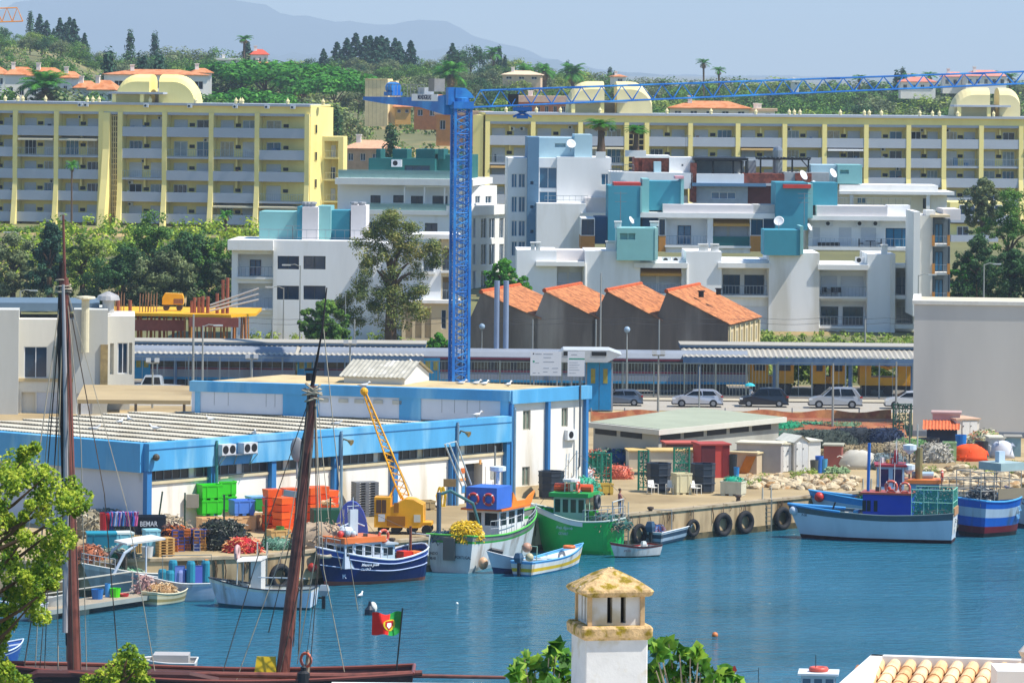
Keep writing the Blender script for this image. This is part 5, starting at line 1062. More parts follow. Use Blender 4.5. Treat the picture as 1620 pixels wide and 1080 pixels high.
# ---------------------------------------------------------------- blue fish hall
blu = M('#4c9ccb', .6, .12, .7, col2='#7db8d6', fac=.42, streak=True, bump=.2); bluc = M('#2f74ad', .55, .1, .5)
hallw = M('#e6e1d6', .8, .07, .7, col2='#c2b59a', fac=.38, streak=True); corr = M('#b9b3a2', .85, .2, .8, col2='#a39b88', fac=.45)
P0 = G(228, 845); P1 = G(800, 790); RZ = math.degrees(math.atan2(P1.y-P0.y, P1.x-P0.x)); frH = Fr(P0, RZ); LEN = (P1-P0).length
frG = Fr(P0, RZ-90)                                  # gable face, x negative to the left
Q = G(805, 789); UL = Vector((-21.1, 316, 0)); UR = frH.M @ Vector((frH.L(929, 700)[0], 0, 0))
t = thing('fish_hall', 'long low market hall with light blue fascia, blue posts and ribbed pale roof', 'warehouse', P0)
zF0, zF1, zW = 3.8, 5.45, 3.12
mb = MB(frH.M); ops = []
rects = [('d', 712, 760, 724, 800), ('D', 735, 739, 763, 796), ('v', 773, 750, 784, 796)]
dx = [frH.L(p, 760)[0] for p in (735, 763)]; dx2 = [frH.L(p, 760)[0] for p in (717, 724)]
mb.wall(0, LEN, -.5, zW, [(dx[0], dx[1], -.3, 2.55, 1.2), (dx2[0], dx2[1], -.3, 2.2, .12)]); mb.box(0, LEN, .25, .5, zW, zF0, ''); mb.build('wall', hallw, t)
mb = MB(frH.M); mb.box(dx[0]+.02, dx[0]+(dx[1]-dx[0])*.72, .3, .38, 0, 2.53); mb.build('doorway_shade_sheet', M('#2a2e34', .5, .2, 1), t)  # dark sheet across the opening stands in for its unlit inside
mb = MB(frH.M); mb.box(dx2[0]+.02, dx2[1]-.02, .05, .1, 0, 2.15); mb.build('side_door', M('#b9bfc9', .6), t)
mb = MB(frH.M); mb.box(-.05, LEN+.05, -.12, .0-.003, zW-.16, zW); mb.build('window_sill', M('#cdbf9c', .8), t)
mb = MB(frH.M); mb.box(-.1, LEN+.1, -.45, .4, zF0, zF1); mb.build('fascia', blu, t)
mb = MB(frH.M); mb.box(-.2, LEN, -.47, -.451, zF1-.42, zF1-.36); mb.build('fascia_seam', M('#1d5a8a', .6), t)
n = 46
for i in range(8):
    x0 = LEN*i/8+.35; x1 = LEN*(i+1)/8-.25; mb = MB(frH.M); mb.face((x0,.2,zW+.05),(x1,.2,zW+.05),(x1,.2,zF0-.0),(x0,.2,zF0-.0)); w_ = mb.build('window_strip', M('#4a4744', .35, .35, .9), t)
    mb = MB(frH.M); m_ = 5
    for k in range(m_+1): x = x0+(x1-x0)*k/m_; mb.box(x-.025, x+.025, .14, .19, zW+.05, zF0-.01)
    mb.build('frame', greym, w_)
for i, px in enumerate((230, 331, 427, 526, 620, 712, 798)):
    x = frH.L(px, 760)[0]; mb = MB(frH.M); mb.box(x-.2, x+.2, -.35, -.003, -.3, zF0-.003); mb.build('post', bluc, t)
mb = MB(frG.M); mb.wall(-18, 0, -.5, 3.7, []); mb.build('gable_wall', M('#c9ccd3', .8, .05, .4), t)  # bluish tone puts the gable's shade into its white
mb = MB(frG.M); mb.box(-18, -.003, -.4, .4, 3.7, zF1-.003); mb.build('gable_fascia', blu, t)
# stepped ribbed roof: rows parallel with the gable
rows = 15
for k in range(rows):
    y0 = .6+(LEN+3)*k/rows; y1 = .6+(LEN+3)*(k+1)/rows+.3
    # frame G: x left(-) .. , y into building = along facade direction
    mb = MB(frG.M); nC = 170; xa, xb = -24.0, -.45
    if k > 9: xa = -22
    for i in range(nC):
        u0, u1 = i/nC, (i+1)/nC; h0, h1 = ((.0, .045) if i % 2 == 0 else (.045, .0)); X0, X1 = xa+(xb-xa)*u0, xa+(xb-xa)*u1
        mb.face((X0, y0, 4.93+h0), (X1, y0, 4.93+h1), (X1, y1, 4.80+h1), (X0, y1, 4.80+h0))
        mb.face((X0, y0, 4.89+h0), (X1, y0, 4.89+h1), (X1, y0, 4.93+h1), (X0, y0, 4.93+h0))
    o = mb.build('roof_row', corr, t)
    mb = MB(frG.M); mb.box(xa, xb, y0+.12, y0+.16, 4.6, 4.9); mb.build('riser', M('#4a463f', .9), o)
mb = MB(frG.M); mb.prism([(-24,.3),(-.45,.3),(-.45,LEN),(-24,LEN)], 4.3, 4.6); mb.build('roof_base', M('#77716a', .9), t)
# upper block
t = thing('office_block', 'higher flat roofed white block with deep blue fascia behind the ribbed roof', 'building', Q)
FT = [UL, Q, UR, Vector((-15.5, 325, 0))]; zu = 7.07
frU = Fr(UL, math.degrees(math.atan2(Q.y-UL.y, Q.x-UL.x))); LU = (Q-UL).length; frV = Fr(Q, math.degrees(math.atan2(UR.y-Q.y, UR.x-Q.x))); LV = (UR-Q).length
mb = MB(); mb.prism([(p.x, p.y) for p in (UL+Vector((.3,.3,0)), Q+Vector((-.1,.35,0)), UR+Vector((-.3,.1,0)), FT[3])], -.3, zu-.45); mb.build('body', hallw, t)
mb = MB(frU.M); mb.box(0, LU, -.12, .3, 5.0, 5.52); mb.box(0, LU, -.12, .28, 5.52, 6.38)
mb.build('shaded_white_band', M('#cfd2da', .75, .05, .4), t)  # white of the shaded front, with the bluish shade put into the colour
mb = MB(frU.M); mb.box(-.1, LU+.1, -.3, .4, 6.38, zu); mb.build('front_fascia', blu, t)
for a_, b_2 in ((310,318),(449,506),(633,667),(793,806)): x0, x1 = frU.L(a_, 640)[0], frU.L(b_2, 640)[0]; mb = MB(frU.M); mb.box(x0, x1, -.2, -.123, 4.7, 6.38-.003); mb.build('blue_panel', blu, t)
for px in (514, 545, 570, 600, 630): x = frU.L(px, 632)[0]; mb = MB(frU.M); mb.box(x-.35, x+.3, -.2, -.123, 5.95, 6.2); mb.build('vent_hood', M('#b7b3a6', .8), t)
for px in (340,362,422,436,700,720,740,760): x = frU.L(px, 640)[0]; mb = MB(frU.M); mb.box(x-.015, x+.015, -.13, -.121, 5.5, 6.37); mb.build('panel_joint', greym, t)
mb = MB(frV.M); W1 = [(frV.L(827, 700)[0], frV.L(839, 700)[0], frV.L(833, 680)[1], frV.L(833, 649)[1]), (frV.L(888, 700)[0], frV.L(898, 700)[0], frV.L(893, 675)[1], frV.L(893, 645)[1]), (frV.L(826, 750)[0], frV.L(838, 750)[0], frV.L(832, 768)[1], frV.L(832, 738)[1])]
mb.wall(0, LV, -.3, 6.2, [(*w_, .18) for w_ in W1]); mb.build('flank_wall', hallw, t)
for w_ in W1: window(frV, t, w_, .16, 'w', 2, M('#a8a392', .6), M('#6f7a6c', .3, .3, 2))
mb = MB(frV.M); mb.box(-.05, LV+.1, -.3, .3, 6.2, zu-.003); mb.build('flank_fascia', blu, t)
for px in (806, 864, 924): x = frV.L(px, 690)[0]; mb = MB(frV.M); mb.box(x-.12, x+.12, -.28, -.003, .8 if px == 864 else -.2, 6.2-.003); mb.build('post', bluc, t)
mb = MB(frV.M); mb.box(.15, LV-.1, -.06, -.004, -.2, .75); mb.build('plinth', M('#c4ae88', .9, .12, 1), t)
acx, acz = frV.L(900, 695); acunit(frV, t, acx, -.01, acz, 1.2)
mb = MB(frV.M); x = frV.L(911, 690)[0]; mb.tube([(x,-.35,zu+.6),(x,-.35,1.8),(x-.3,-.3,1.5)], .07, 6); mb.build('drain_pipe', M('#4f5a64', .5), t)
mb = MB(); mb.prism([(p.x, p.y) for p in (UL+Vector((.2,.25,0)), Q+Vector((.0,.25,0)), UR+Vector((-.25,.0,0)), FT[3])], zu-.45, zu-.12); mb.build('roof_deck', M('#c4ad80', .95, .2, .6, col2='#a38f68', fac=.4), t)
# gabled monitor
fr = Fr(W(544, 612, 317), -18); a, b, c, d = fr.R(544, 601, 640, 612); z0 = zu-.15-fr.o.z; mb = MB(fr.M); hh = 1.0; dp = 5.0
mb.box(a, b, 0, dp, z0, z0+hh*.55); mb.face((b,0,z0+hh*.55),(b,dp,z0+hh*.55),(b,dp/2,z0+hh*1.4)); mb.face((a,0,z0+hh*.55),(a,dp/2,z0+hh*1.4),(a,dp,z0+hh*.55)); mo = mb.build('roof_monitor', M('#d5d4cc', .8, .05, 1), t)
mb = MB(fr.M)
for y0, zz0, y1, zz1 in ((-.3, .48, dp/2, 1.45), (dp+.3, .48, dp/2, 1.45)):
    n = 30
    for i in range(n): x0 = a-.25+(b-a+.5)*i/n; x1 = a-.25+(b-a+.5)*(i+1)/n; e0, e1 = (0, .05) if i % 2 else (.05, 0); mb.face((x0,y0,z0+hh*zz0+e0),(x1,y0,z0+hh*zz0+e1),(x1,y1,z0+hh*zz1+e1),(x0,y1,z0+hh*zz1+e0))
mb.build('monitor_roof', M('#a9a596', .85, .2, 1.5, col2='#c2beb2', fac=.4), mo)
# fittings of the hall: pipes, horn lamps, condenser rack, dish
def horn(lab, px, py):
    p = frH.M @ Vector((frH.L(px, py)[0], -.6, frH.L(px, py)[1])); t_ = thing('horn_lamp', lab, 'lamp', p); mb = MB(Matrix.Translation(p)); mb.tube([(-.1,.3,-.1),(0,0,.15),(.35,-.25,.05)], .05, 6); mb.build('bracket', M('#6b5d3a', .5), t_); mb = MB(Matrix.Translation(p)); mb.tube([(.3,-.2,.06),(.55,-.35,-.05)], [.07,.2], 10); mb.build('shade', M('#8c7a4c', .4), t_)
horn('brass horn lamp on the blue fascia left of the yellow crane jib', 532, 697); horn('brass horn lamp at the top of the grey pipe near the hall door', 718, 684); 
for px, lab in ((333, 'green pipe climbing the blue fascia beside the condenser rack'), (530, 'grey pipe on the hall wall below the left brass lamp'), (714, 'grey pipe on the hall wall left of the dark doorway'), (804, 'thick grey pipe at the right corner of the hall')):
    x = frH.L(px, 700)[0]; one('wall_pipe', lab, 'pipe', MB(frH.M).tube([(x,-.55,0),(x,-.55,5.2 if px != 804 else 5.9),(x+.05,-.5,5.3 if px != 804 else 6.0)], .1, 8), M('#6f8ea3' if px != 333 else '#3f7d78', .5))
p = frH.M @ Vector((frH.L(234, 722)[0], -.7, frH.L(234, 722)[1])); one('wall_speaker', 'round dark loudspeaker on the left end of the blue fascia', 'loudspeaker', MB().ball(p, .22), M('#4a4438', .6))
x, z = frH.L(362, 710); pr = frH.M @ Vector((x, -.8, z)); t = thing('condenser_rack', 'rack with four round black fans bolted on the blue fascia', 'condenser', pr); mb = MB(frH.M @ Matrix.Translation((x, -.9, z))); 
mb.box(-1.6, 1.6, .0, .5, -.32, -.26); [mb.tube([(q,.2,-.3),(q,.5,-1.0)], .03, 4) for q in (-1.4, 0, 1.4)]; [mb.tube([(q,-.2,-.3),(q,.5,-1.0)], .03, 4) for q in (-1.4, 1.4)]; mb.build('bracket', steel, t)
for k in (-1.0, .9):
    mb = MB(frH.M @ Matrix.Translation((x, -.9, z))); mb.box(k-.6, k+.6, -.1, .45, -.25, .4); u_ = mb.build('condenser_unit', M('#c3c7c8', .5), t)
    for e in (-.3, .3): mb = MB(frH.M @ Matrix.Translation((x, -.9, z))); mb.face(*[(k+e+.26*math.cos(6.283*j/14), -.105, .08+.26*math.sin(6.283*j/14)) for j in range(14)]); mb.build('fan', dark, u_)
p = W(470, 708, 290); t = thing('oval_dish', 'grey oval antenna dish on a short pole before the blue fascia', 'antenna', p); mb = MB(Matrix.Translation(p)); mb.tube([(0,.1,-1.9),(0,.1,.2)], .06); mb.build('pole', greym, t); mb = MB(Matrix.Translation(p)); mb.ball((0,0,-.1), .42, .12, .75, 14, 8); mb.build('reflector', M('#8c8f90', .6), t, True)
p = W(461, 781, 282); t = thing('harbour_lamp', 'big grey lamp head on a dark post between the orange bins', 'street lamp', (p.x, p.y, 0)); mb = MB(); mb.tube([(p.x+.3, p.y, 0), (p.x+.3, p.y, p.z)], .06); mb.build('pole', dark, t); mb = MB(); mb.cb((p.x-.1, p.y, p.z-.15), .75, .4, .35, .2, 0, .15); mb.build('lamp_head', M('#6d7f8c', .4), t)
# painted door plates
for (a_, c_, b_2, d_, m_, nm) in ((729,740,735,748,'#c9692f','orange_plate'),(727,756,736,760,'#d9924f','orange_plate'),(730,768,735,779,'#3f83b8','blue_plate'),(776,743,782,757,'#9a9a92','grey_plate'),(758,727,761,734,'#c9924f','orange_plate')):
    q = frH.R(a_, c_, b_2, d_); mb = MB(frH.M); mb.box(q[0], q[1], -.04, -.004, q[2], q[3]); one('wall_plate', {'#c9692f':'small orange notice left of the dark hall doorway, upper one','#d9924f':'small pale orange notice left of the dark hall doorway, lower one','#3f83b8':'small blue notice left of the dark hall doorway','#9a9a92':'grey notice with rows of marks right of the dark hall doorway','#c9924f':'small ochre plate above the dark hall doorway'}[m_], 'sign', mb, M(m_, .6, .3, 12))
# ---------------- white works, left
t = thing('white_works', 'white industrial building with cream shaft at the left edge', 'building', G(60, 656)); D = 381; fr = Fr(W(-60, 660, D), 4.8); ww = M('#dcd7c8', .85, .07, .5, col2='#c2b9a2', fac=.36, streak=True); gw = M('#bcbcb4', .85, .08, .5, streak=True)
zb_ = -fr.o.z
blk(t, fr, -60, 490, 29, 664, -1.5, 8, gw, base=zb_); blk(t, fr, 29, 505, 116, 664, 0, 8, ww, [(38,548,75,598,'w'),(84,548,95,598,'n'),(98,556,112,590,'w'),(34,620,56,660,'n'),(58,620,92,662,'s')], base=zb_)
blk(t, fr, 116, 490, 170, 664, -1.0, 8, gw, [(120,622,146,655,'s')], base=zb_); blk(t, fr, 170, 500, 213, 616, .5, 8, ww, [(174,543,180,592,'n'),(186,542,202,591,'w'),(204,542,209,592,'n')]); blk(t, fr, 170, 616, 205, 664, 4, 3, gw, base=zb_)
slab(t, fr, -60, 598, 116, 603, -.15, 1, M('#c4ad80', .8), 'ledge'); slab(t, fr, -60, 479, 157, 492, 2, 9, M('#5c707e', .6, .1, 1), 'roof_parapet')
mb = MB(fr.M); a, b, c, d = fr.R(-60, 474, 155, 480, 3)
for i in range(40): x = a+(b-a)*i/40; mb.box(x, x+(b-a)/80, 3, 11, d-.4, d-.32)
mb.build('roof_ribs', M('#8797a0', .6), t)
mb = MB(fr.M); x, z = fr.L(134, 620, -1.3); mb.tube([(x,-1.4,z+3.2),(x,-1.4,fr.L(134,474,-1.4)[1])], .32, 12); mb.lathe((x,-1.4,fr.L(134,474,-1.4)[1]), [(.35,0),(.8,.1),(.75,.25),(.1,.32)], 14); mb.build('flue', M('#cfc7a8', .7, .12, 2), t)
x, z = fr.L(171, 497, 0); mb = MB(fr.M); mb.lathe((x, 2, z), [(.5,0),(.45,1.0),(.95,1.05),(.85,1.4),(.1,1.75)], 14); mb.build('roof_cowl', M('#b8b4ae', .4, .2, 2, metal=.3), t)
mb = MB(fr.M); x, z = fr.L(161, 545, -1.2); mb.box(x-.1, x+.5, -1.15, -1.003, z-3.4, z); mb.build('stained_pipe', M('#a08a5c', .8, .3, 2), t)
# sandy platform between works and hall
one('sandy_platform', 'flat sandy concrete roof between the white works and the blue hall', 'roof', MB().prism([(-33,362),(-24.3,362),(-25.3,379),(-34,379)], 2.2, 2.5), sand)
for i, (x, y) in enumerate([(-32.8,362.1),(-28.5,362.1),(-24.8,362.1)]): one('platform_post', ['leftmost','middle','rightmost'][i]+' post under the sandy flat roof', 'post', MB().box(x-.1, x+.1, y, y+.2, 0, 2.2), M('#6b5d4c'))
# ---------------- building site with yellow formwork
D = 428; fr = Fr(W(160, 540, D), 0); t = thing('construction_deck', 'yellow formwork deck on rusty props with brick coloured formwork', 'construction site', fr.o); zd = fr.L(280, 497)[1]; x1 = fr.L(404, 500)[0]; yd = M('#dfa60e', .7, .12, .5)
mb = MB(fr.M); mb.prism([(0,0),(x1*.85,-2),(x1,1),(x1,11),(0,11)], zd-.15, zd+.1); mb.build('formwork_deck', yd, t)
mb = MB(fr.M); mb.box(1.5, x1*.55, -.3, -.05, zd-1.5, zd-.5); mb.box(x1*.58, x1*.9, -2.3, -2.1, zd-1.0, zd-.16); mb.build('beam_formwork', M('#8a4a3a', .8, .2, 2), t)
R3 = random.Random(4); rust = M('#a3622c', .8, .3, 3)
for i in range(46):
    x = x1*(.16+.82*i/46); y = R3.uniform(-1.8, 3) if x > x1*.5 else R3.uniform(.2, 3); mb = MB(fr.M); mb.tube([(x,y,-3),(x+R3.uniform(-.2,.2),y,zd-.2)], .07 if i % 4 else .13, 5); mb.build('prop', rust if i % 3 else ochre, t)
for px, h in ((186,1.2),(205,1.2),(307,1.5),(314,1.5),(320,1.6),(328,1.6),(343,1.9),(352,3.1),(359,3.3),(303,1.2)):
    x = fr.L(px, 497)[0]; mb = MB(fr.M); mb.tube([(x, .5, zd), (x, .5, zd+h)], .17, 8); mb.build('column_form', M('#94523a', .8, .2, 2), t)
for c in (180, 219, 232): 
    mb = MB(fr.M); x = fr.L(c, 497)[0]
    for k in range(8): q = x+(k % 4)*.25; mb.tube([(q, 1+k*.15, zd), (q+.05, 1+k*.15, zd+1.7+.3*R3.random())], .025, 4)
    mb.build('rebar', M('#8d6a4c', .7), t)
mb = MB(fr.M); xs_ = fr.L(350, 495)[0]
for k in range(3): mb.tube([(xs_-1, -.5+k*.2, zd+.35+k*.25), (x1+.3, -.2, zd+1.4+k*.5)], .09, 6)
mb.build('scaffold_tubes', M('#b5aca0', .5), t)
p = fr.M @ Vector((fr.L(268, 493)[0], 4.5, zd+.1)); t = thing('compressor', 'yellow site compressor on wheels standing on the formwork deck', 'compressor', p); mb = MB(Matrix.Translation(p)); mb.loft([[(-.95,y,.55),(.95,y,.55),(.97,y,1.2),(.85,y,1.55),(-.7,y,1.6),(-.95,y,1.2)][::-1] for y in (-.6,.6)]); mb.build('body', M('#e0a210', .5, .1, 2), t); mb = MB(Matrix.Translation(p)); mb.box(.1,.98,-.62,-.605,.65,1.1); mb.build('grille', M('#8a5a3a', .7, .3, 8), t)
for x in (-.6, .6): mb = MB(Matrix.Translation(p)); mb.extr([(x+.27*math.cos(q*.628), .27+.27*math.sin(q*.628)) for q in range(10)], -.55, .55); mb.build('wheel', M('#4a3a30'), t)
# ---------------- grey flat roofed building
FB = [Vector((5.6,340.7,0)), Vector((10.6,334,0)), Vector((20.4,347.6,0)), Vector((14,357,0))]
t = thing('grey_workshop', 'low grey workshop with flat greenish roof and slot windows under the eaves', 'building', FB[1]); gwm = M('#a3a39a', .9, .08, .4, col2='#94938a', fac=.4)
mb = MB(); inn = [Vector((6.1,340.9,0)), Vector((10.6,334.7,0)), Vector((19.8,347.6,0)), Vector((14,356.3,0))]; mb.prism([(p.x, p.y) for p in inn], -.2, 2.35); mb.build('wall', gwm, t)
mb = MB(); mb.prism([(p.x, p.y) for p in FB], 2.352, 2.72); mb.build('roof_slab', M('#c7c5b8', .85, .06, .6), t)
mb = MB(); mb.prism([((p.x-12.6)*.96+12.6, (p.y-345)*.96+345) for p in FB], 2.722, 2.76); mb.build('roof_felt', M('#9aa08a', .95, .1, .3), t)
for (A_, B_) in ((inn[0], inn[1]), (inn[1], inn[2])):
    f2 = Fr(A_, math.degrees(math.atan2(B_.y-A_.y, B_.x-A_.x))); L2 = (B_-A_).length
    for k in range(int(L2/3)): mb = MB(f2.M); mb.box(.25+k*3.0, 2.75+k*3.0, -.04, -.004, 1.9, 2.32); mb.build('slot_window', dark, t)
# ---------------- big grey wall building at the right
p = G(1444, 690); t = thing('grey_store', 'huge blank grey walled building filling the right side', 'building', p); fr = Fr((p.x, p.y, 0), -5.3); zt_ = fr.L(1500, 482)[1]
mb = MB(fr.M); mb.box(0, 40, 0, 11, -.3, zt_); mb.build('wall', M('#cac6bd', .85, .06, .2, col2='#bcb9b2', fac=.42, streak=True), t)
mb = MB(fr.M); mb.box(-.12, 40.1, -.12, .5, zt_, zt_+.3); mb.box(-.12, .5, .5, 11, zt_, zt_+.3); mb.build('coping', M('#d8d4c8', .8), t); mb = MB(fr.M); mb.box(-.03, 40, -.05, -.003, -.2, .45); mb.build('plinth', M('#7b8590', .8), t)
mb = MB(fr.M); mb.box(.51, 40, .51, 11, zt_+.003, zt_+.08); mb.build('roof_sheet', M('#c9bfa5', .8), t)
# ---------------- sheds
def shed(lab, px0, px1, pb, pt, dep, col, rz=0, roof=None, gable=False, doors=(), doorc='#d8d6cf', name='shed', rcol='#c9c1a8'):
    o = G((px0+px1)/2, pb); fr = Fr(W(px0, pb, o.y), rz); fr = Fr((fr.o.x, fr.o.y, 0), rz); x1 = fr.L(px1, pb)[0]; h = fr.L(px0, pt)[1]; t = thing(name, lab, 'shed', fr.o); mb = MB(fr.M); cm = M(col, .8, .1, .8, col2=None)
    if gable: mb.extr([(0,0),(x1,0),(x1,h),(x1/2,h+gable),(0,h)], 0, dep)
    else: mb.box(0, x1, 0, dep, 0, h)
    mb.build('wall', cm, t); mb = MB(fr.M)
    if gable:
        for s_ in (-1, 1): xe = x1/2+s_*(x1/2+.15); q = [(xe,-.15,h-.06),(x1/2,-.15,h+gable+.06),(x1/2,dep+.15,h+gable+.06),(xe,dep+.15,h-.06)]; mb.face(*(q if s_ < 0 else q[::-1])); mb.face(*[(a,b,c-.05) for a,b,c in q])
    else: mb.box(-.1, x1+.1, -.12, dep+.1, h, h+.1)
    mb.build('roof', M(rcol, .85, .12, 1.5), t)
    for d0, d1 in doors:
        for (u, v) in ((d0, (d0+d1)/2-.01), ((d0+d1)/2+.01, d1)):
            mb = MB(fr.M); mb.box(u*x1, v*x1, -.06, -.003, .05, h*.93); d = mb.build('door', M(doorc, .7, .06, 2), t); mb = MB(fr.M); [mb.box(u*x1+.02, u*x1+.1, -.09, -.061, h*q, h*q+.06) for q in (.2, .75)]; mb.build('hinge', dark, d)
    return t, fr, x1, h
t, fr, x1, h = shed('red painted shed with dark open doorway and corrugated red roof', 1108, 1154, 756, 704, 2.2, '#b8433c', 12, rcol='#a4443c'); mb = MB(fr.M); mb.box(.05, x1*.5, -.05, -.003, .4, h-.05); mb.build('doorway', M('#571c24', .8), t); mb = MB(fr.M)  # dark red panel stands in for the shaded inside of the open doorway
for i in range(10): x = x1*.76+i*x1*.023; mb.box(x, x+.03, -.05, -.003, 0, h)
mb.build('ribbed_cladding', M('#8e2f30', .7), t)
t, fr, x1, h = shed('open lean-to with rusty red corrugated roof left of the red shed', 1054, 1107, 745, 702, 2, '#7a5648', 8, rcol='#b4584a')
shed('long beige shed with white twin doors and an orange panel leaning on it', 1154, 1197, 748, 716, 2.5, '#b9a88c', -24, rcol='#cbb98f'); shed('end of the beige shed with white twin doors', 1197.5, 1216, 748, 715, 1.6, '#cfc8b6', 32, doors=((.05,.95),))
shed('grey shed behind the beige one with tall white doors', 1236, 1252, 747, 703, 2, '#cfccc3', 30, doors=((.05,.95),)); shed('long grey side of the shed behind the beige shed', 1165, 1235, 747, 701, 2, '#a49f9a', -14, rcol='#cdc6ae')
shed('white gabled shed with worn white planks', 1257, 1278, 747, 698, 2.5, '#dedbd3', 25, gable=.35, rcol='#d5d2c2', doors=((.1,.98),)); shed('second white shed right of the gabled one', 1279, 1298, 744, 698, 2.2, '#d8d5cc', 22, rcol='#d0ccba'); 
one('leaning_panel', 'orange and black framed panel leaning on the beige shed', 'panel', MB(Fr(G(1180, 749), -20).M).extr([(-.55,0),(.2,0),(.75,1.25),(.05,1.25)], -.12, -.05), M('#b8741c', .6, .15, 2))
t, fr, x1, h = shed('low rusty white container behind the black bins', 1030, 1113, 752, 714, 2.2, '#c3bda9', 6, doors=((.78,.99),), rcol='#c9ac6c')
shed('small white storage box behind the green gate', 995, 1029, 742, 714, 2, '#c9c0aa', 5, rcol='#c9ac6c')
shed('reddish board hut next to the blue barrels', 1303, 1331, 741, 705, 1.8, '#95554a', -8, rcol='#a3a08c')
t, fr, x1, h = shed('small white hut with plank doors before the grey wall', 1513, 1549, 706, 664, 3, '#d3cdbf', 20, doors=((.25,.9),), rcol='#c6a58c')
t, fr, x1, h = shed('pink topped hut with tiled lean-to before the grey wall', 1466, 1514, 706, 676, 2.4, '#22304a', -6, rcol='#c9714a'); 
mb = MB(fr.M); n = 22
for i in range(n): x0 = -.3+(x1+.5)*i/n; x2 = x0+(x1+.5)/n; e0, e1 = (0,.07) if i % 2 else (.07,0); mb.face((x0,-.9,h-.1+e0),(x2,-.9,h-.1+e1),(x2,1.2,h+.45+e1),(x0,1.2,h+.45+e0))
mb.build('tiled_awning', M('#c9683e', .8, .2, 3), t); mb = MB(fr.M); mb.box(.4, x1+.2, 1.2, 3, h, h+.95); mb.box(.3, x1+.3, 1.1, 3.1, h+.95, h+1.1); mb.build('upper_wall', M('#b79a94', .8), t)
shed('weathered blue grey shed at the right edge', 1590, 1615, 722, 692, 2, '#7f9ca3', -5, rcol='#8d8a80'); shed('white canvas covered shed left of the blue grey one', 1566, 1589, 722, 693, 2, '#cbc8bd', 4, rcol='#c9c4b0')
# green site gate and net by the grey wall
def frame_gate(lab, px0, px1, pb, pt, col='#14705a', mid=3):
    p = G(px0, pb); q = G(px1, pb+ (0)); h = W(px0, pt, p.y).z; t_ = thing('green_gate', lab, 'gate', p); mb = MB(); 
    for i in range(mid+1): a = p.lerp(q, i/mid); mb.tube([a, (a.x, a.y, h)], .07 if i in (0, mid) else .04, 6)
    for z in (h-.05, h*.5, .2): mb.tube([(p.x, p.y, z), (q.x, q.y, z)], .04, 5)
    mb.build('frame', M(col, .5), t_); mb = MB(); mb.face((p.x, p.y+.02, .2), (q.x, q.y+.02, .2), (q.x, q.y+.02, h-.05), (p.x, p.y+.02, h-.05)); mb.build('mesh', netm(col, 9, .5), t_)
frame_gate('green mesh gate leaf beside the right corner of the hall', 929, 952, 762, 716); frame_gate('green mesh gate leaf standing open over the yellow box', 951, 966, 781, 716, mid=2); frame_gate('green mesh gate with thick post beside the black bin', 1010, 1025, 775, 712, mid=2); frame_gate('tall green fence panel behind the black bins', 1066, 1090, 757, 707, mid=1)
frame_gate('dark green netted fence at the left corner of the grey wall', 1413, 1441, 692, 638, '#1f4a3c', 3)
one('earth_bank', 'reddish brown earth bank below the parked cars', 'earth bank', MB().loft([[(20,362,0),(20,366,1.0),(20,370,1.05),(20,371,0)],[(30.5,362,0),(30.5,366,1.0),(30.5,370,1.05),(30.5,371,0)]], cap=True), M('#8f5238', .95, .25, .8, col2='#a8714a', fac=.45))
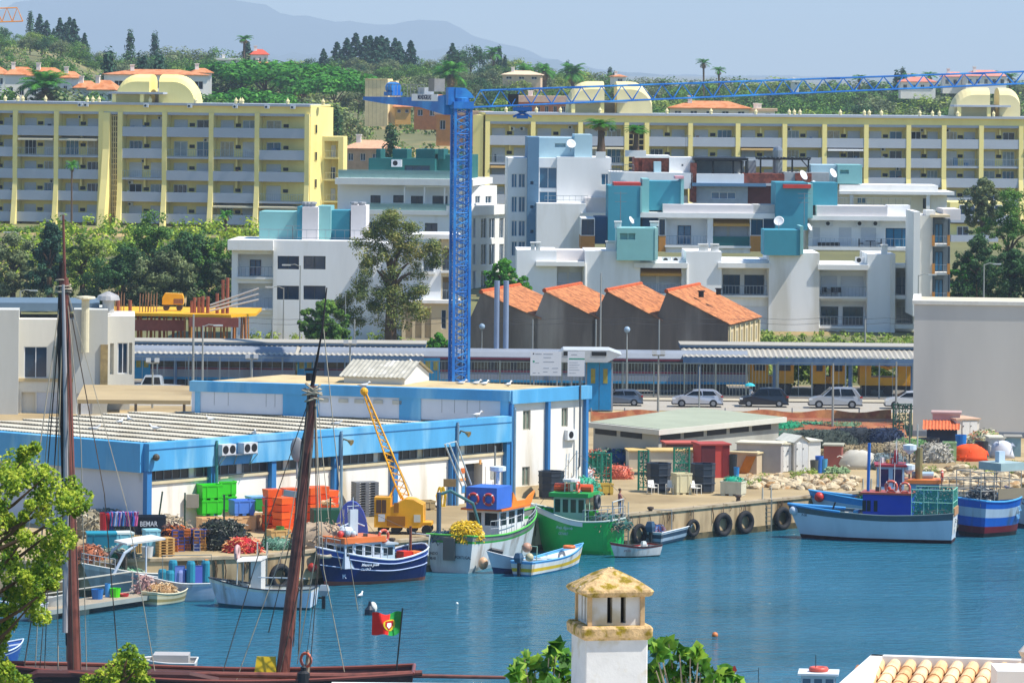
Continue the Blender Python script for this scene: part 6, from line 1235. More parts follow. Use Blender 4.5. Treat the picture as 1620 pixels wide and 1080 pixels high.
# ---------------------------------------------------------------- boats
def Hm(c, r=.45):
    q = [int(c[i:i+2], 16) for i in (1, 3, 5)]; d = [int(a*.62+b*.38) for a, b in zip(q, (96, 78, 58))]
    return M(c, r, .12, 1.6, col2='#%02x%02x%02x' % tuple(d), fac=.40, streak=True)
P_ = lambda c, r=.45, **k: M(c, r, k.pop('v', .1), k.pop('s', .8), **k)
LV_ = [1, .86, .8, .55, .3, .12, -.12]
class Boat:
    def __init__(s, name, lab, stern, bow, B, f0, f1, fm, mats, band, rake=.5, tr=1.0, transom=True, cat='boat', zo=0, group=None, bowfull=2.6, deckz=.45, deckc='#8c8f8a', gun='#d8d4c8', sternrake=.12, rs=0):
        """stern / bow: waterline pixels; f0 f1 fm: freeboard stern, bow, middle; band: material index per level row"""
        a = G(*stern, WZ) if len(stern) == 2 else Vector(stern); b = G(*bow, WZ) if len(bow) == 2 else Vector(bow)
        s.L = (b-a).length; s.h = math.atan2(b.y-a.y, b.x-a.x); s.T = Matrix.Translation(a) @ Matrix.Rotation(s.h, 4, 'Z'); s.B = B; s.f = (f0, f1, fm); s.rake = rake; s.tr = tr; s.full = bowfull; s.sr = sternrake; s.rs = rs
        s.t = thing(name, lab, cat, a, group); s.side = 1 if b.x < a.x else -1
        N = 22; mb = MB(s.T); rows = []
        for i in range(N+1):
            u = i/N; ring = []
            for v in LV_: x, y, z = s.pt(u, v); ring.append((x, y, z))
            x, _, z = s.pt(u, -.3); ring.append((x, 0, -.35)); rows.append(ring+[(x, -y, z) for x, y, z in ring[-2::-1]])
        ids = [[mb.V(p) for p in r] for r in rows]; n = len(rows[0]); bb = band+band[::-1]
        for i in range(N):
            for j in range(n-1): mb.i = bb[j]; mb.fi((ids[i][j], ids[i+1][j], ids[i+1][j+1], ids[i][j+1]))
        if transom:
            for j in range(n//2): mb.i = bb[j]; mb.fi((ids[0][j], ids[0][j+1], ids[0][n-2-j], ids[0][n-1-j]))
        s.hull = mb.build('hull', mats, s.t, False)
        mb = MB(s.T); pr = [s.pt(i/N, 1) for i in range(N+1)]; z = lambda u: s.sheer(u)*deckz
        for i in range(N):
            u0, u1 = i/N, (i+1)/N; p, q = s.pt(u0, deckz), s.pt(u1, deckz); y0, y1 = max(p[1]-.05, 0), max(q[1]-.05, 0)
            mb.face((p[0], -y0, z(u0)), (q[0], -y1, z(u1)), (q[0], y1, z(u1)), (p[0], y0, z(u0)))
        mb.build('deck', P_(deckc, .8), s.t)
        mb = MB(s.T); g = max(.035, B*.018)
        for sg in (1, -1): mb.tube([(p[0], sg*p[1], p[2]+g*.5) for p in pr], g, 6)
        if transom: mb.tube([(pr[0][0], pr[0][1], pr[0][2]+g*.5), (pr[0][0], -pr[0][1], pr[0][2]+g*.5)], g, 6)
        mb.build('gunwale', P_(gun), s.t)
    def sheer(s, u): f0, f1, fm = s.f; return fm+(f0-fm)*max(0, 1-u/.5)**2+(f1-fm)*max(0, (u-.35)/.65)**2
    def half(s, u):
        m = .55
        if s.rs and u < s.rs: return s.half(s.rs)*math.sqrt(max(.02, 1-(1-u/s.rs)**2))
        return s.B/2*((s.tr+(1-s.tr)*math.sin(u/m*math.pi/2)) if u < m else max(0, 1-((u-m)/(1-m))**s.full))
    def pt(s, u, v):
        w_ = (.80+.20*max(v, 0)**.8) if v >= 0 else .80-.9*abs(v)
        w_ = w_-(.25*u*(1-max(v, 0)))
        x = s.L*u+s.rake*max(0, (u-.6)/.4)**2*v-s.sr*(1-u)*v*(u < .3)
        return (x, s.half(u)*w_, s.sheer(u)*v)
    def mb(s): return MB(s.T)
    def tube(s, name, pts, r, col, n=6): return s.mb().tube(pts, r, n).build(name, P_(col), s.t)
    def box(s, name, x0, x1, y0, y1, z0, z1, col, par=None): return s.mb().box(x0, x1, y0, y1, z0, z1).build(name, P_(col) if isinstance(col, str) else col, par or s.t)
    def cabin(s, x0, x1, hw, z0, z1, col, roofc, win='#18242c', n=3, over=.15, rt=.1):
        f2 = s.T; mb = s.mb(); mb.box(x0, x1, -hw, hw, z0, z1); c = mb.build('wheelhouse', P_(col), s.t)
        s.mb().box(x0-over, x1+over, -hw-over, hw+over, z1, z1+rt).build('roof', P_(roofc), c)
        w_ = (x1-x0)/n
        for k in range(n):
            for sg in (1, -1):
                mb = s.mb(); a, b = x0+w_*k+w_*.16, x0+w_*(k+1)-w_*.16; y = sg*(hw+.012); q = [(a, y, z0+(z1-z0)*.5), (b, y, z0+(z1-z0)*.5), (b, y, z1-.15), (a, y, z1-.15)]; mb.face(*(q if sg < 0 else q[::-1])); mb.build('window', P_(win, .1), c)
        for xx in (x0-.012, x1+.012):
            for k in range(2): mb = s.mb(); y0, y1 = -hw+.12+k*hw, -.12+k*hw; mb.face((xx, y0, z0+(z1-z0)*.5), (xx, y1, z0+(z1-z0)*.5), (xx, y1, z1-.15), (xx, y0, z1-.15)); mb.build('window', P_(win, .1), c)
        return c
    def text(s, txt, x, z, size, col, u=None, off=.03, tilt=0, sx=1, font=None):
        u = x/s.L; p = s.pt(u, z/s.sheer(u)); q = s.pt(min(u+.05, 1), z/s.sheer(u)); ang = math.atan2(q[1]-p[1], q[0]-p[0])
        T = s.T @ Matrix.Translation((p[0], s.side*(p[1]+off), z)) @ Matrix.Rotation(s.side*ang, 4, 'Z') @ Matrix.Rotation(math.pi if s.side > 0 else 0, 4, 'Z') @ Matrix.Rotation(math.pi/2-.12+tilt, 4, 'X'); return text(txt, size, T, P_(col), s.t, sx=sx, font=font)
    def buoy(s, x, y, z, R=.3, axis='Y', c1='#d9583a', rotz=0):
        o = s.mb().torus((x, y, z), R, R*.24, axis, 16, 8).build('lifebuoy', P_(c1, .5), s.t, True); mb = s.mb()
        for k in range(4):
            a = .785+k*1.571; d = {'Y': (math.cos(a), 0, math.sin(a)), 'X': (0, math.cos(a), math.sin(a)), 'Z': (math.cos(a), math.sin(a), 0)}[axis]; c = Vector((x, y, z))+Vector(d)*R; mb.ball(c, R*.27, None, None, 6, 4)
        mb.build('band', P_('#e6e2da'), o)
    def outboard(s, x=-.25, y=0, z=.55, k=1, col='#23272b', cap='#3a4248'):
        mb = s.mb(); mb.loft([[(x-.16*k,y-.14*k,z+.1*k),(x+.16*k,y-.14*k,z+.1*k),(x+.16*k,y+.14*k,z+.1*k),(x-.16*k,y+.14*k,z+.1*k)],[(x-.26*k,y-.19*k,z+.35*k),(x+.2*k,y-.19*k,z+.35*k),(x+.2*k,y+.19*k,z+.35*k),(x-.26*k,y+.19*k,z+.35*k)],[(x-.18*k,y-.12*k,z+.6*k),(x+.14*k,y-.12*k,z+.6*k),(x+.14*k,y+.12*k,z+.6*k),(x-.18*k,y+.12*k,z+.6*k)]]); o = mb.build('outboard_motor', P_(cap, .3), s.t)
        mb = s.mb(); mb.box(x-.08*k, x+.08*k, y-.06*k, y+.06*k, z-.7*k, z+.1*k); mb.box(x-.05, x+.25*k, y-.05, y+.05, z-.05, z+.05); mb.build('motor_leg', P_(col), o)
    def rail(s, u0, u1, h, col='#a7abad', n=6, side=(1, -1)):
        for sg in side:
            mb = s.mb(); pts = [s.pt(u0+(u1-u0)*i/n, 1) for i in range(n+1)]; mb.tube([(p[0], sg*p[1]*.97, p[2]+h) for p in pts], .025, 5); mb.tube([(p[0], sg*p[1]*.97, p[2]+h*.5) for p in pts], .018, 4)
            for p in pts: mb.tube([(p[0], sg*p[1]*.97, p[2]), (p[0], sg*p[1]*.97, p[2]+h)], .022, 4)
            mb.build('railing', P_(col, .35), s.t)
def heap(name, lab, cat, c, rx, ry, h, mats, seed=0, n=260, size=.16, solid=True, smooth=False, parent=None, top=False):
    """loose pile: lumpy mound with strands and floats lying over it"""
    R_ = random.Random(seed); t = parent or thing(name, lab, cat, c); T = Matrix.Translation(c) if not parent else c
    mb = MB(T); rings = []
    for i in range(7):
        u = i/6; r = math.cos(u*1.5708)**.6 if u < 1 else .03; rings.append([(rx*r*(1+R_.uniform(-.14,.14))*math.cos(6.283*j/16), ry*r*(1+R_.uniform(-.14,.14))*math.sin(6.283*j/16), h*math.sin(u*1.5708)*(1+R_.uniform(-.08,.08))) for j in range(16)])
    mb.loft(rings); core = mb.build('mound' if not parent else name, mats[0], t, True)
    for m in mats:
        mb = MB(T)
        for _ in range(int(n*1.3)//len(mats)):
            a, u = R_.uniform(0, 6.283), R_.random(); el = math.asin(u); p = Vector((rx*math.cos(el)**.6*math.cos(a), ry*math.cos(el)**.6*math.sin(a), h*math.sin(el)))*1.03
            d = Vector((R_.uniform(-1,1), R_.uniform(-1,1), R_.uniform(-.6,.6))).normalized()*size; q = p+d; k = Vector((R_.uniform(-1,1), R_.uniform(-1,1), R_.uniform(0,1)))*size*.5
            q = p+d*1.5; mb.tube([p, p+d*.7+k*.8, q-Vector((0,0,size*.3))], size*R_.uniform(.06,.2), 3, False)
        mb.build('strands', m, t if not parent else core)
    return t
# 1 blue trawler
navyh = M('#06184e', .35, .2, .6, col2='#0c2a74', fac=.38, spec=.5); b = Boat('fishing_boat', 'dark blue steel trawler with orange wheelhouse roof and rust marks', (667,914), (514,926), 3.0, 2.0, 2.25, 1.35, [navyh, Hm('#2c4a94'), Hm('#8a4a3a')], [1,0,0,0,0,2,2], rs=.16, rake=.7, gun='#c9d3e0', tr=.75, bowfull=2.2, deckz=.5)
for v in (.84, .55): pts = [b.pt(i/16, v) for i in range(17)]; b.mb().tube([(p[0], b.side*(p[1]+.02), p[2]) for p in pts], .035, 5).build('rubbing_strake', P_('#a9b8d6'), b.t)
b.cabin(b.L*.52, b.L*.90, .95, 1.0, 2.45, '#c9d2dc', '#e0763a', n=4, rt=.32); b.cabin(b.L*.36, b.L*.50, .7, 1.0, 2.2, '#b9cdd6', '#a9b4ba', n=1)
b.text('Mestre Jose', b.L*.68, 1.2, .27, '#dfe3ea', sx=.85, font='i'); b.text('OLHAO', b.L*.71, .93, .22, '#dfe3ea', sx=.8, font='i'); b.text('R', b.L*.86, .55, .42, '#cfd6e4')
b.buoy(b.L*.50, .9, 2.75, .34, 'Y', '#c9583f'); b.tube('mast', [(b.L*.12,0,.8),(b.L*.12,0,3.1)], .08, '#7a4a34')
b.box('fish_bin', b.L*.2, b.L*.29, .2, .9, .8, 1.75, '#d8321c'); b.box('fish_bin', b.L*.1, b.L*.19, .2, .9, .8, 1.7, '#e8742a')
mb = b.mb(); mb.box(b.L*.68, b.L*.76, -.1, .12, 2.77, 4.3); mb.tube([(b.L*.6,0,3.3),(b.L*.72,0,3.6),(b.L*.86,0,3.3)], .04); mb.tube([(b.L*.72,0,4.2),(b.L*.72,0,5.0)], .03); mb.tube([(b.L*.66,0,4.5),(b.L*.78,0,4.5)], .02); mb.build('mast', P_('#b9c3c9'), b.t)
b.mb().lathe((b.L*.80,.1,2.8), [(.2,0),(.4,.1),(.42,.35),(.3,.5),(.05,.55)], 12).build('radar', P_('#d5dde0'), b.t); [b.mb().ball((b.L*u, y, 2.95), .2).build('float', P_(c), b.t, True) for u, y, c in ((.88,.3,'#c9443c'),(.83,.5,'#7d8f9c'),(.77,.5,'#aab9c0'),(.74,.2,'#5e7684'))]
b.mb().torus((b.L*1.04, .3, 1.75), .33, .12, 'Z').build('fender', P_('#a09884'), b.t, True); b.mb().ball((b.L*1.12, -.1, 1.1), .27).build('float', P_('#9c2c24'), b.t, True); b.rail(.52, .95, .7)
heap('net_pile', '', '', b.T @ Matrix.Translation((b.L*.3, -.3, .8)), .9, .7, .7, [P_('#4c5a58'), P_('#8a8f88')], 3, 120, .2, parent=b.t)
b.tube('gallows', [(b.L*.04,-.9,1.4),(b.L*.02,-.9,2.6),(b.L*.02,.9,2.6),(b.L*.04,.9,1.4)], .05, '#c9cdc4'); [b.tube('stay', [(b.L*.72,0,4.6),(b.L*x,y,z)], .015, '#3c3c3c', 3) for x, y, z in ((.04,0,2.6),(.98,0,2.2),(.4,.7,1.6))]
# 2 grey and green stern boat
b = Boat('fishing_boat', 'white and grey boat with yellow net heap and blue boxes, stern toward the viewer', (712,905), (838,876), 3.1, 2.2, 2.8, 1.9, [Hm('#cdd2d0'), Hm('#7a7f7c'), Hm('#2f9c3c'), Hm('#3a4038')], [1,2,0,0,0,0,3], gun='#58b848', tr=.98, rake=.8, deckz=.6, deckc='#7c807c')
Tt = b.T @ Matrix.Translation((-.33, 0, 0)) @ Matrix.Rotation(-math.pi/2, 4, 'Z')
for tx, x, z, sz in (('FUNDO', -1.02, 1.12, .25), ('MAR', -.98, .82, .25), ('PORTUGAL', .98, .95, .25)): text(tx, sz, b.T @ Matrix.Translation((-.33, -x, z)) @ Matrix.Rotation(-math.pi/2, 4, 'Z') @ Matrix.Rotation(math.pi/2, 4, 'X'), P_('#2b333c'), b.t, sx=.8)
b.box('stern_plate', -.36, -.2, -.42, .32, .75, 2.1, '#6d6a62'); heap('net_pile', '', '', b.T @ Matrix.Translation((.95, -.6, 1.9)), 1.05, .8, .95, [P_('#d8b412'), P_('#b58e10'), P_('#e8c81c'), P_('#d8b412')], 8, 1500, .2, parent=b.t)
heap('rope_pile', '', '', b.T @ Matrix.Translation((.7, .9, 1.7)), .8, .6, .6, [P_('#1e3a5c'), P_('#274a40')], 9, 200, .2, parent=b.t)
b.cabin(b.L*.40, b.L*.72, 1.05, 1.5, 3.3, '#dcdedd', '#e0762a', n=3, over=.3, rt=.12)
b.box('deck_box', b.L*.33, b.L*.52, -1.25, .75, 3.45, 4.75, '#3b6cc4'); b.box('deck_box', b.L*.53, b.L*.66, -.6, .6, 3.45, 4.2, '#4a62b4')
for y in (-.75, .25): b.buoy(b.L*.33-.08, y, 4.05, .32, 'X', '#c0453c')
mb = b.mb(); mb.extr([(b.L*.53, 3.4), (b.L*.78, 3.4), (b.L*.83, 4.15), (b.L*.77, 3.95), (b.L*.72, 3.7), (b.L*.60, 3.72), (b.L*.55, 4.3)], -1.2, -1.08); mb.build('roof_fairing', P_('#e8862a'), b.t)
b.tube('crane_post', [(1.2,1.3,1.6),(1.2,1.3,4.6)], .14, '#41596e', 8); b.tube('crane_boom', [(1.3,1.2,4.5),(1.6,.75,4.7),(2.6,-.3,3.9),(3.0,-.6,2.4)], .1, '#3c6a6c', 8); b.tube('radar_mast', [(b.L*.6,.3,4.2),(b.L*.6,.3,7.0)], .06, '#8a8a80'); b.mb().lathe((b.L*.56,-.1,4.75), [(.12,0),(.12,.7),(.5,.8),(.5,1.05),(.1,1.1)], 12).build('radar', P_('#d5dde0'), b.t)
mb = b.mb(); mb.tube([(b.L*.36,1.2,4.7),(b.L*.2,1.5,7.4),(b.L*.28,1.2,7.5),(b.L*.40,.8,4.8)], .05); mb.tube([(b.L*.36,.9,4.7),(b.L*.2,1.2,7.4)], .05); mb.build('gantry', P_('#b9c0bd'), b.t); b.rail(.22, .6, .9, side=(-1,)); b.rail(.7, .95, .5)
b.mb().ball((.9, -1.75, .55), .3, .3, .38).build('float', P_('#c9a07c'), b.t, True)
# 3 small pale boat in front
b = Boat('small_boat', 'pale blue small boat with black fender on its bow, behind the striped boat', (850,903), (781,907), 1.7, .75, 1.35, .8, [Hm('#c4cdd4'), Hm('#8fa3b8'), Hm('#1d2f5a')], [0,0,0,0,2,2,2], gun='#c9cdd0', bowfull=1.7, deckc='#b9c3c9')
b.tube('bow_fender', [(b.L*.86,.3,1.28),(b.L*1.05,.0,1.42),(b.L*1.1,-.15,1.3)], .14, '#20242a', 8); b.text('PT-6', b.L*.4, .62, .22, '#5c6c84')
# 4 striped boat
b = Boat('small_boat', 'small open boat striped white, yellow and blue with an outboard motor', (826,911), (915,893), 1.7, .85, 1.25, .8, [Hm('#dedcd4'), Hm('#5aa5d8'), Hm('#e0b820'), Hm('#2f7fa8')], [1,0,0,2,0,3,3], gun='#6ab0de', rake=.65, bowfull=1.9, tr=.85, deckc='#a9bcc9', deckz=.4)
b.outboard(-.25, .1, .7, 1.15, cap='#3c5870'); b.tube('boat_frame', [(.9,-.5,.8),(.95,-.5,1.7),(.95,.5,1.7),(.9,.5,.8)], .03, '#8fb39c'); b.mb().ball((1.0,.2,1.6), .34, .3, .3).build('float', P_('#b58a72'), b.t, True); b.mb().ball((.35,-.3,1.1), .26).build('float', P_('#b9ae8a'), b.t, True); b.box('thwart', b.L*.5, b.L*.6, -.7, .7, .62, .7, '#b9c9d2'); b.mb().torus((b.L*.83, 0, 1.2), .3, .1, 'Z').build('lifebuoy', P_('#e0743a'), b.t, True)
# 5 green trawler
gr_h = M('#18b050', .3, .12, .5, col2='#109c44', fac=.3, coat=.3); b = Boat('fishing_boat', 'bright green trawler with pale green wheelhouse and orange rafts on its roof', (984,876), (860,871), 3.0, 2.2, 2.9, 2.0, [gr_h, Hm('#d8dcd6'), Hm('#0c5c30')], [0,0,0,0,0,0,2], gun='#c4cfc8', tr=.95, rs=.25, rake=.9, bowfull=2.4, deckz=.7, deckc='#6d7c70')
pts = [b.pt(.42+.58*i/10, 1) for i in range(11)]; mb = b.mb()
for p, q in zip(pts, pts[1:]): mb.face((p[0], p[1]+.03, p[2]-.28), (q[0], q[1]+.03, q[2]-.28), (q[0], q[1]+.03, q[2]), (p[0], p[1]+.03, p[2]))
mb.build('white_bulwark_band', P_('#d9dedb'), b.t)
b.cabin(b.L*.42, b.L*.82, .98, 1.6, 3.5, '#8fb8a2', '#1f9c48', win='#0f3c30', n=4, over=.25, rt=.25); b.text('Praia Algarvia', b.L*.66, 1.62, .27, '#9fd0c8', sx=.8, font='i'); b.text('OLHAO', b.L*.68, 1.25, .25, '#9fd0c8', sx=.8, font='i')
for u in (.5, .78): b.mb().tube([(b.L*u-.5,-.3,3.95),(b.L*u+.5,-.3,3.95)], .27, 10).build('liferaft', P_('#d8562a'), b.t)
b.buoy(b.L*.52, .8, 4.1, .3, 'X'); b.mb().lathe((b.L*.64,.2,3.8), [(.1,0),(.1,.5),(.55,.6),(.55,.75),(.1,.8)], 14).build('radar', P_('#d8dad8'), b.t)
b.tube('radar_mast', [(b.L*.60,-.2,3.75),(b.L*.60,-.2,6.3)], .06, '#c9cdc9'); mb = b.mb(); [mb.tube([(b.L*.72,y,3.75),(b.L*.70,y,6.1)], .03) for y in (-.3,.3)]; [mb.tube([(b.L*.71,-.3,4+k*.35),(b.L*.71,.3,4+k*.35)], .025) for k in range(6)]; mb.build('roof_ladder', P_('#d8dad8'), b.t)
heap('net_pile', '', '', b.T @ Matrix.Translation((b.L*.18, .1, 1.6)), 1.4, 1.1, .8, [P_('#2a5c50'), P_('#3a4650'), P_('#8a7a62')], 12, 320, .22, parent=b.t); b.box('winch', b.L*.33, b.L*.4, -.5, .5, 1.5, 2.6, '#47b83c'); b.mb().torus((b.L*.30, .3, 3.2), .36, .12, 'X').build('net_hauler', P_('#3f4448'), b.t, True); b.tube('hauler_post', [(b.L*.34,.2,1.6),(b.L*.34,.2,3.6)], .09, '#8a3a34'); b.rail(.0, .42, .75); b.tube('aft_frame', [(.3,-1.2,2.1),(.3,-1.2,3.3),(.3,1.2,3.3),(.3,1.2,2.1)], .045, '#b9bdb9')
[b.tube('stay', [(b.L*.60,-.2,6.2),(b.L*x,y,z)], .015, '#3c3c3c', 3) for x, y, z in ((.02,-1.2,3.3),(1.05,0,2.9))]
# 6 small red trimmed
b = Boat('small_boat', 'little white dinghy with red rim and black bow below the green trawler', (1035,878), (973,882), 1.4, .72, .95, .62, [Hm('#d3d0cb'), Hm('#a83a34'), Hm('#23252a')], [1,0,0,0,0,2,2], gun='#2b2a2c', bowfull=1.8, rake=.4, deckc='#8c8884'); b.outboard(b.L*.28, 0, .5, .7, cap='#cdd3d0'); b.text('PT-10', b.L*.78, .42, .17, '#6c5c68')
# 7 dark skiff
b = Boat('small_boat', 'dark blue and white skiff with outboard moored against the quay', (1030,862), (1100,846), 1.8, .8, 1.15, .85, [Hm('#2b4257'), Hm('#cfd6d8'), Hm('#9db0bd')], [1,0,0,2,0,0,0], gun='#dfe1df', rake=.6, tr=.85, bowfull=2, deckc='#c2cac9'); b.outboard(-.35, -.1, .75, 1.3, cap='#33506a'); heap('net_pile', '', '', b.T @ Matrix.Translation((.9, .1, .6)), .6, .5, .6, [P_('#27508a'), P_('#8a3c3c')], 15, 150, .15, parent=b.t); b.tube('boat_frame', [(1.7,-.7,.8),(1.7,-.7,2.1),(1.7,.7,2.1),(1.7,.7,.8)], .03, '#8f999c'); b.text('24', b.L*.6, .5, .2, '#c9d3da')
# 8 long white boat
whb = M('#c3d0da', .4, .08, .6, col2='#aebfcc', fac=.35, streak=True); b = Boat('fishing_boat', 'long white fishing boat with blue deckhouse and green net cage at the stern', (1508,857), (1268,850), 3.1, 1.9, 2.1, 1.65, [whb, Hm('#4a5f66'), Hm('#3c1a20'), Hm('#5c2a30')], [1,1,0,0,0,2,2], gun='#5c6f72', tr=.9, rake=.9, bowfull=2.3, deckz=.66, deckc='#5aa0c4')
mb = b.mb(); pts = [b.pt(.72+.28*i/8, 1) for i in range(9)]
for sg in (1, -1): mb.tube([(p[0], sg*p[1], p[2]+.05) for p in pts], .09, 6)
mb.build('blue_bow_rail', P_('#3f8fc8'), b.t)
mb = b.mb(); p = b.pt(0, 1); q = b.pt(0, .3); mb.face((p[0]-.02, -p[1], p[2]), (q[0]-.02, -q[1], q[2]), (q[0]-.02, q[1], q[2]), (p[0]-.02, p[1], p[2])); mb.build('transom_plate', P_('#d5d6d2'), b.t)
for tx, z in (('CARLOS', 1.35), ('PORTIMAO', 1.0)): text(tx, .27, b.T @ Matrix.Translation((-.26, 0, z)) @ Matrix.Rotation(-math.pi/2, 4, 'Z') @ Matrix.Rotation(math.pi/2, 4, 'X'), P_('#5a5f5c'), b.t, sx=.7)
c = b.mb(); x0, x1 = b.L*.27, b.L*.585; c.box(x0, x1, -.95, .95, 1.1, 3.0); c = c.build('wheelhouse', M('#0f3fae', .4, .1, .8), b.t); b.mb().extr([(x0-.1,3.0),(x1+.15,3.0),(x1+.15,3.12),(x0-.1,3.12)][::1], -1.1, 1.1).build('roof', P_('#a8503c'), c)
for u in (.5, .545, .575): mb = b.mb(); x = b.L*u; mb.face((x+.12,.97,1.9),(x-.12,.97,1.9),(x-.12,.97,2.6),(x+.12,.97,2.6)); mb.build('window', P_('#18242c', .1), c)
b.buoy(b.L*.40, .9, 3.5, .36, 'Y', '#d0604c'); b.buoy(b.L*.31, .9, 3.45, .32, 'Y', '#d0604c'); b.tube('blue_mast', [(b.L*.56,.2,3.1),(b.L*.555,.2,6.2)], .1, '#1763b4'); b.text('P-98', b.L*.93, 1.5, .22, '#5c6f7c')
mb = b.mb(); xs_ = (-.1, b.L*.09, b.L*.18, b.L*.26)
for y in (-1.3, 1.3):
    for x in xs_: mb.tube([(x,y,1.6),(x,y,3.4)], .03, 5)
    for z in (3.4, 2.6): mb.tube([(xs_[0],y,z),(xs_[-1],y,z)], .03, 5)
for z in (3.4, 2.6): mb.tube([(xs_[0],-1.3,z),(xs_[0],1.3,z)], .03, 5)
mb.build('cage_frame', P_('#8fc9b0'), b.t); mb = b.mb()
for y in (-1.3, 1.3): mb.face((xs_[0],y,1.75),(xs_[-1],y,1.75),(xs_[-1],y,3.4),(xs_[0],y,3.4))
mb.face((xs_[0],-1.3,1.75),(xs_[0],1.3,1.75),(xs_[0],1.3,3.4),(xs_[0],-1.3,3.4)); mb.build('cage_net', netm('#2c8a74', 10, .52), b.t)
b.box('stern_plank', -.2, -.05, -1.2, 1.2, 1.75, 2.25, '#b98a5c'); heap('net_pile', '', '', b.T @ Matrix.Translation((b.L*.12, 0, 1.2)), 1.1, .9, .8, [P_('#3a4a50'), P_('#5c6a62')], 18, 160, .2, parent=b.t); b.mb().ball((b.L*1.05, .2, 1.75), .3).build('float', P_('#c9d0d8'), b.t, True)
b.box('deck_clutter', b.L*.66, b.L*.72, -.5, .5, 1.15, 1.7, '#c9c3b4'); b.box('deck_clutter', b.L*.62, b.L*.65, -.3, .7, 1.15, 1.9, '#3a8fb8'); b.tube('anchor_bar', [(b.L*.80,.6,1.6),(b.L*.77,.6,2.4)], .06, '#20242a')
# 9 boat behind it
b = Boat('fishing_boat', 'pale blue boat with red trimmed wheelhouse behind the long white boat', (1515,836), (1300,833), 3.0, 1.8, 2.4, 1.7, [Hm('#9fb6c6'), Hm('#2f86c0'), Hm('#2c3c50')], [1,1,0,0,0,2,2], gun='#3f97cc', rake=.9, bowfull=2.2, deckz=.7, deckc='#88a9b8')
b.cabin(b.L*.40, b.L*.60, 1.05, 1.5, 4.1, '#c3c9d6', '#a02c34', win='#4a3c5c', n=2, rt=.14); b.box('upper_deck', b.L*.12, b.L*.44, -1.0, 1.0, 3.0, 3.25, '#df7d3a'); b.box('wheelhouse_aft', b.L*.14, b.L*.36, -.8, .8, 1.5, 3.0, '#86b4cc'); b.mb().ball((b.L*1.02, .4, 2.0), .34).build('float', P_('#c0342c'), b.t, True)
b.mb().tube([(b.L*.18,-.2,3.5),(b.L*.34,-.2,3.5)], .22, 10).build('liferaft', P_('#9fb9c9'), b.t); b.buoy(b.L*.12, .5, 3.5, .33, 'X', '#c0503c'); b.tube('radar_mast', [(b.L*.36,.2,3.2),(b.L*.36,.2,7.6)], .06, '#5c5a50'); b.tube('exhaust', [(b.L*.29,.1,3.2),(b.L*.29,.1,5.3)], .24, '#857a50', 10); b.tube('signal_mast', [(b.L*.30,-.3,3.3),(b.L*.30,-.3,6.8)], .05, '#b9b9b0')
for u, z in ((.36, 5.2), (.37, 3.9)): b.mb().lathe((b.L*u,.5,z), [(.1,-.3),(.45,0),(.45,.3),(.1,.38)], 12).build('radar', P_('#c9d6dc'), b.t)
mb = b.mb(); mb.extr([(b.L*.445,4.1),(b.L*.48,4.1),(b.L*.47,5.1),(b.L*.45,5.2),(b.L*.44,4.8)], -.2, .2); mb.build('funnel', P_('#b0222c'), b.t); heap('net_pile', '', '', b.T @ Matrix.Translation((b.L*.68, .4, 1.6)), .6, .5, .7, [P_('#1f8a5c'), P_('#c9743c')], 21, 160, .18, parent=b.t); b.rail(.0, .3, 1.0)
# 10 blue white red boat
b = Boat('fishing_boat', 'boat banded blue, white and dark red with large lettering, rightmost but one', (1530,848), (1607,843), 3.2, 2.4, 2.7, 2.25, [Hm('#0f5cb8'), Hm('#a9bcca'), Hm('#6a1220'), Hm('#2a1a1c')], [0,0,1,0,2,3,3], gun='#4fa6e0', tr=.95, rake=.35, rs=.1, bowfull=3.2, deckz=.75, deckc='#7c7468')
b.text('CEC', b.L*.80, 1.75, .5, '#7fb8e0', sx=.8); b.text('PORT', b.L*.80, 1.22, .46, '#7fb8e0', sx=.8); mb = b.mb()
for x in (.1, b.L*.3, b.L*.6, b.L*.85):
    for y in (-1.2, 1.2): mb.tube([(x,y,2.0),(x,y,4.2)], .035, 5)
for z in (4.2, 3.6, 3.0):
    for y in (-1.2, 1.2): mb.tube([(.1,y,z),(b.L*.85,y,z)], .03, 5)
    for x in (.1, b.L*.85): mb.tube([(x,-1.2,z),(x,1.2,z)], .03, 5)
mb.build('cage_frame', P_('#9c968c'), b.t); b.box('side_panel', b.L*.35, b.L*.95, -1.35, -1.28, 2.4, 3.1, '#8a7c64'); b.box('upper_box', b.L*.45, b.L*.95, -1.1, 1.1, 4.2, 4.7, '#9fb3b0'); b.box('funnel', b.L*.6, b.L*.72, -.2, .2, 4.7, 5.4, '#b9c9d6'); heap('net_pile', '', '', b.T @ Matrix.Translation((b.L*.3, 0, 1.9)), 1.0, .9, 1.1, [P_('#2f3438'), P_('#8a8f90'), P_('#50565a')], 22, 300, .25, parent=b.t)
t = thing('lobster_cage_rack', 'long grey rack of pot frames lying on the boats before the rocks', 'rack', W(1480, 770, 309)); p0, p1 = W(1490, 757, 310), W(1583, 757, 311); mb = MB()
for z in (0, -.55, -1.1):
    for d in (0, 1.2): mb.tube([p0+Vector((0,d,z)), p1+Vector((0,d,z))], .035, 5)
for i in range(9): q = p0.lerp(p1, i/8); mb.tube([q, q+Vector((0,0,-1.2))], .03, 4); mb.tube([q, q+Vector((0,1.2,0))], .03, 4)
mb.tube([p0+Vector((0,.6,-1.1)), Vector((p0.x, p0.y+.6, -.5))], .05); mb.tube([p1+Vector((0,.6,-1.1)), Vector((p1.x, p1.y+.6, .8))], .05); mb.build('frame', P_('#7a766c'), t)
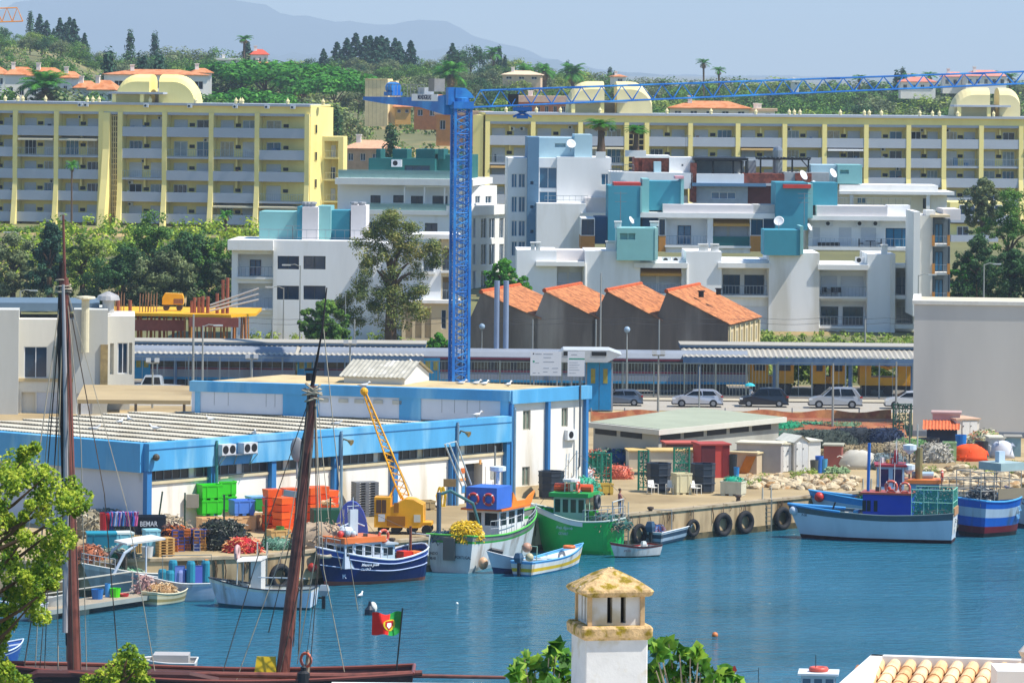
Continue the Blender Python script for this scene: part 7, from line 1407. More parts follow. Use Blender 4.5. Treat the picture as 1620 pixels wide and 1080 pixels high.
# 11 right edge
b = Boat('small_boat', 'white boat hull cut off by the right picture edge', (1680,836), (1607,832), 2.6, 1.6, 2.6, 1.7, [Hm('#c9d0d8'), Hm('#6a5c74'), Hm('#3c4250')], [0,1,0,0,0,2,2], rake=.8, bowfull=2, gun='#5c5870'); b.box('cabin_wall', b.L*.5, b.L*.8, -.8, .8, 1.4, 2.9, '#b98a4c')
# 12.. left group
b = Boat('motor_boat', 'grey hulled motor boat with white arch roof behind the pontoon', (292,938), (150,944), 2.4, 1.2, 1.9, 1.3, [Hm('#a8a7a2'), Hm('#c9c8c0'), Hm('#4a4a48')], [1,0,0,0,0,2,2], rake=.8, gun='#d5d3c9', bowfull=2.1, deckz=.8, deckc='#bcc5bd')
mb = b.mb(); [mb.tube([(b.L*.86,y,1.3),(b.L*.74,y,2.5),(b.L*.60,y,3.0)], .09, 8) for y in (-.9,.9)]; [mb.tube([(b.L*.5,y,1.3),(b.L*.5,y,3.0)], .06, 6) for y in (-.9,.9)]; mb.build('arch', P_('#c9d3dc'), b.t); b.mb().loft([[(b.L*.30,-1.1,3.2),(b.L*.30,1.1,3.2),(b.L*.30,1.1,3.3),(b.L*.30,-1.1,3.3)],[(b.L*.72,-1,2.95),(b.L*.72,1,2.95),(b.L*.72,1,3.06),(b.L*.72,-1,3.06)]]).build('roof', P_('#dcdcd4'), b.t); b.mb().face((b.L*.80,-.85,1.5),(b.L*.80,.85,1.5),(b.L*.71,.85,2.6),(b.L*.71,-.85,2.6)) ; b.box('windscreen', b.L*.70, b.L*.72, -.8, .8, 1.4, 2.4, P_('#5a5348', .2)); heap('net_pile', '', '', b.T @ Matrix.Translation((b.L*.66, .3, 1.2)), .8, .5, .35, [P_('#5f9a72'), P_('#86a890')], 30, 120, .2, parent=b.t); b.rail(.8, 1, .6)
b = Boat('small_boat', 'white boat heaped with blue drums and blue cloth beside the quay', (335,948), (232,950), 2.0, 1.0, 1.5, 1.0, [Hm('#b5c3d4'), Hm('#d3d9dc'), Hm('#3c4654')], [1,0,0,0,0,0,2], rake=.5, gun='#d8dbd8', deckz=.7); R4 = random.Random(9)
for i in range(9): u = .12+.08*i; c = R4.choice(['#2a5cae','#3f86c0','#5c6fc0','#2c8aa0','#8a94c4']); b.mb().lathe((b.L*u, R4.uniform(-.2,.75), 1.0), [(.22,0),(.25,.1),(.25,.6+.5*(i%3 == 0)),(.2,.75+.5*(i%3 == 0))], 10).build('blue_drum', P_(c), b.t)
b.box('blue_cloth', b.L*.18, b.L*.36, .55, .62, .9, 2.0, '#5c6cc4'); b.box('blue_cloth', b.L*.45, b.L*.6, .55, .62, .8, 2.0, '#6f86cc'); b.box('crate', b.L*.2, b.L*.3, -.2, .5, .9, 1.7, '#a39a94'); b.box('orange_jacket', b.L*.08, b.L*.13, .2, .5, 1.5, 2.3, '#e08a2a')
b.tube('frame', [(.2,.8,1),(.2,.8,2.6),(b.L*.8,.8,2.6),(b.L*.8,.8,1)], .03, '#7c8480')
b = Boat('rowing_boat', 'cream clinker rowing boat tied to the end of the pontoon', (238,958), (293,950), 1.4, .75, .85, .6, [Hm('#d3cba8'), Hm('#a39360'), Hm('#8fa0a4')], [0,1,0,1,0,2,2], gun='#ded5b4', rake=.3, bowfull=2.4, tr=.8, deckz=.3, deckc='#a9a890'); [b.box('thwart', b.L*u, b.L*u+.22, -.5, .5, .42, .46, '#b5a983') for u in (.3,.6)]
b = Boat('motor_boat', 'white open boat with small canopy and tilted outboard, between the two masts', (495,962), (346,958), 2.2, 1.15, 1.55, 1.05, [Hm('#c3d0dc'), Hm('#d8d6c9'), Hm('#1d5c66'), Hm('#27303c')], [1,0,0,0,0,2,2], rake=.6, gun='#27303c', bowfull=2.2, deckz=.6, deckc='#b5b5a8'); b.outboard(-.6, 0, .6, 1.2, cap='#8f9aa0')
mb = b.mb(); mb.loft([[(b.L*.52,-.85,2.65),(b.L*.52,.85,2.65),(b.L*.52,.7,2.78),(b.L*.52,-.7,2.78)],[(b.L*.78,-.85,2.55),(b.L*.78,.85,2.55),(b.L*.78,.7,2.68),(b.L*.78,-.7,2.68)]]); mb.build('canopy', P_('#dbd8cf'), b.t); mb = b.mb(); mb.box(b.L*.53, b.L*.64, -.6, .6, .7, 2.6); mb.build('console', P_('#c9c8c2'), b.t); b.box('windscreen', b.L*.641, b.L*.66, -.5, .5, 1.6, 2.5, P_('#4a4c50', .15)); [b.tube('canopy_post', [(b.L*.78,y,.9),(b.L*.77,y,2.6)], .03, '#cfcdc4') for y in (-.8,.8)]; b.mb().torus((b.L*.80,.2,3.0), .36, .11, 'X').build('lifebuoy', P_('#c9a09a'), b.t, True); b.tube('side_rail', [(b.L*.05,.95,1.75),(b.L*.55,.95,1.75)], .035, '#a9b5bd'); heap('net_pile', '', '', b.T @ Matrix.Translation((b.L*.85, 0, .9)), .5, .5, .5, [P_('#6d6048'), P_('#c9c3b0')], 33, 80, .15, parent=b.t)
b = Boat('small_boat', 'white skiff half hidden under the leaves at the left edge', (60,978), (10,982), 1.6, .9, 1.1, .8, [Hm('#c3cbd2'), Hm('#8a94a0')], [0,0,0,0,0,1,1], gun='#c9cfd2'); b.outboard(-.3, 0, .5, 1)
b = Boat('small_boat', 'round bowed white boat between the leaves and the tall mast', (62,972), (92,974), 1.6, .9, 1.2, .9, [Hm('#d5d5cc'), Hm('#7c8ca0')], [0,0,0,0,0,0,1], gun='#d9d7cc', bowfull=3); 
b = Boat('small_boat', 'blue and white boat bow poking in at the lower left corner', (-60,1062), (26,1050), 1.8, .8, 1.2, .8, [Hm('#2f5ca8'), Hm('#c9d3dc')], [0,1,0,0,0,1,1], gun='#c9d6e0')
b = Boat('motor_boat', 'white cabin boat with red raft on its roof at the bottom right', (1335,1130), (1245,1128), 2.2, 1.1, 1.3, 1.1, [Hm('#d3d6d6'), Hm('#8a9aa8')], [0,0,0,0,0,0,1], gun='#d5d9da'); b.cabin(b.L*.15, b.L*.75, .8, .8, 1.9, '#c9d0d2', '#dcdedd', win='#5a7080', n=3); b.mb().torus((b.L*.45,0,2.1), .35, .13, 'Z').build('lifebuoy', P_('#cf5a4a'), b.t, True); b.tube('aerial', [(b.L*.5,.2,2),(b.L*.5,.2,2.8)], .02, '#3a3a3a')
if 1:
    for o in [x for x in C.objects if x.name.startswith('fishing_boat') and x.get('category') and any(c.name.startswith('wheelhouse') for c in x.children)]:
        T = [c for c in o.children if c.name.startswith('wheelhouse')][0]; vs_ = [Vector(v.co) for v in T.data.vertices]; c = sum(vs_, Vector())/len(vs_)+o.location; zt_ = max(v.z for v in vs_)+o.location.z; R_ = random.Random(int(c.x*10))
        for k in range(5): p = Vector((c.x+R_.uniform(-.9,.9), c.y+R_.uniform(-.6,.6), zt_)); MB().tube([p, p+Vector((R_.uniform(-.1,.1),0,R_.uniform(.9,2.6)))], .02, 4).build('aerial', P_(R_.choice(['#d8d8d4','#3a3a3a','#b9a890'])), o)
        for k in range(4): p = Vector((c.x+R_.uniform(-.8,.8), c.y+R_.uniform(-.6,.6), zt_+.1)); MB().cb(p, R_.uniform(.15,.4), .25, R_.uniform(.12,.4), R_.uniform(0,3)).build('roof_gear', P_(R_.choice(['#c9543a','#d8d8d4','#3f5a78','#c9a24a','#4a4a44'])), o)
# pontoon
t = thing('pontoon', 'worn wooden pontoon with handrail at the left of the quay', 'pontoon', G(170, 950, -1.3)); A, B_ = G(60, 968, -1.35), G(262, 938, -1.35); d = (B_-A); rz = math.atan2(d.y, d.x); f = Fr(A, math.degrees(rz)); mb = MB(f.M)
for i in range(int(d.length/.22)): mb.box(i*.22, i*.22+.2, 0, 2.2, -.08, 0)
mb.build('planks', M('#a39680', .9, .15, 2), t); mb = MB(f.M); mb.box(-.1, d.length, -.08, -.003, -.22, .02); mb.build('edge_beam', P_('#8f9690'), t)
for x in (.3, 3.2): mb = MB(f.M); mb.box(x, x+1.6, .2, 2.0, -.7, -.1); mb.build('float_block', M('#a8a28c', .9), t)
mb = MB(f.M)
for x in (2.0, d.length-.3): mb.tube([(x,2.1,0),(x,2.1,1.1)], .05); 
mb.tube([(2.0,2.1,1.1),(d.length-.3,2.1,1.1)], .05); mb.tube([(2.0,2.1,.55),(d.length-.3,2.1,.55)], .035); mb.build('handrail', P_('#aaa89c'), t)
t = thing('gangway', 'grey gangway with rails rising from the pontoon to the left quay', 'gangway', G(60, 940)); mb = MB(); a, c = W(10, 897, 272), W(132, 938, 268)
for dz in (0, .55): mb.tube([a+Vector((0,0,dz)), c+Vector((0,0,dz))], .05); mb.tube([a+Vector((0,1.2,dz)), c+Vector((0,1.2,dz))], .05)
for i in range(9): q = a.lerp(c, i/8); mb.tube([q, q+Vector((0,0,.55))], .03); mb.tube([q, q+Vector((0,1.2,0))], .04)
mb.build('frame', P_('#a9aaa4'), t)
def bucket(lab, px, pb, r, h, col, z=-1.35, name='bucket'): p = G(px, pb, z); return one(name, lab, name.replace('_', ' '), MB().lathe(p, [(r*.8, 0), (r, h), (r*.92, h), (r*.74, .06)], 14, False), P_(col), loc=p)
bucket('bright green bucket on the pontoon', 182, 944, .32, .5, '#4fd016'); bucket('blue tub on the pontoon left of the green bucket', 154, 947, .35, .55, '#2a6cb0'); bucket('blue canister beside the green bucket', 170, 944, .16, .75, '#4a94cc'); bucket('low red tray on the pontoon', 196, 943, .3, .16, '#c03038')
p = G(250, 938, -1.35); heap('rope_heap', 'light brown rope heap at the end of the pontoon', 'rope', p, .95, .5, .5, [P_('#b08a5c'), P_('#c9b28a')], 40, 200, .2); p = G(226, 938, -1.35); heap('cloth_bundle', 'pinkish cloth bundle on the pontoon', 'cloth', p, .45, .4, .95, [P_('#a87f78'), P_('#c0a49a')], 41, 60, .25)
# buoys and gulls on the water
def fl(name, lab, px, pb, r, col, rz=None, cat='buoy'): p = G(px, pb, WZ); return one(name, lab, cat, MB().ball(p+Vector((0,0,r*.4)), r, None, rz or r, 10, 7), P_(col), smooth=True)
fl('buoy', 'small orange and brown buoy floating right of the chimney', 1131, 1006, .17, '#c9743a'); fl('buoy', 'small white float right of the grey stern boat', 723, 955, .08, '#e6e6e0'); t = thing('buoy', 'dark conical buoy with white float behind the flag', 'buoy', G(585, 972, WZ)); p = t.location; mb = MB(); mb.lathe(p, [(.3,-.1),(.28,.3),(.12,.5),(.06,.75)], 12); mb.build('cone', P_('#1a2a3a'), t); mb = MB(); mb.ball(p+Vector((.1,2,.15)), .25, None, .35); mb.build('float', P_('#d3d0c4'), t, True)
gull_n = 0
def gull(lab, p, rz=0, s_=1):
    t = thing('seagull', lab, 'seagull', p, 'gulls resting in the harbour'); T = Matrix.Translation(p) @ Matrix.Rotation(rz, 4, 'Z') @ Matrix.Scale(s_, 4); wm_, gm_ = P_('#e6e6e2'), P_('#8f979c')
    mb = MB(T); rg = []
    for x, r, z in ((-.32,.01,.2),(-.2,.05,.2),(-.05,.1,.2),(.1,.1,.21),(.18,.055,.27),(.22,.05,.33),(.27,.055,.38),(.32,.045,.38),(.36,.015,.37)): rg.append([(x, r*math.cos(6.283*j/8), z+r*math.sin(6.283*j/8)) for j in range(8)])
    mb.loft(rg); mb.build('body', wm_, t, True); mb = MB(T)
    for sg in (-1, 1): mb.loft([[(.12,sg*.1,.24),(.12,sg*.12,.2),(.1,sg*.1,.16)],[(-.1,sg*.11,.25),(-.1,sg*.13,.2),(-.1,sg*.1,.15)],[(-.38,sg*.02,.24),(-.38,sg*.03,.22),(-.38,sg*.01,.21)]])
    mb.build('wings', gm_, t); mb = MB(T); mb.tube([(.35,0,.37),(.43,0,.35)], [.02,.006], 5); mb.build('bill', P_('#d9a520'), t); mb = MB(T); [mb.tube([(0,y,.12),(0,y,0)], .012, 4) for y in (-.04,.04)]; mb.build('legs', P_('#c98a5c'), t)
mo_z = W(655, 580, 318)
gull('gull on the ridge of the roof monitor, left one of two', W(641, 580, 319.5), 0, 1.2); gull('gull on the ridge of the roof monitor, right one of two', W(657, 580, 319.4), 3.1, 1.2); gull('gull perched on the tip of the yellow crane jib', W(576, 615, 291), .2, 1.1)
for i, (px, py, D) in enumerate(((730,611,317),(753,611,316.5),(766,612,316),(804,613,315))): gull(['leftmost','second','third','rightmost'][i]+' gull in the row on the upper flat roof edge', W(px, py, D), .3*i, 1.1)
gull('gull on the ribbed roof near its right end', W(754, 662, 306), .5, 1.2); gull('gull floating on the water behind the flag buoy', G(570, 944, WZ)-Vector((0,0,.1)), 1.2)
for i, (px, py, D) in enumerate(((150,683,290),(190,672,296),(205,668,298),(245,682,292),(332,668,300),(402,690,292),(533,675,300))): gull(['first','second','third','fourth','fifth','sixth','seventh'][i]+' gull from the left on the ribbed roof', W(px, py, D), i, 1.1)
# ---------------------------------------------------------------- things on the quay
def crate(lab, px, pb, w_, d, h, col, rz=25, z=0, grp=None, name='fish_crate', lid=None, D=None, cat='crate'):
    p = G(px, pb, 0) if D is None else None; p = Vector((p.x, p.y, z)); f = Matrix.Translation(p) @ Matrix.Rotation(math.radians(rz), 4, 'Z'); t = thing(name, lab, cat, p, grp); m = M(col, .5, .1, 1.5); mb = MB(f)
    fz = .12; mb.box(-w_/2+.03, w_/2-.03, -d/2+.03, d/2-.03, fz, h-.1); mb.build('tub', m, t); mb = MB(f); mb.box(-w_/2, w_/2, -d/2, d/2, h-.1, h) if lid else (mb.box(-w_/2, w_/2, -d/2, -d/2+.07, h-.1, h), mb.box(-w_/2, w_/2, d/2-.07, d/2, h-.1, h), mb.box(-w_/2, -w_/2+.07, -d/2+.07, d/2-.07, h-.1, h), mb.box(w_/2-.07, w_/2, -d/2+.07, d/2-.07, h-.1, h))
    mb.build('rim' if not lid else 'lid', M(lid, .5) if lid and lid != 1 else m, t)
    for x in (-w_*.36, 0, w_*.36): mb = MB(f); mb.box(x-w_*.09, x+w_*.09, -d/2+.05, d/2-.05, 0, fz); mb.build('foot', m, t)
    for x in (-w_*.25, w_*.25): mb = MB(f); mb.box(x-.03, x+.03, -d/2-.0, -d/2+.029, fz, h-.101); mb.build('rib', m, t)
    return t
K = dict(w_=1.45, d=1.2, h=.92)
gA = 'bright green insulated crates'; orn = '#e8501c'; bg = '#cfa878'
for i, (px, pb, z, col, lab) in enumerate([(331,842,0,bg,'beige crate under the left pair of bright green crates'),(362,842,0,bg,'beige crate at the foot of the bright green stack'),(331,838,.93,'#35c81c','lower left bright green crate'),(331,838,1.86,'#35c81c','upper left bright green crate'),(353,832,.93,'#35c81c','lower right bright green crate, behind'),(353,832,1.86,'#3ed022','upper right bright green crate, behind'),
    (384,839,0,bg,'beige crate below the light blue crate, left'),(402,836,0,bg,'beige crate below the light blue crate, right'),(382,838,.93,'#4f82d8','light blue crate in front of the green ones'),(419,836,0,bg,'beige crate below the dark green crate'),(408,832,.93,'#2f9a3a','green crate with blue lid behind the light blue one'),(400,822,1.86,'#c9bf9c','grey beige crate topmost behind the green stack'),(425,818,1.86,'#2fa04a','green crate topmost under the light orange crate'),(388,824,.93,'#b5a988','dull beige crate hidden behind the light blue crate'),(404,822,2.75,'#e0a060','light orange crate on top of the whole stack'),(426,820,2.7,'#dfa86c','pale orange crate on top at the right of the stack')]):
    crate(lab, px, pb, 1.35 if i not in (14,) else 1.8, 1.1, .92, col, 24, z, lid=('#6aa4d0' if i == 10 else None))
for i, (px, pb, z, h, lab) in enumerate([(430,840,.0,2.6,'tall orange red bin stack left of the big lamp'),(447,843,0,2.2,'front orange red bin stack below the big lamp'),(458,838,0,2.6,'orange red bin stack just left of the leaning mast'),(492,834,0,2.5,'orange red bin stack right of the leaning mast'),(505,832,0,2.5,'darker orange bin stack behind the green container'),(519,828,0,2.1,'square orange red bin at the right of the bin row')]):
    p = G(px, pb); t = thing('bin_stack', lab, 'bins', p); f = Matrix.Translation(p) @ Matrix.Rotation(.45+.3*(i % 2), 4, 'Z')
    n = 5
    for k in range(n): mb = MB(f); z0 = k*h/n; w0 = .42; mb.loft([[(-w0,-w0,z0),(w0,-w0,z0),(w0,w0,z0),(-w0,w0,z0)],[(-w0-.05,-w0-.05,z0+h/n*.9),(w0+.05,-w0-.05,z0+h/n*.9),(w0+.05,w0+.05,z0+h/n*.9),(-w0-.05,w0+.05,z0+h/n*.9)]]); mb.build('bin', M(orn if k % 2 else '#ef6426', .45, .12, 2), t)
crate('beige crate below the front orange bins', 440, 857, 1.3, 1, .75, '#c9a468', 24)
one('site_container', 'low dark green container behind the sand heap', 'container', MB(Fr(G(497, 842), 12).M).box(0, 2.6, 0, 1.6, 0, 1.35), M('#12503c', .6, .1, 1)); p = G(433, 848); bucket('green litter bin on the quay edge before the sand heap', 443, 856, .25, .9, '#3f7a34', 0, 'litter_bin')
p = G(500, 832); heap('cardboard_heap', 'tan sack heap on the dark green container', 'sacks', Vector((p.x, p.y, 1.3)), .9, .5, .5, [P_('#b5986a'), P_('#c9ad80')], 44, 60, .2); heap('sand_heap', 'light brown cloth covered heap behind the leaning mast', 'heap', G(503, 868), 1.7, 1.0, 1.5, [P_('#a8937a', .9)], 45, 60, .3)
t = thing('blue_net_reel', 'violet blue half round net cover behind the blue trawler', 'net reel', G(556, 850)); mb = MB(Matrix.Translation(t.location)); mb.extr([(1.0*math.cos(a*math.pi/12), 2.2*math.sin(a*math.pi/12)) for a in range(13)], -.3, .3); mb.build('cover', P_('#4250a0'), t)
# pallets
t = thing('pallet_stack', 'tall stack of grey plastic pallets against the hall wall', 'pallets', G(577, 816)); f = Matrix.Translation(t.location) @ Matrix.Rotation(math.radians(20), 4, 'Z'); pm_ = M('#707377', .5, .12, 2)
for k in range(14):
    mb = MB(f); z = k*.155; mb.box(-.75,.75,-.5,.5,z+.1,z+.14); [mb.box(x-.12,x+.12,-.5,.5,z,z+.1) for x in (-.63,0,.63)]; mb.build('pallet', pm_, t)
t = thing('pallet_stack', 'stack of raw wooden pallets beside the pale blue container', 'pallets', G(259, 879)); f = Matrix.Translation(t.location) @ Matrix.Rotation(.5, 4, 'Z')
for k in range(7): mb = MB(f); z = k*.155; [mb.box(-.5,.5,y-.06,y+.06,z+.1,z+.125) for y in (-.4,-.2,0,.2,.4)]; [mb.box(x-.06,x+.06,-.45,.45,z,z+.1) for x in (-.42,0,.42)]; mb.build('pallet', M('#c9a060', .8, .15, 3), t)
# containers on the left
crate('deep teal insulated container at the left of the quay', 160, 874, 1.75, 1.5, 1.2, '#12718c', 8, lid='#1a8aa0'); crate('pale turquoise container right of the deep teal one', 194, 872, 1.1, 1.3, 1.15, '#6fb4c4', 18, lid='#c9d6d2'); crate('pale blue tall container before the black tub', 239, 878, .9, 1.0, 1.5, '#7ab6c6', 18, lid='#8cc2cc')
t = crate('black tub with white hand painted letters', 236, 858, 1.9, 1.2, .95, '#1b2430', 10, z=.65); f = Matrix.Translation(t.location) @ Matrix.Rotation(math.radians(10), 4, 'Z'); text('BEMAR', .42, f @ Matrix.Translation((-.1, -.62, .5)) @ Matrix.Rotation(math.pi/2, 4, 'X'), P_('#d0d6da'), t, sx=.8)
crate('black tub carrying the lettered one', 238, 860, 1.8, 1.15, .64, '#1e2732', 10); t = thing('slatted_crate', 'upright wooden slatted crate between the turquoise containers', 'crate', G(216, 873)); mb = MB(Matrix.Translation(t.location)); [mb.box(-.3+i*.13, -.22+i*.13, -.3, .3, 0, .95) for i in range(5)]; mb.build('slats', P_('#bf9c5c'), t)
p = G(196, 862); t = thing('net_bundle', 'net bundle striped pink, blue and white on the turquoise container', 'fishing net', (p.x, p.y, 1.15)); R5 = random.Random(3)
for c in ('#3a4fae', '#c05a8a', '#c9c9dc', '#3a7fc0'):
    mb = MB(Matrix.Translation(t.location))
    for i in range(26): x = R5.uniform(-.75,.75); y = R5.uniform(-.4,.4); mb.tube([(x,y,0),(x+.05,y,.45),(x+R5.uniform(-.1,.1),y-.03,.8)], .05, 5)
    mb.build('strands', P_(c), t)
for px, pb, c, lab in ((165,862,'#b0242c','red drum behind the deep teal container'),(173,861,'#1f3f8c','dark blue drum beside the red drum')): bucket(lab, px, pb, .3, 1.9, c, 0, 'drum')
bucket('grey white tub before the pale blue container', 233, 882, .35, .65, '#b9c0c4', 0); crate('small white fish box before the pale turquoise container', 213, 868, .6, .4, .35, '#d5d8d6', 5, .35)
for a in [('net_heap','dark olive net heap draped over the crates',G(352,868),1.5,1.1,1.6,['#23291f','#3a4430','#181c18'],50,500,.24),('net_heap','red net heap with pale floats on the quay',G(384,873),1.0,.8,.75,['#b41f24','#d8462c','#d89a5c'],51,300,.2),('net_heap','grey green net heap behind the litter bin',G(437,868),.9,.7,.6,['#4f7a64','#6a8f7c'],52,200,.2),
    ('pot_heap','dark brown pots left of the blue pot heap',G(276,868),.7,.6,1.3,['#5c3a2c','#d06a24','#3a2c28'],55,240,.28),
    ('net_heap','orange brown net heap at the left quay edge',G(143,889),.8,.6,.9,['#a8603a','#7a4a34'],56,200,.22),('net_heap','greyish ropes and nets on the left quay edge',G(176,884),1.3,.6,.5,['#7c8a78','#5a7a64','#a39884'],57,320,.24),('net_heap','green coil of net beside the orange brown heap',G(186,887),.4,.35,.35,['#1f7a50','#2f9a6c'],58,80,.15),('sack_heap','beige sacks below the hall wall behind the black tub',G(262,848),1.4,.7,1.2,['#9c8b70','#b0a084'],59,160,.25),
    ('net_heap','dark netting strung behind the drums at the gable',G(160,842),2.2,.7,1.2,['#57645c','#38524c','#8a8474'],60,420,.35),('net_heap','pale sandy net pile left of the deep teal container',G(138,850),1.0,.6,1.5,['#8f8468','#a39a80'],61,200,.3),('net_heap','turquoise net cone on the quay behind the green trawler',G(925,787),.95,.7,1.25,['#2f9a78','#45b090'],62,200,.2),
    ('net_heap','green net heap in front of the grey workshop, left',G(945,748),.8,.6,1.5,['#1f6a54','#3f7a5c','#a8583c'],63,260,.25),('net_heap','blue tarpaulin heap by the workshop wall',G(972,733),1.2,.8,1.0,['#1d4a7c','#5c7a5c'],64,200,.25),('net_heap','bright green net bundle on the workshop yard',G(1010,733),.8,.6,1.2,['#0f9a5c','#1fae70'],65,160,.2),('net_heap','reddish net heap in a grey tub',G(978,757),.9,.6,.9,['#c05a40','#d07858'],66,200,.2),
    ('net_heap','white and orange bags on the green bin by the hall corner',G(930,777),.5,.4,1.5,['#c9c9c4','#cf5a3a'],67,90,.2)]:
    heap(a[0], a[1], 'fishing net' if 'net' in a[0] else ('lobster pots' if 'pot' in a[0] else 'sacks'), a[2], a[3], a[4], a[5], [P_(c) for c in a[6]], a[7], a[8], a[9])
R5 = random.Random(13); pt_ = None
for px, pb, nx, nz, lab, cs in ((277,872,4,3,'blue and orange netted lobster pot in the left pot stack','#23418c #c9702a #23418c #7a4a34'), (311,871,4,3,'ochre and blue netted lobster pot in the right pot stack','#b5823c #2a4a94 #a8754a #8f9298')):
    cs = cs.split()
    for i in range(nx):
        for k in range(nz):
            for j in (0, 1):
                p = G(px+i*9.5, pb-i*.8)+Vector((j*.1, j*.42, k*.41)); t = thing('lobster_pot', lab, 'lobster pot', p, lab[:4]+' lobster pots on the left quay'); T = Matrix.Translation(p) @ Matrix.Rotation(R5.uniform(-.2,.2), 4, 'Z'); c = P_(R5.choice(cs)); mb = MB(T); mb.box(-.16,.16,-.16,.16,.03,.36); mb.build('netting', c, t); mb = MB(T)
                for x in (-.18,.18):
                    for y in (-.18,.18): mb.tube([(x,y,0),(x,y,.39)], .022, 4)
                for z in (0,.2,.39): mb.tube([(-.18,-.18,z),(.18,-.18,z),(.18,.18,z),(-.18,.18,z),(-.18,-.18,z)], .022, 4)
                mb.build('frame', P_(R5.choice(cs)), t)
# long rows of nets and pots in the yard behind
for i, (px, pb, rx, h, cols, lab) in enumerate([(1225,689,2.6,1.1,['#1f8a60','#2f9a74'],'leftmost green net mound below the earth bank'),(1280,688,2.8,1.0,['#2f8a68','#1a6a50','#b0986a'],'green net mound in the middle of the row'),(1335,689,2.4,1.0,['#5a7a5c','#8a7a50'],'faded green net mound right of the middle'),(1385,688,2.0,.9,['#c06a44','#8a6a4a'],'orange brown net mound near the grey wall'),
    (1245,706,2.4,1.2,['#4a5c50','#2f7a60'],'grey green pot row behind the white sheds'),(1300,708,2.6,1.3,['#3c463f','#4f5c54'],'dark pot row behind the red hut'),(1350,707,2.2,1.4,['#232b33','#3a444c'],'black pot row right of the red hut'),(1400,708,1.6,1.4,['#20304c','#2c3440'],'dark blue tarpaulin pile by the grey wall'),
    (1345,729,2.2,1.1,['#8f7f60','#6a5f48'],'brown rope pile behind the white tarpaulin'),(1395,729,2.2,1.2,['#9a8a68','#7c6c50'],'brown rope pile right of the white tarpaulin'),(1440,728,1.6,1.5,['#5c8a50','#3f7040','#8a9a70'],'green net pile by the black tub'),(1418,730,1.1,1.3,['#a89c84'],'grey sack pile left of the green net pile')]):
    heap('net_mound', lab, 'fishing net', G(px, pb), rx, 1.0, h, [P_(c, .9) for c in cols], 70+i, 800, .17)
for a in [('cloth','white tarpaulin draped over a dark frame in the yard',1358,741,1.5,.9,1.3,['#b9b4a6','#c4bfb0']),('net','blue grey heap of netting right of the white tarpaulin',1405,742,1.3,.8,1.0,['#5f6f74','#707c7c']),('cloth','orange tarpaulin covered heap near the rocks',1533,728,1.3,.9,1.15,['#e8521c','#ef6a2c']),('net','heap of pale flowers and floats in front of the white hut',1556,716,1.2,.8,1.6,['#b5b090','#8a9a5c','#c98a6a']),('net','sacks and bags right of the black tub',1478,731,1.2,.7,1.3,['#a8a498','#b9b4a8','#8a8474']),('cloth','white bagged goods before the canvas shed',1585,724,.9,.6,1.2,['#c9ccd3','#b0b9c4']),('net','small green bush of netting on the sand',1322,748,.7,.4,.25,['#7c9a6a','#94a87c'])]:
    heap({'cloth':'tarpaulin','net':'net_heap'}[a[0]], a[1], {'cloth':'tarpaulin','net':'fishing net'}[a[0]], G(a[2], a[3]), a[4], a[5], a[6], [P_(c, .8) for c in a[7]], a[2], 10 if a[0] == 'cloth' else 240, .28)
for px, pb, r, h, c, lab in ((1288,749,.3,.95,'#50524c','grey barrel with white lid beside the white shed'),(1296,748,.3,1.2,'#2a6cc0','tall blue barrel beside the grey barrel'),(1303,748,.28,1.0,'#4a94b4','grey blue barrel right of the tall blue one'),(1310,740,.24,.8,'#c9562c','orange barrel beside the reddish hut'),(1317,740,.3,.95,'#1f5cb4','blue barrel before the reddish hut'),(1520,722,.42,1.6,'#1673c0','blue barrel left of the orange tarpaulin'),(1158,755,.36,1.6,'#23272c','black barrel beside the red shed'),(1165,757,.2,.8,'#1f7ab8','small blue drum beside the black barrel'),(1468,716,.85,1.1,'#34373c','big black tub on the sacks before the tiled hut'),(1553,726,.5,1.3,'#262c34','black planter tub beside the orange tarpaulin')):
    bucket(lab, px, pb, r, h, c, 0, 'barrel')
crate('pale green plastic cage box before the tiled hut', 1502, 729, 1.0, .8, 1.4, '#9ab580', 0); crate('yellow low box at the open green gate', 957, 782, 1.0, .8, .75, '#b99a3c', 15)
def tank(lab, px, pb, r, h):
    p = G(px, pb); t = thing('fish_tank', lab, 'tank', p); m = M('#27323f', .5, .12, 1); mb = MB(); mb.lathe(p, [(r*.94,.1),(r*.96,h*.5),(r,h*.97),(r*1.04,h*.975),(r*1.04,h),(r*.9,h),(r*.86,.3)], 8, False); mb.build('shell', m, t)
    for z in (.3, .55, .8): mb = MB(); mb.lathe(p, [(r*.97,h*z),(r*1.02,h*z+.02),(r*1.02,h*z+.09),(r*.97,h*z+.11)], 8, False); mb.build('band', m, t)
    mb = MB(); mb.lathe(p, [(r*.85,0),(r*.85,.1)], 8); mb.build('pallet_base', P_('#8a8470'), t)
tank('black ribbed fish tank between the green gate and the white tank', 1042, 778, .82, 1.95); tank('black ribbed fish tank right of the white tank', 1112, 779, .82, 1.95); tank('black ribbed fish tank standing against the hall flank', 872, 788, .85, 1.8)
crate('cream square fish tank between the black ones', 1078, 781, 1.15, 1.1, 1.4, '#cfc6a0', 20); t = crate('cream fish tank heaped with turquoise net near the rocks', 1160, 783, 1.5, 1.2, .95, '#c4c2ac', -20); heap('net_heap', 'turquoise net filling the cream tank near the rocks', 'fishing net', Vector((t.location.x, t.location.y, .85)), .6, .5, .35, [P_('#1f9a78')], 90, 60, .15)
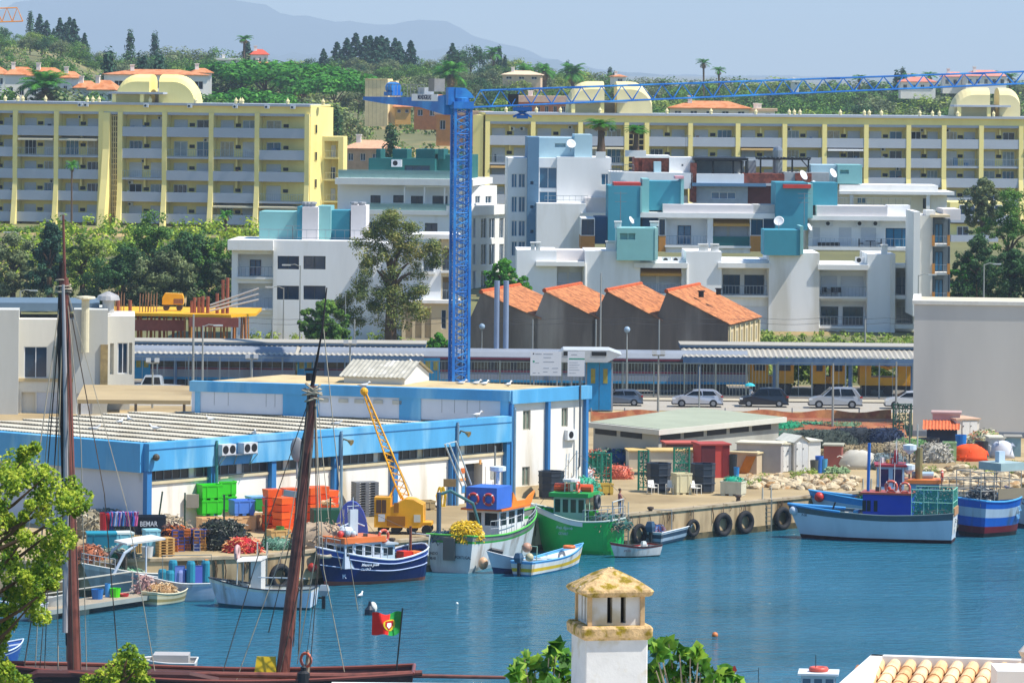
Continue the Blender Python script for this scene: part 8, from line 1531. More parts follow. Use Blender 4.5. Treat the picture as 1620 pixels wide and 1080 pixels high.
def chair(lab, px, pb, rz, c='#dcdad2'):
    p = G(px, pb); t = thing('garden_chair', lab, 'chair', p); T = Matrix.Translation(p) @ Matrix.Rotation(rz, 4, 'Z'); m = P_(c)
    MB(T).box(-.24,.24,-.22,.22,.42,.46).build('seat', m, t); mb = MB(T); mb.loft([[(-.24,.2,.44),(.24,.2,.44),(.24,.23,.44),(-.24,.23,.44)],[(-.22,.32,.9),(.22,.32,.9),(.22,.35,.9),(-.22,.35,.9)]]); mb.build('backrest', m, t)
    for x in (-.25,.25):
        MB(T).tube([(x,.25,.65),(x,-.25,.65),(x,-.26,.0)], .025, 5).build('armrest', m, t); MB(T).tube([(x,.24,.66),(x*1.08,.34,0)], .025, 5).build('leg', m, t)
chair('white garden chair left of the first black tank front', 1033, 781, .5); chair('white garden chair between the first black tank and the cream tank', 1060, 781, -.2); chair('white garden chair right of the cream tank', 1101, 782, .9); chair('white garden chair at the hall corner by the black tank', 884, 790, .4)
# yellow quay crane
yc = M('#efaa14', .45, .1, .8, col2='#dd960e', fac=.35); p = G(632, 843); t = thing('mobile_crane', 'old yellow quay crane with lattice jib and square cab', 'crane', p); f = Fr(p, -4); s_ = F/p.y; X = lambda px, py: f.L(px, py)
a = X(594, 843)[0]; q = X(671, 843)[0]; z0 = X(630, 832)[1]; z1 = X(630, 784)[1]; zc = X(600, 784)[1]
mb = MB(f.M); xm = X(620, 800)[0]; mb.box(a, xm, -.9, .5, z0, zc); mb.build('cab', yc, t)
mb = MB(f.M); mb.extr([(xm+.01,z0),(q-.15,z0),(q,z0+.3),(q,z1-.45),(q-.6,z1-.15),(xm+.9,z1-.1),(xm+.01,z1-.6)], -.9, .9); mb.build('engine_house', yc, t)
mb = MB(f.M); mb.box(xm-.2, xm+.9, -1.0, -.91, z0+.1, z0+.7); mb.box(xm+.2, xm+.5, -.93, -.905, z0+.9, z0+1.5); mb.build('step_box', M('#9a6208', .6), t)
for x0, x1 in ((a+.12, a+.42), (a+.46, a+.72)): mb = MB(f.M); mb.box(x0, x1, -.93, -.902, zc-.95, zc-.15); mb.build('cab_window', P_('#5a4434', .2), t)
for x0, m_ in ((a+.25, '#d5d8da'), (q-.55, '#d5d3c0')): mb = MB(f.M); mb.box(x0, x0+.4, -.925, -.903, z0+.35, z0+.8); mb.build('plate', P_(m_), t)
mb = MB(f.M); mb.box(a+.3, q-.1, -.8, .8, .45, .8); mb.box(q-1.2, q+.5, -.7, .7, .55, .75); mb.build('chassis', yc, t)
for x in (a+.5, a+1.3, q-.7, q+.2): mb = MB(f.M); mb.extr([(x+.3*math.cos(k*.628), .3+.3*math.sin(k*.628)) for k in range(10)], -.85, -.55); mb.extr([(x+.3*math.cos(k*.628), .3+.3*math.sin(k*.628)) for k in range(10)], .55, .85); mb.build('wheel', dark, t)
A = f.M @ Vector((X(641,786)[0], 0, X(641,786)[1])); B_ = f.M @ Vector((X(576,619)[0], 0, X(576,619)[1])); mb = MB()
d = (B_-A); side = Vector((0,1,0)); nn = 16; up_ = d.cross(side).normalized()
def C_(i, u, v): k = i/nn; w0 = .42*(1-abs(k-.15)*.85); return A.lerp(B_, k)+side*w0*u*.7+up_*w0*v*.7
for u in (-1, 1):
    for v in (-1, 1): mb.tube([C_(i, u, v) for i in range(nn+1)], .045, 4)
for i in range(nn):
    for u in (-1, 1): mb.tube([C_(i,u,-1), C_(i+1,u,1)], .022, 3); mb.tube([C_(i,u,1), C_(i+1,u,-1)], .022, 3)
    for v in (-1, 1): mb.tube([C_(i,-1,v), C_(i+1,1,v)], .022, 3)
mb.build('jib', yc, t); mb = MB(); mb.ball(B_, .25); mb.build('jib_head', yc, t); mb = MB(f.M); x, z = X(625, 772); mb.tube([(x-.5,-.5,z0+1.3),(x,-.1,z+.2),(x+.5,-.1,z1-.2)], .07); mb.tube([(x-.5,.5,z0+1.3),(x,.1,z+.2),(x+.5,.1,z1-.2)], .07); mb.build('gantry', yc, t)
mb = MB(); [mb.tube([f.M @ Vector((X(652,786)[0], y, z1)), B_], .012, 3) for y in (-.2,.2)]; mb.build('hoist_cable', dark, t)
t = thing('hose_hank', 'bright yellow hose hank hanging by the grey pipe on the hall wall', 'hose', G(697, 803)); mb = MB()
for k in range(9): x = t.location.x+random.Random(k).uniform(-.18,.18); y = t.location.y; mb.tube([(x,y,1.3),(x-.16,y-.1,.8),(x-.05,y-.1,.1),(x+.12,y-.1,.1),(x+.18,y-.1,.8),(x+.03,y,1.35)], .035, 5)
mb.build('loops', P_('#e0b80c'), t); one('brown_board', 'brown panel on the grey pipe above the yellow hose', 'panel', MB().box(*(lambda p: (p.x-.4, p.x+.4, p.y-.05, p.y))(G(711, 803)), 1.35, 1.85), M('#8a744c', .7, .2, 2))
crate('brown pallet box behind the yellow crane', 668, 806, 1.5, 1.0, .6, '#a8946c', 20)
t = thing('hand_cart', 'little black wheeled trolley right of the pallet box', 'trolley', G(683, 806)); mb = MB(Matrix.Translation(t.location)); mb.loft([[(-.3,-.2,.5),(-.3,.2,.5),(-.3,.2,.6),(-.3,-.2,.6)],[(.4,-.2,.1),(.4,.2,.1),(.4,.2,.2),(.4,-.2,.2)]]); mb.build('body', dark, t)
# quay wall: tyres, ladders, rails, bollards
def qpt(px, pb): return G(px, pb)
def tyre(lab, px, py, R=.55, white=False):
    D = G(px, py-14).y; 
    # find wall plane distance at this column
    best = min(((Vector(QL[i]).lerp(Vector(QL[i+1]), k/20)) for i in range(1, 12) for k in range(21)), key=lambda q: abs((q.x*F/q.y+810)-(px+ (0))))
    p = Vector((best.x, best.y-.3, WZ+.75)); ang = math.atan2(QL[8][1]-QL[7][1], QL[8][0]-QL[7][0]); t = thing('tyre_fender', lab, 'tyre', p); mb = MB(); mb.torus(p, R, R*.3, 'Y', 20, 8, Matrix.Rotation(ang*.9, 3, 'Z')); mb.build('tyre', M('#1c1e22' if not white else '#b9b7ae', .8, .2, 3), t, True); mb = MB(); mb.tube([(p.x,p.y,p.z+R), (p.x+.02,p.y+.25,.2)], .03); mb.build('chain', P_('#5c4a38'), t); return t
tyre('big tyre fender on the quay wall, left of the wall pair', 1148, 828, .62); tyre('big tyre fender on the quay wall, right of the wall pair', 1190, 825, .6); tyre('tyre fender beside the bow of the long white boat', 1244, 812, .6); tyre('smaller tyre high on the wall behind the dark skiff', 1108, 832, .45); tyre('tyre fender behind the outboard of the dark skiff', 1022, 850, .5); tyre('dark tyre fender left of the blue trawler bow', 452, 905, .6)
def ladder(lab, px):
    best = min(((Vector(QL[i]).lerp(Vector(QL[i+1]), k/20)) for i in range(1, 12) for k in range(21)), key=lambda q: abs((q.x*F/q.y+810)-px)); x, y = best.x, best.y-.12; t = thing('quay_ladder', lab, 'ladder', (x, y, WZ)); mb = MB()
    [mb.box(x+d-.05, x+d+.05, y-.06, y+.06, WZ-.3, .15) for d in (-.28, .28)]; [mb.box(x-.28, x+.28, y-.03, y+.03, WZ+.1+k*.28, WZ+.14+k*.28) for k in range(7)]; mb.build('rungs', P_('#8f8a7a'), t)
    mb = MB(); [mb.tube([(x+d,y,.1),(x+d,y+.2,.9),(x+d,y+.8,.85),(x+d,y+1.3,.05)], .03, 5) for d in (-.28,.28)]; mb.build('grab_rail', P_('#b0b2a8'), t); mb = MB(); mb.box(x-.62, x-.4, y-.2, y+.1, WZ-.3, .05); mb.build('timber_fender', P_('#2a2622'), t)
ladder('ladder with black timber fender left of the long white boat', 1224); ladder('ladder on the quay wall left of the blue trawler', 420); ladder('ladder with pale handrails near the standing man', 1000); ladder('ladder in the middle of the quay wall above the stones', 1375)
for px, pb, lab in ((1168,793,'rusty bollard on the quay before the cream tank'),(1029,812,'small bollard on the quay edge near the ladder'),(620,862,'bollard between the crane and the blue trawler')): p = G(px, pb); one('bollard', lab, 'bollard', MB().lathe(p, [(.16,0),(.13,.25),(.22,.32),(.2,.42),(.05,.45)], 10), P_('#4a3c30'), loc=p)
# ropes and seaweed stains hanging off the quay edge
mb = MB(); R6 = random.Random(11)
for i in range(70):
    k = R6.uniform(1, 9.99); i0 = int(k); q = Vector(QL[i0]).lerp(Vector(QL[i0+1]), k-i0); y = q.y-.06; a = R6.uniform(.3,1.3); mb.tube([(q.x,y+.3,.1),(q.x,y,.02),(q.x+.1,y,-a*.5),(q.x+.05,y,-a)], .02+.02*R6.random(), 4)
o = struct('quay_ropes', mb, P_('#5c4830', .9), 'stuff')
# rocks
rk = M('#bfae8e', .9, .2, 1.5, col2='#a07c50', fac=.42, bump=.4); R7 = random.Random(2); rock_protos = []
for k in range(5):
    t = tag(MB().ball((0,0,.1), .6, .45, .35, 9, 6, .06, k).build('boulder', rk), 'boulder', 'rock'); rock_protos.append([t, 0])
def rock(px, pb, z, lab, grp, s_): 
    k = R7.randrange(5); p = G(px, pb, z); o = rock_protos[k][0]
    if rock_protos[k][1]: o = o.copy(); C.objects.link(o)
    rock_protos[k][1] = 1; o.location = p; o.rotation_euler = (R7.uniform(-.4,.4), R7.uniform(-.4,.4), R7.uniform(0,6.28)); o.scale = (s_*R7.uniform(.8,1.4), s_*R7.uniform(.8,1.1), s_*R7.uniform(.7,1.2)); o['label'] = lab; o['category'] = 'rock'; o['group'] = grp
for i in range(110): u = R7.random(); rock(1183+u*175, 757+R7.uniform(-1,16)+u*3, .02, 'pale boulder in the bank between the white sheds and the quay', 'boulders in the bank before the white sheds', R7.uniform(.4,.9))
for i in range(100): u = R7.random(); rock(1440+u*190, 745+R7.uniform(0,30)-u*4, .02, 'pale slab stone in the slope behind the moored boats on the right', 'stones of the slope behind the right boats', R7.uniform(.5,1.2))
mb = MB(); cs = []
for px, pb, n_ in ((1262,757,8),(1280,755,10),(1205,762,5),(1310,760,6),(1590,748,22),(1610,742,22),(1570,752,10),(1470,748,5),(1530,744,6),(1186,770,5)):
    for k in range(n_): p = G(px+R7.uniform(-12,12), pb+R7.uniform(-3,3)); cs.append((p.x, p.y, .25, R7.uniform(.2,.42)))
leafcloud(mb, cs, 40, .14, R7); struct('shore_weeds', mb, LG['y'], 'stuff')
# fence posts on the quay left
for i, (px, pb, pt) in enumerate(((229,845,772),(292,852,779),(354,868,782),(247,850,777),(420,870,790),(522,858,786))): p = G(px, pb); h = W(px, pt, p.y).z; one('fence_post', ['green post at the hall corner','dark green post before the meter box','dark green post in front of the bright green crates','leaning dark post by the hall wall','dark post left of the orange bins','dark post right of the orange bins'][i], 'post', MB().tube([p, (p.x+(.35 if i == 3 else 0), p.y, h)], .05, 6), P_('#17402f'))
mb = MB(); p = W(304, 792, 286); mb.box(p.x-.35, p.x+.4, 285.8, 286.2, p.z-.4, p.z+.4); one('meter_box', 'grey meter box standing at the hall wall behind the posts', 'box', mb, M('#9a9484', .7))
# ---------------------------------------------------------------- people
def person(lab, px, pb, h, z, pose, shirt, legs, hair='#2a2018', face=0, skinc='#a06a4c', extra=None, D=None):
    p = G(px, pb, z) if D is None else Vector((W(px, pb, D).x, D, z)); k = h/1.75; t = thing('person', lab, 'person', p); T = Matrix.Translation(p) @ Matrix.Rotation(face, 4, 'Z') @ Matrix.Scale(k, 4)
    V = {}; E_ = []; rad = {}; order = []
    def v(n, co, r): V[n] = co; rad[n] = r; order.append(n)
    def e(a, b): E_.append((a, b))
    v('pel',(0,0,.93),(.15,.11)); v('belly',(0,-.01,1.08),(.14,.11)); v('chest',(0,0,1.28),(.165,.11)); v('neck0',(0,0,1.45),(.07,.06)); v('neck1',(0,-.01,1.52),(.052,.052)); v('head0',(0,-.02,1.6),(.075,.085)); v('head1',(0,-.02,1.69),(.075,.09)); v('nose',(0,-.13,1.62),(.014,.014))
    for a, b in (('pel','belly'),('belly','chest'),('chest','neck0'),('neck0','neck1'),('neck1','head0'),('head0','head1'),('head0','nose')): e(a, b)
    for s_, n in ((-1,'l'),(1,'r')):
        st = pose.get('step', 0)*s_; v('hip'+n,(s_*.09,0,.88),(.09,.09)); v('knee'+n,(s_*.1,-.02+st*.25,.5),(.062,.062)); v('ank'+n,(s_*.1,.02+st*.55,.09),(.042,.042)); v('toe'+n,(s_*.12,-.15+st*.5,.04),(.04,.03)); e('pel','hip'+n); e('hip'+n,'knee'+n); e('knee'+n,'ank'+n); e('ank'+n,'toe'+n)
        el, ha = pose.get('arm'+n, ((s_*.27,.02,1.14),(s_*.25,-.06,.88))); v('sh'+n,(s_*.18,0,1.40),(.06,.06)); v('el'+n,el,(.042,.042)); v('wr'+n,ha,(.028,.028)); d = (Vector(ha)-Vector(el)).normalized(); pm = Vector(ha)+d*.06; v('palm'+n,tuple(pm),(.034,.018)); e('chest','sh'+n); e('sh'+n,'el'+n); e('el'+n,'wr'+n); e('wr'+n,'palm'+n)
        sd_ = d.cross(Vector((1,0,0))).normalized() if abs(d.x) < .9 else Vector((0,1,0))
        for q in range(4): f0 = pm+sd_*(q-1.5)*.02+d*.04; f1 = f0+d*(.035-.004*abs(q-1.2))+Vector((-s_*.012,0,0)); v(f'f{q}{n}',tuple(f0),(.009,.009)); v(f'g{q}{n}',tuple(f1),(.008,.008)); e('palm'+n,f'f{q}{n}'); e(f'f{q}{n}',f'g{q}{n}')
        th = pm-d*.01+sd_*-.045; v('th'+n,tuple(th),(.01,.01)); v('tt'+n,tuple(th+d*.035),(.009,.009)); e('palm'+n,'th'+n); e('th'+n,'tt'+n)
    idx = {n: i for i, n in enumerate(order)}; me = bpy.data.meshes.new('b'); me.from_pydata([(T @ Vector(V[n]))[:] for n in order], [(idx[a], idx[b]) for a, b in E_], []); o = bpy.data.objects.new('b', me); C.objects.link(o); o.modifiers.new('s', 'SKIN')
    for i, n in enumerate(order): me.skin_vertices[0].data[i].radius = (rad[n][0]*k, rad[n][1]*k); me.skin_vertices[0].data[i].use_root = n == 'pel'
    su = o.modifiers.new('u', 'SUBSURF'); su.levels = 1; su.render_levels = 1; dg = bpy.context.evaluated_depsgraph_get(); m2 = bpy.data.meshes.new_from_object(o.evaluated_get(dg)); bpy.data.objects.remove(o)
    m2.transform(Matrix.Translation(-p)); m2.materials.clear(); Ti = T.inverted()
    for m_ in (M(skinc, .6, .05, 3), M(shirt, .8, .1, 3), M(legs, .8, .1, 3), dark): m2.materials.append(m_)
    for pl in m2.polygons:
        c = Ti @ (pl.center+p); z_ = c.z; pl.material_index = 3 if z_ < .07 else (2 if z_ < pose.get('hem', .12)+.86 and z_ > pose.get('hem', .12) and abs(c.x) < .24 and z_ < .98 else (1 if .98 <= z_ < 1.46 and abs(c.x) < pose.get('sleeve', .25) else 0)); pl.use_smooth = True
    b = bpy.data.objects.new('body', m2); C.objects.link(b); b.parent = t
    mb = MB(T); mb.ball((0,.0,1.70), .098, .108, .09, 10, 6); mb.build('hair', M(hair, .9), t, True); mb = MB(T); [mb.ball((x,-.108,1.64), .011) for x in (-.03,.03)]; mb.build('eyes', dark, t); mb = MB(T); mb.box(-.025,.025,-.112,-.1,1.565,1.573); mb.build('mouth', M('#7a3a34', .6), t)
    mb = MB(T); [mb.ball((x,.0,1.63), .012, .02, .03) for x in (-.092,.092)]; mb.build('ears', M(skinc, .6), t); return t, T
t, T = person('man in pinkish top and blue jeans standing at the quay edge', 980, 816, 1.72, 0, {'arml': ((-.25,-.08,1.16),(-.05,-.24,1.06)), 'armr': ((.26,-.02,1.15),(.12,-.26,1.02))}, '#a8706a', '#40608f', '#4a3c34', 1.9)
mb = MB(T); mb.box(-.3,-.16,.0,.16,.9,1.08); mb.build('bag', dark, t)
person('woman in light shorts walking beside the dark hatchback', 957, 646, 1.68, .012, {'step': .5, 'hem': .5, 'sleeve': .2}, '#8c7468', '#c9b89a', '#6a4a30', -1.4)
t, T = person('person in white top under a turquoise sunshade between the parked cars', 1188, 641, 1.65, .012, {'armr': ((.24,-.1,1.2),(.15,-.2,1.4))}, '#dcdcdc', '#c3c8cf', '#b9b0a4', -1.2); mb = MB(T); mb.tube([(.15,-.25,1.3),(.15,-.2,2.0)], .012, 5); mb.lathe((.15,-.2,1.75), [(.5,0),(.42,.12),(.2,.24),(.01,.28)], 10, False); mb.build('sunshade', P_('#2fb0b8'), t)
t, T = person('worker in red cap and white shirt bending at the edge of the hall roof', 929, 640, 1.6, .1, {'armr': ((.22,-.15,1.15),(.2,-.3,1.0))}, '#d8c9c4', '#8a5a50', '#a02c28', .8)
# ---------------------------------------------------------------- tall ship in the foreground
redb = M('#4c2622', .6, .15, 1.2, col2='#3c1e1c', fac=.4); wd = M('#7a4538', .55, .2, 1.5, col2='#5a3028', fac=.42); rp = M('#a89c86', .9, .1, 4); rp2 = M('#57493c', .9, .1, 4); DS = 213
ts = Boat('sailing_ship', 'reddish brown wooden sailing ship along the bottom edge with two tall masts', W(650, 1100, DS)*1.0, W(10, 1098, DS)*1.0, 4.6, 1.15, 1.3, .8, [redb, P_('#3c2320')], [0,0,0,0,0,1,1], rake=1.6, gun='#7a4034', tr=.7, bowfull=2.2, deckz=.4, deckc='#8a6a4a'); s_t = ts.t
hz_ = WZ
def sp(px, py, D=DS): return W(px, py, D)
def spar(name, pts, r, mat, n=10, par=None): mb = MB(); mb.tube(pts, r, n); return mb.build(name, mat, par or s_t)
m1 = spar('mast', [sp(119,1085), sp(118,1062), sp(110,800), sp(101,440)], [.33,.32,.29,.22], wd, 14); spar('topmast', [sp(103,470), sp(102,430), sp(100,340)], [.12,.08,.05], wd, 8, m1); spar('furled_spar', [sp(108,1020), sp(106,800), sp(97,520), sp(98,415)], [.12,.22,.2,.12], M('#2a201c', .8), 10); spar('grey_pole', [sp(103,1000,DS-.6), sp(105,700,DS-.6), sp(100,450,DS-.6)], [.13,.13,.07], M('#a09a98', .6), 8)
spar('grey_pole', [sp(106,1045), sp(108,800), sp(103,460)], [.05,.05,.05], rp, 6)
mb = MB(); R8 = random.Random(6)
for k in range(9): c = sp(101+R8.uniform(-5,5), 446+R8.uniform(-8,22)); mb.torus(c, .24+R8.uniform(-.05,.06), .03, 'Z', 10, 5, Matrix.Rotation(R8.uniform(-.5,.5), 3, 'X'))
mb.build('mast_lashing', rp, s_t); spar('masthead_block', [sp(93,430), sp(93,442)], .12, M('#2a2a2a'), 8)
m2_ = spar('mast', [sp(446,1085), sp(447,1065), sp(470,860), sp(497,610)], [.33,.31,.25,.16], wd, 14); spar('topmast', [sp(488,640), sp(496,600), sp(510,520), sp(517,455)], [.1,.1,.05,.03], M('#2f2522', .7), 8, m2_); mb = MB()
for k in range(11): a, c = R8.uniform(-10,7), R8.uniform(-16,12); mb.tube([sp(495+a*.6, 615), sp(487+c*.5, 700), sp(478+c*.5, 800), sp(462+c, 980+R8.uniform(0,60))], [.09,.1,.08,.03], 5)
mb.build('furled_sail', M('#6d655c', .9, .25, 3, col2='#4a4038', fac=.45), s_t); mb = MB()
for k in range(12): c = sp(495+R8.uniform(-8,6), 618+R8.uniform(-8,14)); mb.torus(c, .3, .04, 'Z', 10, 5, Matrix.Rotation(R8.uniform(-.6,.6), 3, 'Y'))
mb.build('mast_lashing', rp, s_t); spar('masthead_block', [sp(489,590), sp(489,602)], .16, dark, 8); spar('crosstree', [sp(482,584), sp(505,584)], .06, dark, 6)
ropes = [((99,450),(62,900),(35,1075)),((99,450),(72,720),(55,1072)),((99,455),(85,760),(62,1072)),((100,450),(90,800),(92,1070)),((103,450),(118,800),(128,1068)),((104,450),(128,700),(137,1065)),((104,450),(165,780),(188,1060)),((104,450),(200,800),(245,1062)),((103,455),(110,800),(116,1068)),((96,470),(50,800),(22,1000)),
 ((493,620),(432,800),(352,1064)),((493,620),(455,850),(374,1075)),((495,620),(480,900),(440,1075)),((498,620),(512,900),(545,1062)),((498,620),(505,880),(490,1062)),((499,620),(504,850),(470,1050)),((497,610),(502,900),(482,1062)),((512,520),(540,800),(566,965)),((490,625),(468,820),(425,1000)),((500,610),(520,820),(540,900)),((96,600),(78,850),(70,1072))]
for i, (a, b_, c) in enumerate(ropes): mb = MB(); mb.tube([sp(*a), sp(*b_, DS-.2*i % 2), sp(*c, DS-.6)], .022 if i % 3 else .03, 4); mb.build('rigging_rope', rp if i % 2 else rp2, s_t)
spar('boom', [sp(-30,1078,DS-1), sp(330,1066,DS-1), sp(560,1070,DS-1), sp(668,1064,DS-1)], [.1,.13,.17,.14], wd, 10); spar('bowsprit', [sp(640,1068,DS-.5), sp(800,1071,DS-.5)], [.1,.08], wd, 8); spar('bulwark_rail', [sp(36,1076,DS-1.5), sp(60,1066,DS-1.5), sp(200,1067,DS-1.5), sp(300,1069,DS-1.5), sp(345,1078,DS-1.5)], .22, redb, 8)
mb = MB(); c = sp(420,1066,DS); mb.loft([[(c.x-.5,c.y-.3,c.z),(c.x+.5,c.y-.3,c.z),(c.x+.5,c.y+.3,c.z),(c.x-.5,c.y+.3,c.z)],[(c.x-.4,c.y-.1,c.z+.8),(c.x+.45,c.y-.1,c.z+.8),(c.x+.45,c.y+.2,c.z+.8),(c.x-.4,c.y+.2,c.z+.8)]]); mb.build('yellow_locker', P_('#d0b010'), s_t)
mb = MB(); mb.torus(sp(484,1043), .3, .07, 'X', 16, 6, Matrix.Rotation(.9,3,'Z')); mb.build('lifebuoy', P_('#c96a50'), s_t, True); spar('post', [sp(487,1068), sp(487,1028)], .07, rp, 6); mb = MB(); c = sp(480,1078,DS-2); mb.lathe(c, [(.3,0),(.28,.4),(.12,.5),(.14,.65),(.02,.75)], 10); mb.build('vent_cowl', dark, s_t)
# flag
fp, ft = sp(627,1062), sp(637,961); t = thing('flag', 'Portuguese flag waving on a black staff above the ship', 'flag', fp); mb = MB(); mb.tube([fp, ft], .035, 6); mb.build('staff', dark, t)
def fcloth(u0, u1, name, mat, v0=0, v1=1, off=0, n=10, shape=None):
    mb = MB(); a, c = sp(636,967), sp(632,1001); w_ = sp(589,967).x-a.x; ids = {}
    def pt(u, v): q = a.lerp(c, v); return Vector((q.x+w_*u*(1-.06*v), q.y+.22*math.sin(u*6+v*1.5)-off, q.z-.05*math.sin(u*5)*1-.12*u+(.25*u*(v < .3)*0)+.06*math.sin(u*9+v*3)))
    if shape:
        mb.face(*[pt(*s_) for s_ in shape]); return mb.build(name, mat, t)
    for i in range(n):
        for j in range(6): U0, U1 = u0+(u1-u0)*i/n, u0+(u1-u0)*(i+1)/n; V0, V1 = v0+(v1-v0)*j/6, v0+(v1-v0)*(j+1)/6; mb.face(pt(U0,V0), pt(U0,V1), pt(U1,V1), pt(U1,V0))
    return mb.build(name, mat, t, True)
fcloth(0, .4, 'green_field', P_('#1f9a3c', .8)); fcloth(.4, 1, 'red_field', P_('#f0281c', .8))
circ = lambda r, n=16: [(.4+r*math.cos(6.283*i/n)*.75, .5+r*math.sin(6.283*i/n)) for i in range(n)]
fcloth(0,0,'armillary_disc', P_('#d9c21a'), off=.03, shape=circ(.27)); fcloth(0,0,'shield_red', P_('#c01a14'), off=.045, shape=[(.27,.32),(.53,.32),(.53,.55),(.4,.74),(.27,.55)]); fcloth(0,0,'shield_white', P_('#e6e6e6'), off=.06, shape=[(.33,.38),(.47,.38),(.47,.54),(.4,.64),(.33,.54)])
# grey moored tender behind the bulwark, left
b = Boat('motor_boat', 'grey flat topped launch behind the ship rail near the leaves', W(306,1092,224), W(236,1092,224), 2.4, 1.4, 1.5, 1.4, [P_('#b9b5ae'), P_('#8a8a88')], [0,0,0,0,0,0,1], gun='#d0cfcb', bowfull=3, deckc='#c4c0b8', deckz=.8); b.box('cabin', b.L*.1, b.L*.9, -.7, .7, 1.2, 1.75, '#b3ada6')
t = thing('wind_vane', 'small bird scarer mast with red and green pennant at the lower right', 'mast', W(1160,1090,200)); mb = MB(); mb.tube([W(1158,1095,200), W(1161,1062,200)], .02); mb.tube([W(1165,1063,200), W(1200,1060,200)], .012, 4); mb.tube([W(1200,1085,200), W(1200,1055,200)], .015, 4); mb.build('rods', dark, t); mb = MB(); mb.face(W(1156,1055,200), W(1163,1052,200), W(1166,1060,200), W(1160,1066,200)); mb.build('pennant', P_('#c03a24'), t)
# ---------------------------------------------------------------- chimney
lich = M('#c9a878', .95, .3, 9, col2='#8f7a1e', fac=.46, bump=.8); lime = M('#d6d3cc', .9, .08, 3, col2='#c4b79a', fac=.4, bump=.2); D = 64; p = W(963, 1130, D); t = thing('chimney', 'white Algarve chimney with slotted lantern and lichen covered cap in the foreground', 'chimney', p); s_ = F/D
f = Matrix.Translation((p.x, p.y, 0)) @ Matrix.Rotation(math.radians(12), 4, 'Z'); Z = lambda py: W(963, py, D).z
def ring(w_, z, ch=.0): c = w_*ch; h = w_/2; return [(-h+c,-h,z),(h-c,-h,z),(h,-h+c,z),(h,h-c,z),(h-c,h,z),(-h+c,h,z),(-h,h-c,z),(-h,-h+c,z)]
w0 = 112/s_; mb = MB(f); mb.loft([ring(w0*.90, Z(1200), .02), ring(w0*.90, Z(1006), .02)]); mb.build('stack', lime, t); mb = MB(f); zs = [(w0*.92,1006),(w0*1.02,1001),(w0*1.03,988),(w0*.98,984)]; mb.loft([ring(w_, Z(y), .03) for w_, y in zs]); mb.build('shelf', lich, t)
mb = MB(f); h = w0*.76/2; zA, zB = Z(984)+.002, Z(936)
slots = [(-.10, -.04), (.055, .115)]
for k in range(4):
    R = f @ Matrix.Rotation(k*math.pi/2, 4, 'Z'); m = MB(R); m.wall(-h, h, zA, zB, [(a*1.2, b_*1.2, zA+.03, zB-.02, .14) for a, b_ in slots], -h, back=False); mb.T = None; base = len(mb.v); mb.v += m.v; mb.f += [[i+base for i in q] for q in m.f]; mb.m += m.m
mb.build('lantern', lime, t); mb = MB(f); mb.box(-h+.15, h-.15, -h+.15, h-.15, zA, zB); mb.build('flue_shade_block', dark, t)  # dark block inside the lantern stands in for the shade behind the slots
for x, y in ((-h,-h),(h,-h),(h,h),(-h,h)): mb = MB(f); mb.box(x-.03, x+.03, y-.03, y+.03, zA, zB-.001); mb.build('corner_pier', M('#c4a57a', .9, .2, 5), t)
R9 = random.Random(8); mb = MB(f); rr = [(1.0,937),(1.06,931),(1.03,927),(.78,918),(.5,909),(.22,901),(.02,897)]; mb.loft([[(q[0]*(1+R9.uniform(-.02,.02)), q[1]*(1+R9.uniform(-.02,.02)), q[2]+R9.uniform(-.012,.012)) for q in ring(w0*a, Z(y), .06)] for a, y in rr]); mb.build('cap', lich, t)
mb = MB(f)
for i in range(240): a, r = R9.uniform(0, 6.28), R9.random()**.5; x, y = r*math.cos(a)*w0*.5, r*math.sin(a)*w0*.5; k = max(abs(x), abs(y))/(w0*.52); z = Z(897)+(Z(929)-Z(897))*k; mb.ball((x, y, z), R9.uniform(.015,.04), None, R9.uniform(.008,.016), 6, 4)
mb.build('lichen', M('#a89224', .95, .4, 12, col2='#d6cfc0', fac=.45), t)
# ---------------------------------------------------------------- tiled roof at the lower right
t = thing('tiled_roof', 'sunlit barrel tiled roof with white parapet in the lower right corner', 'roof', W(1480, 1090, 61)); zr_ = 20.35; Pz = lambda px, py, z=zr_: G(px, py, z)
a, b_, c = Pz(1325, 1082), Pz(1379, 1034), Pz(1640, 1042)
def beam(p, q, w_, h, mat, nm): d = q-p; n = Vector((-d.y, d.x, 0)).normalized()*w_; mb = MB(); mb.loft([[p, p+n, p+n-Vector((0,0,h)), p-Vector((0,0,h))], [q, q+n, q+n-Vector((0,0,h)), q-Vector((0,0,h))]]); mb.build(nm, mat, t)
beam(a+(a-b_)*1.5, b_, -.16, .6, white, 'parapet'); beam(b_, c, -.16, .6, white, 'parapet'); tm_ = [M('#e2b988', .8, .16, 3, col2='#cf9c68', fac=.4), M('#e9c79c', .8, .14, 3, col2='#c9a078', fac=.36)]
dirx = (c-b_).normalized(); dn = (a-b_); dn = Vector((dn.x*1.25, dn.y, 0)).normalized(); o0 = b_+dirx*.13+dn*.12-Vector((0,0,.1))
for i in range(13):
    st = o0+dirx*(i*.205); mb = MB()
    for r in range(14):
        p0, p1 = st+dn*(r*.3)-Vector((0,0,r*.06)), st+dn*(r*.3+.34)-Vector((0,0,r*.06+.075)); rings = []
        for q, rad_ in ((p0, .075), (p1, .098)): rings.append([q+dirx*(-math.cos(k*math.pi/7))*rad_+Vector((0,0,math.sin(k*math.pi/7)*rad_)) for k in range(8)]+[q+dirx*(-math.cos(k*math.pi/7))*(rad_-.018)+Vector((0,0,math.sin(k*math.pi/7)*(rad_-.018))) for k in range(7, -1, -1)])
        mb.loft(rings)
    mb.build('tile_row', tm_[i % 2], t)
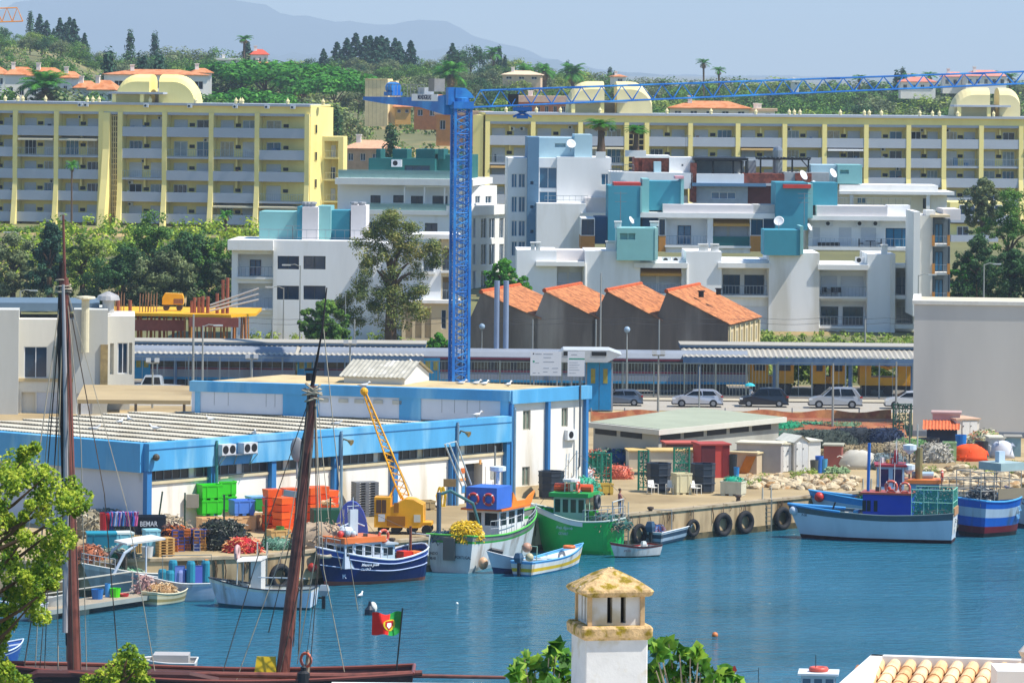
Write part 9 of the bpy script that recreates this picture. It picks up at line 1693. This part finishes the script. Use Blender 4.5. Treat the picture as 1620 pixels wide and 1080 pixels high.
mb = MB(); q0 = o0-dirx*.3-Vector((0,0,.03)); mb.face(q0, q0+dirx*3.2, q0+dirx*3.2+dn*4-Vector((0,0,.85)), q0+dn*4-Vector((0,0,.85))); mb.build('roof_bed', M('#a8683c', .9), t)
mb = MB(); q = W(1600, 1058, 60); mb.box(q.x-.2, q.x+.8, 59.8, 60.6, q.z-1.5, q.z); mb.build('pier', white, t); mb = MB(); q = W(1622, 1020, 61.5); mb.lathe((q.x, q.y, q.z-.5), [(.05,0),(.05,.35),(.09,.42),(.02,.5)], 10); mb.build('finial', M('#c9c4bc', .8), t)
# house under roof and chimney so that nothing floats
t = thing('near_house', 'white house below the picture edge carrying the chimney', 'house', W(963, 1400, 63)); mb = MB(); mb.box(-2.5, 6.2, 61.2, 68, 8, 19.2); mb.build('wall', white2, t)
# ---------------------------------------------------------------- near tree, left
def leaves(mb, cs, per, size, R_, lob=5):
    for cx, cy, cz, r in cs:
        for _ in range(per):
            while 1:
                a = Vector((R_.uniform(-1,1), R_.uniform(-1,1), R_.uniform(-1,1)))
                if a.length < 1: break
            p = Vector((cx, cy, cz))+a*r; n = (Vector((R_.uniform(-.8,.8), R_.uniform(-1,.2), R_.uniform(.1,1.0)))).normalized(); u = n.orthogonal().normalized(); u = Matrix.Rotation(R_.uniform(0,6.28), 3, n) @ u; v = n.cross(u); s_ = size*R_.uniform(.6,1.25); k = len(mb.v); m = lob*2
            for j in range(m): a_ = 6.283*j/m; rr = s_*(.5 if j % 2 == 0 else .27)*(1.0 if j else .7); mb.v.append((p+u*rr*math.cos(a_)+v*rr*math.sin(a_)+n*(.06*s_*(j % 2)))[:])
            mb.f.append(list(range(k, k+m))); mb.m.append(0)
D = 110; p = Vector((W(-70, 0, D).x, D, hz(0, D))); t = thing('plane_tree', 'leafy yellow green tree filling the lower left corner', 'tree', p); R_ = random.Random(77); mb = MB(); top = W(-40, 700, D)
mb.tube([(p.x,p.y,p.z-.5), W(-66, 1100, D), W(-50, 850, D), top], [.35,.28,.16,.04], 8)
tips = [(40,735),(70,755),(20,770),(100,785),(125,800),(60,800),(10,820),(90,835),(40,850),(75,880),(15,885),(60,915),(85,925),(20,930),(50,955),(5,965),(8,1005),(-5,1040),(0,1070),(35,700+30)]
for i, (x, y) in enumerate(tips): s0 = W(-60+8*(i % 3), min(y+90, 1080), D); e_ = W(x, y, D+R_.uniform(-1,1)); mb.tube([s0, s0.lerp(e_, .6)+Vector((0,0,-.1)), e_], [.07,.04,.012], 5)
mb.build('trunk', BARK, t); cs = []
for x, y in tips+[(x+R_.uniform(-26,22), y+R_.uniform(-22,22)) for x, y in tips*3]: q = W(min(x, 132-(abs(y-800)*.12)), y, D+R_.uniform(-1.2,1.2)); cs.append((q.x, q.y, q.z, R_.uniform(.12,.38)))
mb = MB(); leaves(mb, cs, 200, .1, R_); mb.build('crown', leafmat('#3f6814', '#82a020', '#c8d048', 1.6, .35), t)
t = thing('plane_sapling', 'second clump of yellow green leaves low beside the tall mast', 'tree', Vector((W(190,0,D).x, D, 6))); mb = MB(); q = W(190, 1200, D); mb.tube([(q.x, D, 6), q, W(195, 1060, D), W(205, 1030, D)], [.12,.09,.05,.01], 6); mb.tube([W(195,1090,D), W(160,1062,D)], [.04,.01], 5); mb.tube([W(195,1080,D), W(225,1050,D)], [.04,.01], 5); mb.build('trunk', BARK, t); cs = []
for x, y in ((205,1030),(190,1040),(218,1045),(180,1055),(205,1055),(225,1058),(160,1068),(185,1070),(212,1072),(140,1078),(40,1078),(20,1070),(232,1080),(175,1080)): q = W(x, y, D+R_.uniform(-.4,.4)); cs.append((q.x, q.y, q.z, .2))
mb = MB(); leaves(mb, cs, 150, .1, R_); mb.build('crown', leafmat('#3f6814', '#82a020', '#c8d048', 1.6, .35), t)
# fig branches by the chimney
for nm, lab, pts in (('fig_bush', 'big leaved fig bush at the left of the chimney', [(880,1025),(895,1040),(868,1040),(845,1050),(830,1042),(860,1062),(885,1065),(815,1068),(840,1075),(870,1080),(898,1078),(820,1052)]), ('fig_bush', 'big leaved fig bush at the right of the chimney', [(1035,1022),(1058,1018),(1045,1030),(1075,1035),(1092,1040),(1105,1032),(1060,1055),(1085,1062),(1110,1050),(1120,1065),(1038,1060),(1035,1075),(1070,1078),(1100,1078),(1130,1075),(1150,1072),(1165,1078),(1145,1062)])):
    Df = 66; c0 = W(sum(x for x, y in pts)/len(pts), 1250, Df); t = thing(nm, lab, 'plant', (c0.x, c0.y, hz(c0.x, Df))); mb = MB(); mb.tube([(c0.x, c0.y, hz(c0.x, Df)), c0], [.1,.07], 6)
    for x, y in pts: e_ = W(x, y, Df+R_.uniform(-.3,.3)); mb.tube([c0, c0.lerp(e_, .5)+Vector((0,0,.1)), e_], [.03,.02,.008], 5)
    mb.build('branches', M('#8a7f6a', .8), t); mb = MB(); cs = [(lambda q: (q.x, q.y, q.z, .09))(W(x, y, Df+R_.uniform(-.3,.3))) for x, y in pts]; leaves(mb, cs, 11, .27, R_, 4); mb.build('leaves', leafmat('#254f14', '#4a8020', '#8fae36', 2, .3), t)
